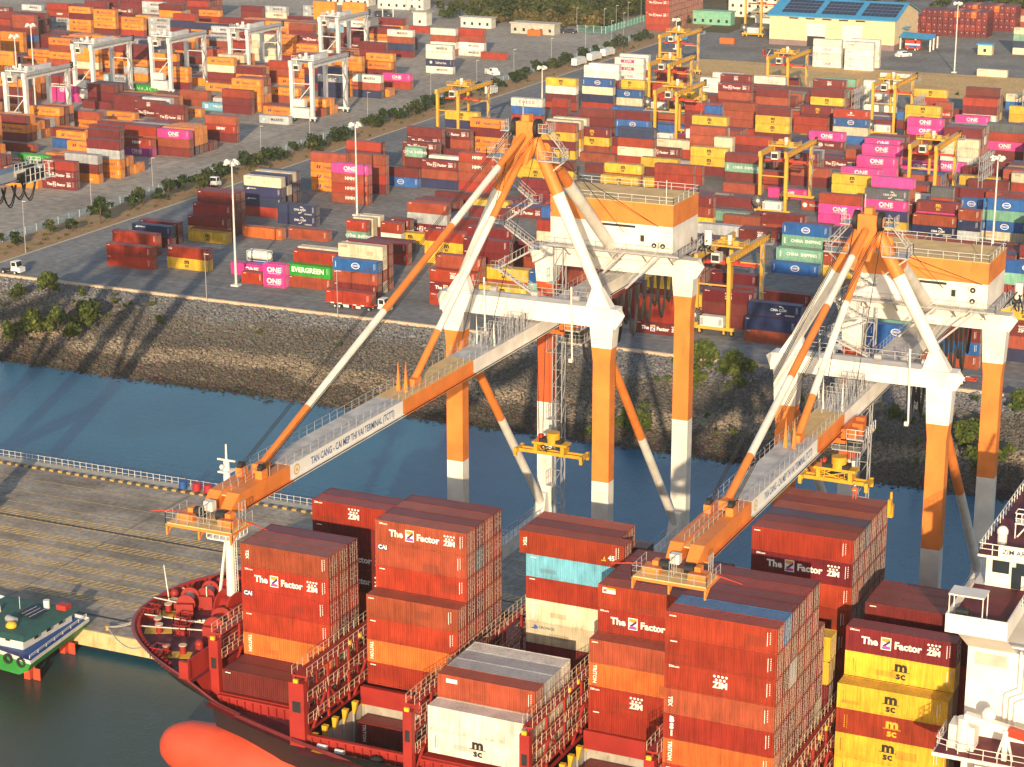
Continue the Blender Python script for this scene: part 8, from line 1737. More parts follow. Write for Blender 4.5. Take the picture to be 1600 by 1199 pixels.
    for k in range(4): 
        ya,yb=(span-.6,span-3.6) if k%2==0 else (span-3.6,span-.6)
        r.bar((.9,ya,zz[k]),(.9,yb,zz[k+1]),.12,.3); r.bar((.9,ya,zz[k]+1),(.9,yb,zz[k+1]+1),.06,.06); r.box(.5,1.4,min(yb,yb+.8),max(yb,yb+.8),zz[k+1]-.06,zz[k+1])
    r.box(.4,2.2,span+.6,span+2.2,H-2.2,H-2.1); r.rail([(.4,span+2.2,H-2.1),(2.2,span+2.2,H-2.1),(2.2,span+.6,H-2.1)],1.1,.8,.07); r.build('access_stair',M['galv'],root)
    b=MB()
    for k in range(5): y=span+.9+.25*k; b.box(.5+.02*k,1.2,y,y+.18,H-1.5,H+.6+.1*(k%2))
    b.build('cable_loop',M['tyre'],root)
    return root
RT=[(-152.4,449.2,'yellow yard gantry behind the landside leg of the larger quay crane'),(-180.0,577.5,'yellow yard gantry with a cable reel in front of the pale green container stack'),(-144.6,606.0,'yellow yard gantry among the magenta containers, right of centre'),(-186.2,716.5,'yellow yard gantry in front of the white containers at the grass field'),(-239.0,764.0,'yellow yard gantry standing nearest the dry grass, left of the white blocks'),(-247.5,670.5,'nearest of the yellow yard gantries crowded left of the grass field'),(-273.0,731.0,'middle one of the yellow yard gantries crowded left of the grass field'),(-297.5,806.0,'farthest of the yellow yard gantries crowded beside the tree-lined road'),(-314.0,642.0,'yellow yard gantry alone near the tree-lined road, left of the big crane apex')]
ry=None
for i,(x,y,l_) in enumerate(RT):
    if i==0: ry=rtg('yard_gantry',l_,'yellow rubber-tyred gantries in the yard','rtg_yellow'); o=ry
    else: o=copy_tree(ry); o['label']=l_
    o.location=(x,y,0)
for x,y,l_ in ((-311,951,'left yellow gantry parked beside the yellow warehouse'),(-303.5,985,'right yellow gantry parked behind, beside the yellow warehouse')):
    o=copy_tree(ry); o['label']=l_; o.location=(x,y,0)
RW=[(-456,598,'leftmost white yard gantry at the picture edge'),(-478,668,'second white yard gantry from the left with the tall light pole before it'),(-463,697,'third white yard gantry from the left behind the green container'),(-449,731,'white yard gantry in front of the stack of cream containers'),(-381.5,663,'white yard gantry nearest the tree-lined road, wheels on open concrete'),(-436,780,'farthest white yard gantry before the white-roofed stacks')]
for i,(x,y,l_) in enumerate(RW):
    if i==0: rw=rtg('yard_gantry',l_,'white rubber-tyred gantries in the far yard','rtg_white',H=21.5,span=24,wb=8.2,reel=False,trol=.12,sp=False,thick=1.55); o=rw
    else: o=copy_tree(rw); o['label']=l_
    o.location=(x,y,0)
# ================================================================ OTHER THINGS
# light masts
def mast(x,y,h,label,heads=8,r=.33):
    root=empty('light_mast',(x,y,0)); tag(root,label,'light mast','tall light masts')
    b=MB(); b.tube((0,0,0),(0,0,h-1.2),r,r*.5,12); b.box(-1.0,1.0,-1.0,1.0,0,.45); b.build('pole',M['rail_white'],root)
    b=MB(); b.tube((0,0,h-1.3),(0,0,h-1.1),1.1,1.1,12); b.build('ring',M['galv'],root)
    for k in range(heads):
        a=2*PI*k/heads; b=MB(); b.frus((1.5*math.cos(a),1.5*math.sin(a),h-1.5-(.5 if k%2 else 0)),(.5,.5),(1.3*math.cos(a),1.3*math.sin(a),h-.8-(.5 if k%2 else 0)),(.25,.25)); b.bar((0,0,h-1.2),(1.3*math.cos(a),1.3*math.sin(a),h-1.0),.12); b.build('floodlight',M['unit_white'],root)
for a in ((-278.4,443.8,32.3,'tall white light mast by the waterfront road, next to the magenta containers'),(-291.3,529.8,27.4,'tall white light mast in front of the magenta and red container stack'),(-468.2,879.5,30,'tall light mast behind the white container stacks in the far yard'),(-204.1,878.1,29.5,'tall light mast on the edge of the dry grass field'),(-320.1,724.6,16.5,'light mast behind the apex of the larger crane'),(-332.7,898.4,14.3,'light mast beside the blue canopy at the road end'),(-116.5,556,27,'light mast standing behind the roof of the smaller crane house'),(-85.5,592,28,'light mast at the right picture edge between containers'),(-470,612,33,'light mast in front of the second white yard gantry'),(-484,640,33,'light mast at the left of the far yard, in front of orange containers'),(-492,935,28,'light mast by the white buildings at the top of the picture')): mast(*a)
for i,(x,y,h) in enumerate(((-368.8,511,7.5),(-367,540.1,9),(-363.7,597.8,10),(-365.4,632.5,9.4),(-347.6,451.5,13.9),(-366,675,10),(-366,725,10),(-366,765,10),(-366,800,10),(-366,838,10),(-368,880,10),(-366,905,10),(-383,938,11),(-383,953,11),(-383,968,11),(-383,985,11),(-396,936,11),(-372,935,10),(-276.9,427.9,11.5),(-241,427.9,11))):
    root=empty('street_lamp',(x,y,0)); tag(root,('slim grey lamp post on the waterfront kerb, %s one'%('left' if x<-260 else 'right')) if y<430 else 'slim grey lamp post beside the verge fence, %s from the river'%ordn(i+1),'street lamp','slim lamp posts')
    b=MB(); b.tube((0,0,0),(0,0,h),.10,.07,6); b.build('post',M['galv'],root); b=MB(); b.box(-.1,1.1,-.12,.12,h-.05,h+.1); b.build('lamp_head',M['rail_white'],root)
# boundary fence
fr=empty('boundary_fence',(-361.5,445,0)); tag(fr,'long pale blue mesh fence behind the trees along the verge','fence')
b=MB(); b.bar((0,0,0),(0,0,2.3),.12); pm=b.mesh('fence_post',M['fence_white'])
b=MB(); [b.bar((0,0,z),(0,5,z),.08) for z in (.3,1.2,2.1)]; [b.bar((0,k*.5,.1),(0,k*.5,2.2),.045) for k in range(1,10)]; gm=b.mesh('fence_panel',M['fence_blue'])
for k in range(98): link('fence_post',pm,fr,(0,k*5,0)); link('fence_panel',gm,fr,(0,k*5,0))
gf=empty('green_fence',(-395,935,0)); tag(gf,'green and white mesh fence in front of the woodland','fence')
b=MB(); b.bar((0,0,0),(0,0,3.4),.16); pm=b.mesh('fence_post',M['fence_white']); b=MB(); [b.bar((0,0,z),(4,0,z),.12) for z in (.3,1.7,3.2)]; [b.bar((k*.4,0,.1),(k*.4,0,3.2),.09) for k in range(1,10)]; gm=b.mesh('fence_panel',mk('fence_green',(.08,.28,.24)))
for k in range(4): link('fence_post',pm,gf,(k*4,0,0)); link('fence_panel',gm,gf,(k*4,0,0))
for k in range(18): link('fence_post',pm,gf,(14,k*4,0)); link('fence_panel',gm,gf,(14,k*4,0),PI/2)
# vehicles
def wheel(root,x,y,r=.52,w=.4,name='wheel'):
    b=MB(); b.tube((x,y-w/2,r),(x,y+w/2,r),r,r,14,0); b.tube((x,y-w/2-.02,r),(x,y+w/2+.02,r),r*.5,r*.5,10,1); b.build(name,[M['tyre'],M['rim']],root)
def tractor(root,x0):
    b=MB(); b.box(x0+1.5,x0+3.6,-1.2,1.2,1.0,1.5,0); b.add([(x0+1.6,-1.15,1.5),(x0+3.5,-1.15,1.5),(x0+3.5,1.15,1.5),(x0+1.6,1.15,1.5),(x0+1.6,-1.15,3.4),(x0+3.1,-1.15,3.4),(x0+3.1,1.15,3.4),(x0+1.6,1.15,3.4)],[(4,5,6,7),(0,1,5,4),(1,2,6,5),(2,3,7,6),(3,0,4,7)],0); b.box(x0+3.5,x0+4.3,-1.1,1.1,.7,1.9,0); b.box(x0-2.2,x0+1.6,-.5,.5,.8,1.05,1); c=b.build('cab',[M['truck_white'],M['black']],root)
    b=MB(); b.box(x0+1.8,x0+3.0,-1.18,-1.15,2.2,3.2); b.box(x0+1.8,x0+3.0,1.15,1.18,2.2,3.2); b.add([(x0+3.48,-1.0,2.1),(x0+3.48,1.0,2.1),(x0+3.16,1.0,3.3),(x0+3.16,-1.0,3.3)],[(0,1,2,3)]); b.add([(x0+1.58,-1.0,2.2),(x0+1.58,1.0,2.2),(x0+1.58,1.0,3.2),(x0+1.58,-1.0,3.2)],[(3,2,1,0)]); b.build('window',M['glass'],c)
    for x in (x0+2.7,x0-.9):
        for y in (-1.05,1.05): wheel(root,x,y)
def truck(x,y,label,trailer=True,rz=0,load=None):
    root=empty('terminal_truck',(x,y,0),rz); tag(root,label,'truck','terminal trucks'); tractor(root,12.6 if trailer else 0)
    if trailer:
        b=MB(); b.box(-.3,12.9,-.9,-.6,1.15,1.4,0); b.box(-.3,12.9,.6,.9,1.15,1.4,0)
        for k in range(6): b.box(k*2.4,k*2.4+.25,-1.2,1.2,1.2,1.42,0)
        for k in (1.5,3.6,7.5,9.6): b.box(k,k+.9,-1.24,-1.2,1.15,1.42,1)
        b.box(4.9,6.3,-1.1,-.9,.45,1.1,1); b.box(8.2,9.4,-1.1,-.9,.45,1.0,1); b.box(7.2,7.4,-1,1,.2,1.2,0); b.build('trailer',[M['machine_red'],M['truck_white']],root)
        for xx in (2.6,3.8):
            for yy in (-1.0,1.0): wheel(root,xx,yy)
truck(-248.2,436.0,'white terminal truck towing a red container on the waterfront road')
put_container(-248.0,436.0-CW/2,1.45,40,'r','@, riding on the trailer of the terminal truck','containers on trailers')
truck(-128.6,446.9,'white terminal truck seen between the legs of the smaller crane',False)
truck(-92.5,433.4,'white terminal truck at the right edge pulling an empty trailer',True,PI)
truck(-337.8,431.5,'white terminal truck at the left edge on the waterfront road',False)
truck(-349.6,545.0,'white terminal truck cab stopped by the verge behind the light mast',False,PI/2)
def car(x,y,rz,label,col,cat='car',pick=False,s=1.0):
    root=empty('parked_'+('pickup' if pick else 'car'),(x,y,0),rz); tag(root,label,cat,'cars and small trucks in the yard')
    b=MB(); b.frus((0,0,.35),(2.2*s,.88*s),(0,0,1.0*s),(2.15*s,.85*s)); 
    if pick: b.frus((.6*s,0,1.0*s),(.95*s,.82*s),(.5*s,0,1.75*s),(.7*s,.7*s)); b.box(-2.2*s,-.5*s,-.85*s,-.78*s,1.0*s,1.4*s); b.box(-2.2*s,-.5*s,.78*s,.85*s,1.0*s,1.4*s)
    else: b.frus((-.2*s,0,1.0*s),(1.5*s,.82*s),(-.3*s,0,1.6*s),(1.0*s,.7*s))
    b.build('body',col,root); b=MB(); b.box(-.9*s,1.1*s,-.80*s,-.785*s,1.1*s,1.5*s) if not pick else b.box(.1*s,1.1*s,-.80*s,-.77*s,1.1*s,1.6*s); b.build('window',M['glass'],root)
    for xx in (-1.4*s,1.4*s):
        for yy in (-.8*s,.8*s): wheel(root,xx,yy,.36*s,.25)
car(-372.9,794.1,-.6,'white pickup truck on the open concrete of the far yard',M['truck_white'],'pickup',True,1.7)
car(-235.2,915.4,.9,'white van-like car in front of the blue canopy',M['truck_white'],'car',False,1.6)
car(-401,929,0,'dark cars parked at the right end of the long shed, left one',M['car_dark'],'car',False,1.3); car(-396.5,930,0,'dark car parked at the right end of the long shed, right one',M['car_dark'],'car',False,1.3)
car(-505,950,.2,'dark truck standing left of the white guard house at the top',M['car_dark'],'truck',True,2.0)
for i,(y,l_) in enumerate(((825.7,'nearest white box trailer along the tree-lined road'),(842,'middle white box trailer along the tree-lined road'),(857,'farthest white box trailer along the tree-lined road'),(742,'short white box truck beside the road trees near the light mast'))):
    root=empty('box_truck',(-350.4,y,0),PI/2); tag(root,l_,'truck','white box trailers by the road'); b=MB(); L=9 if i<3 else 4.5; b.box(0,L,-1.2,1.2,1.1,3.9); b.build('box',M['truck_white'],root); b=MB(); b.box(L+.3,L+2.2,-1.15,1.15,.8,3.0); b.build('cab',M['truck_white'],root)
    for xx in (1.2,2.4,L+1.2): 
        for yy in (-1,1): wheel(root,xx,yy,.5,.3)
# tank container by the magenta boxes
root=empty('tank_container',(-286.6,462.6,0)); tag(root,'white cylindrical tank container behind the magenta containers','tank container')
b=MB(); b.tube((.35,1.2,3.05),(5.7,1.2,3.05),1.12,1.12,20); b.ball((.4,1.2,3.05),1.05,12); b.ball((5.65,1.2,3.05),1.05,12)
for k in (1.5,3.0,4.5): b.tube((k,1.2,3.05),(k+.12,1.2,3.05),1.16,1.16,20)
b.build('tank',M['ship_white'],root); b=MB()
for x in (0,6.0):
    for y in (0,2.4): b.bar((x,y,1.7),(x,y,4.3),.15)
    for z in (1.8,4.25): b.bar((x,0,z),(x,2.4,z),.15)
for y in (0,2.4): b.bar((0,y,1.8),(6,y,1.8),.15); b.bar((0,y,4.25),(6,y,4.25),.12)
b.box(.5,5.5,.9,1.5,4.2,4.3); b.build('frame',M['rail_white'],root); b=MB(); b.box(0,6,.2,2.2,.0,1.7); b.build('stand',M['drum_blue'],root)
# green barge with its wheelhouse
bg_=empty('river_barge',(-193,243,-3.5)); tag(bg_,'green river barge with white bulwark moored at the quay edge','barge')
bg_.rotation_euler=(0,0,math.radians(-0)); 
def at(o): o.location=(193,-243,3.5); return o
st=[(-181.9,233.0),(-184.8,251.4)]      # stern line, right end: starboard and port corners
b=MB(); A_=(-182.8,232.4); B_=(-184.6,249.4); C_=(-232,243.0); D_=(-232,254.0)
dk=1.0
def hullq(z0,z1,m,s0=0,s1=0):
    zs=max(z0,-1.0) if z0<-2 else z0; P0=[(A_[0]-s0,A_[1],zs),(B_[0]-s0,B_[1],zs),(D_[0],D_[1],z0),(C_[0],C_[1],z0)]; P1=[(A_[0]-s1,A_[1],z1),(B_[0]-s1,B_[1],z1),(D_[0],D_[1],z1),(C_[0],C_[1],z1)]
    b.add(P0+P1,[(0,1,5,4),(1,2,6,5),(2,3,7,6),(3,0,4,7)],m)
hullq(-4.5,-.2,0,2.2,.6); hullq(-.2,.95,0,.6,.0); hullq(.95,dk+.55,1,0,0); b.add([(A_[0],A_[1],dk),(B_[0],B_[1],dk),(D_[0],D_[1],dk),(C_[0],C_[1],dk)],[(0,1,2,3)],2)
at(b.build('hull',[M['barge_green'],M['barge_white'],M['drum_blue']],bg_))
ca,sa=math.cos(-.11),math.sin(-.11)
b=MB(); b.box(-198.5,-186.9,236.2,248.2,dk,2.7,0); b.add([(-199.6,235.3,2.72),(-185.9,235.3,2.72),(-185.9,249.0,2.72),(-199.6,249.0,2.72),(-198.8,236.4,3.1),(-186.9,236.4,3.1),(-186.9,248,3.1),(-198.8,248,3.1)],[(4,5,6,7),(0,1,5,4),(1,2,6,5),(2,3,7,6),(3,0,4,7),(0,3,2,1)],1)
RZ=-.95
hs=at(b.build('wheelhouse',[M['barge_white'],M['barge_roof']],bg_))
b=MB(); b.box(-193.5,-192.3,236.72,236.8,dk+.1,2.95,0); b.box(-192.2,-191.2,236.7,236.78,dk+.1,2.95,1); 
for x in (-197.2,-195.4,-190.0): b.box(x,x+.8,236.74,236.8,2.3,3.0,0)
for y in (239,242,245): b.box(-186.5,-186.42,y,y+.9,2.2,3.0,0)
b.build('door',[M['black'],M['barge_green']],hs,(0,-.6,-.3))
b=MB(); b.add([(-192.6,243.2,4.4),(-189.4,242.4,4.2),(-188.7,245.2,4.5),(-191.9,246,4.7)],[(0,1,2,3)],0); b.add([(-192.6,243.2,4.36),(-189.4,242.4,4.16),(-188.7,245.2,4.46),(-191.9,246,4.66)],[(3,2,1,0)],0)
for t in (.25,.5,.75): p=Vector((-192.6,243.2,4.41)).lerp(Vector((-189.4,242.4,4.21)),t); q=Vector((-191.9,246,4.71)).lerp(Vector((-188.7,245.2,4.51)),t); b.bar(p,q,.05,.03,1)
b.build('solar_panel',[M['solar'],M['rail_white']],hs,(0,-.4,RZ+.05))
for nm,m_,f_ in (('roof_tank','grip_red',lambda b:b.box(-188.6,-186.9,247.2,248.6,4.05,4.8)),('water_drum','unit_white',lambda b:b.tube((-190.2,247.0,4.05),(-190.2,247.0,5.4),.5,.5,12)),('water_tank','galv',lambda b:b.tube((-192.6,240.6,4.5),(-190.8,240.2,4.5),.5,.5,12)),('net_heap','light_yellow',lambda b:b.ball((-190.6,238.9,4.3),.9,8,0,.7)),('roof_hatch','conc_light',lambda b:b.box(-196.8,-194.8,240.4,241.6,4.05,4.15)),('jar','rope',lambda b:b.tube((-196,243,4.05),(-196,243,4.9),.35,.3,10)),('flag_pole','rail_white',lambda b:b.tube((-193.8,245.2,4.05),(-193.8,245.2,6.0),.06,.05,6))):
    b=MB(); f_(b); b.build(nm,M[m_],hs,(0,-.4,RZ))
for i,(x,y) in enumerate(((-184.6,232.8),(-187.2,233.1))):
    b=MB(); n=14
    for k in range(n): a,c=2*PI*k/n,2*PI*(k+1)/n; b.tube((x+.62*math.cos(a),y-.25,.9+.62*math.sin(a)),(x+.62*math.cos(c),y-.25,.9+.62*math.sin(c)),.2,.2,6,0,False)
    at(b.build('tyre_fender',M['tyre'],bg_))
for (x,y) in ((-185.6,236.5),(-186.6,246.5)):
    b=MB(); b.box(x,x+1.2,y-.08,y+.08,-4.2,-1.7); b.tube((x+.2,y,-1.2),(x+.2,y,-3.2),.18,.18,8); b.bar((x-1.2,y,-1.5),(x+.3,y,-1.3),.3,.3); b.box(x-1.4,x-.4,y-.4,y+.4,-3.9,-1.4); at(b.build('rudder',M['bulb_red'],bg_))
b=MB(); b.rail([(A_[0]-.3,A_[1]+.3,dk+.7),(B_[0]-.3,B_[1]-.3,dk+.7)],.5,2.2,.08); at(b.build('stern_rail',M['barge_white'],bg_))
b2=empty('cargo_barge',(-215,247.4,-3.5)); tag(b2,'rusty red cargo barge behind the green barge at the left edge','barge')
b=MB(); b.box(-32,12,-2.2,.4,-1,3.4,0); b.box(-32,12,-2.6,-2.2,2.6,3.7,0)
for k in range(14): b.box(-30+k*3,-29.7+k*3,-2.75,-2.6,-.5,3.4,0)
b.build('hull',M['barge_red'],b2); b=MB(); b.box(9.5,11.0,-2.0,-.8,3.4,4.4); b.build('hatch_box',M['grip_red'],b2)
b=MB()
for p,q in (((-181.5,249.6,.5),(-151.8,226,21)),((-181.5,249.6,.5),(-151.6,224.5,20.6)),((-181.5,249.6,.5),(-150,214,17))):
    pts=[Vector(p).lerp(Vector(q),t)+Vector((0,0,-1.6*4*t*(1-t))) for t in np.linspace(0,1,9)]; b.path(pts,.10,5)
tag(b.build('mooring_lines',M['rope']),'pale mooring lines running from the quay bollard to the red bow','mooring lines')
# deckhand on the containers
root=empty('person',(-65.3,241.6,40.55)); tag(root,'person in orange overalls and white helmet standing on the topmost containers','person')
vs=[(0,0,.95),(0,0,1.2),(0,0,1.45),(0,0,1.55),(.2,0,1.42),(.30,-.02,1.15),(.34,-.12,.9),(-.2,0,1.42),(-.30,-.02,1.15),(-.33,-.1,.9),(.12,0,.88),(.15,.02,.48),(.17,0,.06),(.19,-.16,.03),(-.12,0,.88),(-.16,.02,.48),(-.19,0,.06),(-.21,-.16,.03)]
es=[(0,1),(1,2),(2,3),(2,4),(4,5),(5,6),(2,7),(7,8),(8,9),(0,10),(10,11),(11,12),(12,13),(0,14),(14,15),(15,16),(16,17)]
rd=[.17,.16,.17,.07,.08,.06,.045,.08,.06,.045,.11,.08,.06,.05,.11,.08,.06,.05]
me=bpy.data.meshes.new('body'); me.from_pydata(vs,es,[]); o=bpy.data.objects.new('body',me); COL.objects.link(o); o.parent=root; me.materials.append(M['cloth_orange'])
sk=o.modifiers.new('skin','SKIN'); 
for v,r in zip(me.skin_vertices[0].data,rd): v.radius=(r,r)
me.skin_vertices[0].data[0].use_root=True; ss=o.modifiers.new('sub','SUBSURF'); ss.levels=1; ss.render_levels=1
b=MB(); b.ball((0,0,1.67),.11,10,0,1.15); b.box(-.02,.02,-.13,-.10,1.64,1.69); b.build('head',M['skin'],root); b=MB(); b.ball((0,0,1.74),.135,10,0,.8); b.box(-.1,.1,-.2,-.1,1.72,1.745); b.build('helmet',M['truck_white'],root); b=MB(); b.box(-.19,.19,-.18,-.17,1.12,1.18); b.box(-.19,.19,.17,.18,1.12,1.18); b.build('reflective_band',M['truck_white'],root)
for s in (-1,1): b=MB(); b.ball((s*.335,-.13,.84),.05,6,0,1.3); b.build('hand',M['skin'],root)
b=MB(); b.box(-61.3,-60.7,242.2,242.9,38.6,40.2); b.box(-61.2,-60.8,241.6,242.2,39.2,41.0); b.tube((-61,242.4,40.2),(-61,242.4,41.8),.2,.15,8); tag(b.build('lashing_cage',M['spreader_yellow']),'yellow lashing cage hanging at the end of the quayside stack','lashing cage')
# warehouse with solar roof
wh=empty('warehouse',(-272,945,0)); tag(wh,'yellow warehouse with bright blue roof and solar panels','warehouse')
def W_(name,b,m,p=None): o=b.build(name,m,p or wh); o.location=(272,-945,0) if p is None else (0,0,0); return o
wx0,wx1,wy0,wy1,wz,rz_=-300.8,-243.8,932,972,13.0,18.5; ym=(wy0+wy1)/2
b=MB(); b.box(wx0,wx1,wy0,wy1,2.4,wz,0); b.add([(wx1,wy0,wz),(wx1,wy1,wz),(wx1,ym,rz_)],[(0,1,2)],0); b.add([(wx0,wy1,wz),(wx0,wy0,wz),(wx0,ym,rz_)],[(0,1,2)],0); b.box(wx0-.06,wx1+.06,wy0-.06,wy1+.06,0,2.4,1); wl_=W_('wall',b,[M['wall_yellow'],M['plinth']])
b=MB(); e=1.0
for s,ya in ((1,wy0-e),(-1,wy1+e)):
    b.add([(wx0-e,ya,wz-.2),(wx1+e,ya,wz-.2),(wx1+e,ym,rz_+.15),(wx0-e,ym,rz_+.15),(wx0-e,ya,wz+.1),(wx1+e,ya,wz+.1),(wx1+e,ym,rz_+.45),(wx0-e,ym,rz_+.45)],[(0,3,2,1),(4,5,6,7),(0,1,5,4),(1,2,6,5),(3,0,4,7)] if s>0 else [(1,2,3,0),(7,6,5,4),(4,5,1,0),(5,6,2,1),(7,4,0,3)])
rf=W_('roof',b,M['roof_blue'])
for k in range(3):
    xa=wx0+4.5+k*18.2; P_=lambda x,t:(x,wy0-e+(ym-wy0+e)*t,wz+.1+(rz_+.35-wz)*t+.2)
    for j in range(8):
        for i in range(1):
            b=MB(); x0=xa+j*1.95; b.add([P_(x0,.18),P_(x0+1.86,.18),P_(x0+1.86,.86),P_(x0,.86)],[(0,1,2,3)]); 
            for t in (.35,.52,.69): b.add([tuple(c+d for c,d in zip(P_(x0,t),(0,0,.02))),tuple(c+d for c,d in zip(P_(x0+1.86,t),(0,0,.02))),tuple(c+d for c,d in zip(P_(x0+1.86,t+.012),(0,0,.02))),tuple(c+d for c,d in zip(P_(x0,t+.012),(0,0,.02)))],[(0,1,2,3)],1)
            b.build('solar_panel',[M['solar'],M['galv']],rf)
for x0,x1,z0 in ((-283.5,-274.8,4.6),(-267.3,-258.2,0)):
    b=MB(); b.box(x0,x1,wy0-.25,wy0-.07,z0,9.4,0)
    for k in range(9): b.box(x0,x1,wy0-.3,wy0-.25,z0+(9.4-z0)*k/9,z0+(9.4-z0)*k/9+.08,0)
    b.box(x0-.3,x1+.3,wy0-.6,wy0-.07,9.4,10.2,0); b.build('shutter_door',M['shutter'],wl_)
    if z0: b=MB(); b.box(x0+.3,x1-.3,wy0-.12,wy0-.08,0,z0); b.build('door_opening',M['black'],wl_)
for k in range(5):
    b=MB(); x=wx0+9+k*7.6; b.box(x,x+4.2,wy0-.12,wy0-.06,wz-1.2,wz-.6); b.build('vent',M['black'],wl_)
b=MB(); b.box(wx1+.06,wx1+3.0,wy0+12,wy0+18,8.6,8.8); b.build('door_awning',M['roof_blue'],wl_)
# canopy, kiosk, small buildings
cn=empty('canopy',(-236,945,0)); tag(cn,'blue-roofed open canopy at the right gable of the warehouse','canopy')
b=MB(); b.add([(-8,-6,5.2),(8,-9,5.2),(8,-2,6.8),(-8,2,6.8),(8,6,5.2),(-8,9,5.2)],[(0,1,2,3),(3,2,4,5)]); b.add([(-8,-6,5.1),(8,-9,5.1),(8,-2,6.7),(-8,2,6.7),(8,6,5.1),(-8,9,5.1)],[(3,2,1,0),(5,4,2,3)]); b.build('roof',M['roof_blue'],cn)
for x,y in ((-7,-5),(0,-6.5),(7,-8),(7,-2),(7,5)): b=MB(); b.box(x-.3,x+.3,y-.3,y+.3,0,5.3); b.build('post',M['shutter'],cn)
root=empty('fire_truck',(-237,939.5,0)); tag(root,'red truck with white and blue band parked under the blue canopy','truck'); b=MB(); b.box(-3.5,3.2,-1.3,1.3,.7,4.4,0); b.box(-3.5,3.2,-1.34,-1.3,2.2,2.9,1); b.box(-2.0,3.2,-1.36,-1.34,1.3,1.9,2); b.build('body',[M['machine_red'],M['truck_white'],M['drum_blue']],root); [wheel(root,x,y,.55,.4) for x in (-2.3,2.2) for y in (-1,1)]
for x,y,w,d,h,m_,l_,nm,cat in ((-473,929,7,6,6,'bld_white','small white guard house with flat roof on the far yard','guard_house','building'),(-411,922.5,22,7,4.6,'conc_light','long low pale shed in front of the woodland','storage_shed','shed'),(-512,985,26,8,8,'bld_white','white office building at the top of the picture','office_building','building'),(-545,990,24,8,9,'bld_white','white building at the top behind the far containers','office_building','building'),(-445,932,16,5,4.5,'bld_white','row of white cabins left of the long shed','cabin_row','building'),(-338.6,1030,26,14,20,'bld_white','cream office block beside the warehouse','office_building','building'),(-350,990,24,6,6,'shed_green','green-roofed shed behind the parked yellow gantries','storage_shed','shed'),(-205,938.5,6,4,4.2,'wall_yellow','small kiosk with blue roof near the maroon container block','kiosk','kiosk')):
    root=empty(nm,(x,y,0)); tag(root,l_,cat); b=MB(); b.box(-w/2,w/2,-d/2,d/2,0,h,0); b.build('wall',M[m_],root)
    b=MB(); b.box(-w/2-.5,w/2+.5,-d/2-.5,d/2+.5,h,h+.5); b.build('roof',M['conc_light' if m_!='wall_yellow' else 'roof_blue'] if m_!='shed_green' else M['shed_green'],root)
    nw=max(1,int(w/4))
    for k in range(nw):
        for f in range(max(1,int(h/4))): b=MB(); xx=-w/2+(k+.5)*w/nw; b.box(xx-.6,xx+.6,-d/2-.05,-d/2,1.2+f*3.6,2.6+f*3.6); b.build('window',M['glass'],root)
b=MB()
for k in range(9): b.box(-296+k*3.2,-293.2+k*3.2,905,905.5,0,1.5)
root=empty('boundary_wall',(-315,1003,0)); tag(root,'low white wall with dark vehicles parked along it beyond the gantries','wall'); b=MB(); b.box(-16,14,0,.4,0,4.2); b.build('panel',M['bld_white'],root)
cn=empty('canopy',(-333.5,903,0)); tag(cn,'small light blue canopy at the end of the tree-lined road','canopy'); b=MB(); b.add([(-5,-3,4.2),(5,-3,4.2),(5,0,5.6),(-5,0,5.6),(5,3,4.2),(-5,3,4.2)],[(0,1,2,3),(3,2,4,5)]); b.build('roof',M['roof_blue'],cn); [MBp.build('post',M['drum_blue'],cn) for MBp in [(lambda q:(q.box(x-.15,x+.15,y-.15,y+.15,0,4.3),q)[1])(MB()) for x in (-4.5,4.5) for y in (-2.5,2.5)]]
for x,y,l_ in ((-318,925,'orange waste skip left of the warehouse corner'),(-408,915,'orange-red 20-foot box in front of the long shed')):
    b=MB(); b.box(-3.2,3.2,-1.3,1.3,.1,2.6); [b.box(-3.2+k*.8,-3.1+k*.8,-1.36,-1.3,.1,2.6) for k in range(9)]; tag(b.build('skip',M['trolley_orange'],loc=(x,y,0)),l_,'skip')
root=empty('flat_rack',(-284,893,0)); tag(root,'crimson flat rack with a dark cargo in front of the dry grass','flat rack'); b=MB(); b.box(-6.5,6.5,-1.2,1.2,.1,.6,0); b.box(-6.5,-6.1,-1.2,1.2,.6,3.2,0); b.box(6.1,6.5,-1.2,1.2,.6,3.2,0); [b.bar((x,-1.2,.5),(x+1.5,-1.2,3.0),.2,.2,1) for x in (-4.5,-1,2.5)]; b.build('frame',[M['grip_red'],M['truck_white']],root); b=MB(); b.box(-4.5,4.5,-1,1,2.2,3.3); b.build('load',M['car_dark'],root)
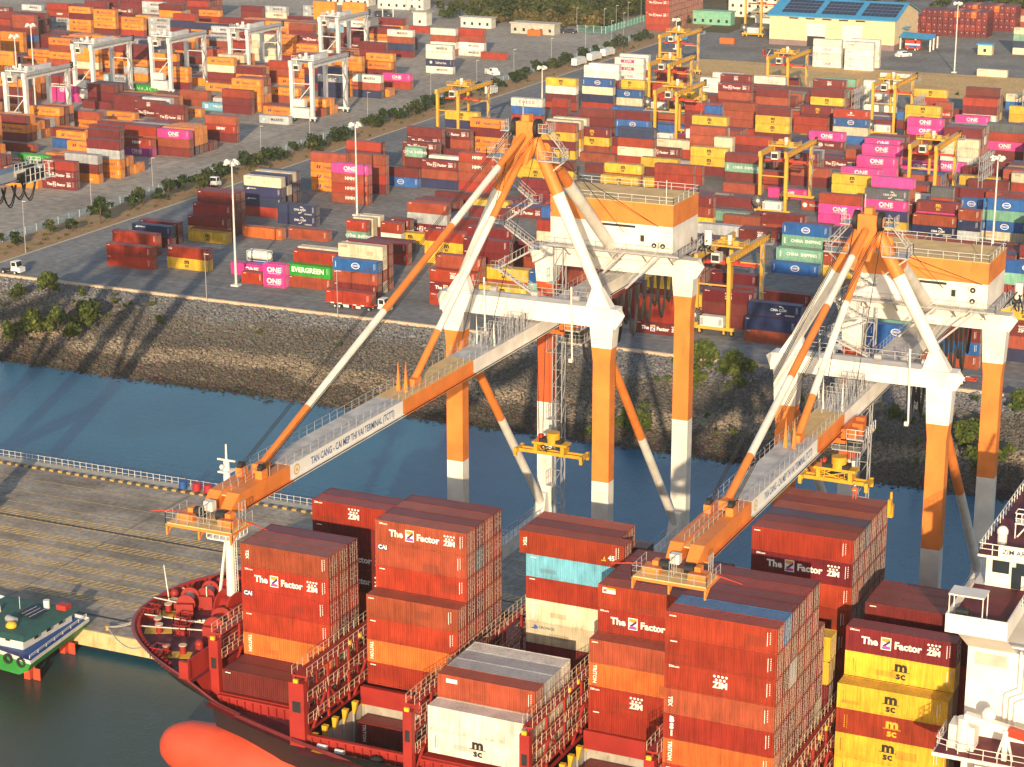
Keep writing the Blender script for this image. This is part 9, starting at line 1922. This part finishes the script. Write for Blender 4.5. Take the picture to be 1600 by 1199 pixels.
# reach stacker, steel reefer platforms
def gantry_rack(x,y,label):
    root=empty('reefer_rack',(x,y,0)); tag(root,label,'platform','grey steel reefer access racks'); b=MB()
    for k in range(5):
        for z in (2.9,5.8,8.7): b.box(-.6,.6,k*3,k*3+3,z-.1,z); 
        for xx in (-.6,.6): b.bar((xx,k*3,0),(xx,k*3,10),.18)
    b.build('frame',M['galv'],root); r=MB()
    for z in (2.9,5.8,8.7): r.rail([(.6,0,z),(.6,15,z)],1.1,1.2,.08); r.rail([(-.6,0,z),(-.6,15,z)],1.1,1.2,.08)
    r.build('railing',M['galv'],root)
for x,y,l_ in ((-230,764,'grey steel access rack beside the second pair of white containers'),(-210.5,752,'grey steel access rack right of the yellow gantry at the grass edge'),(-186,742,'grey steel access rack left of the white lettered containers'),(-155,778,'grey steel access rack standing alone by the dry grass'),(-139.5,735,'grey steel access rack at the right above the dark grey container'),(-139,640,'grey steel access rack behind the gantry with magenta containers')): gantry_rack(x,y,l_)
# maroon container block with ends to the camera and the far blocks

rb=[]
def end_box(x,y,z,c): rb.append((x,y,z,c))
b=MB(); mats=[mk('block_maroon',(.13,.018,.024)),mk('block_red',(.22,.028,.024)),M['trolley_orange'],M['unit_white']]
for (x0,n,y,k) in ((-250,13,992,4),(-238,11,1020,4)):
    for i in range(n):
        for t in range(k-(1 if i in (0,) else 0)):
            m=int(rng.choice((0,0,0,0,0,1,1,2 if t==k-1 else 0))); x=x0+i*2.56; z=t*2.9
            b.box(x+.04,x+2.42,y,y+12.1,z+.04,z+2.86,m)
            for q in (.5,.95,1.5,1.95): b.box(x+q,x+q+.06,y-.05,y,z+.1,z+2.75,m)
            b.box(x+1.1,x+1.4,y-.06,y-.03,z+1.9,z+2.25,3)
tag(b.build('stacked_end_containers',mats),kind='stuff')

# light warm haze over the whole place, one closed box, sky outside it
hz=MB(); hz.box(-2600,1500,-400,3200,-8,150)
hm=bpy.data.materials.new('haze_air'); hm.use_nodes=True; ht=hm.node_tree; ht.nodes.remove(ht.nodes['Principled BSDF']); pv=ht.nodes.new('ShaderNodeVolumePrincipled'); pv.inputs['Density'].default_value=.00007; pv.inputs['Color'].default_value=(.95,.92,.88,1); pv.inputs['Anisotropy'].default_value=.1
ht.links.new(pv.outputs[0],ht.nodes['Material Output'].inputs['Volume'])
tag(hz.build('haze',hm),kind='stuff')
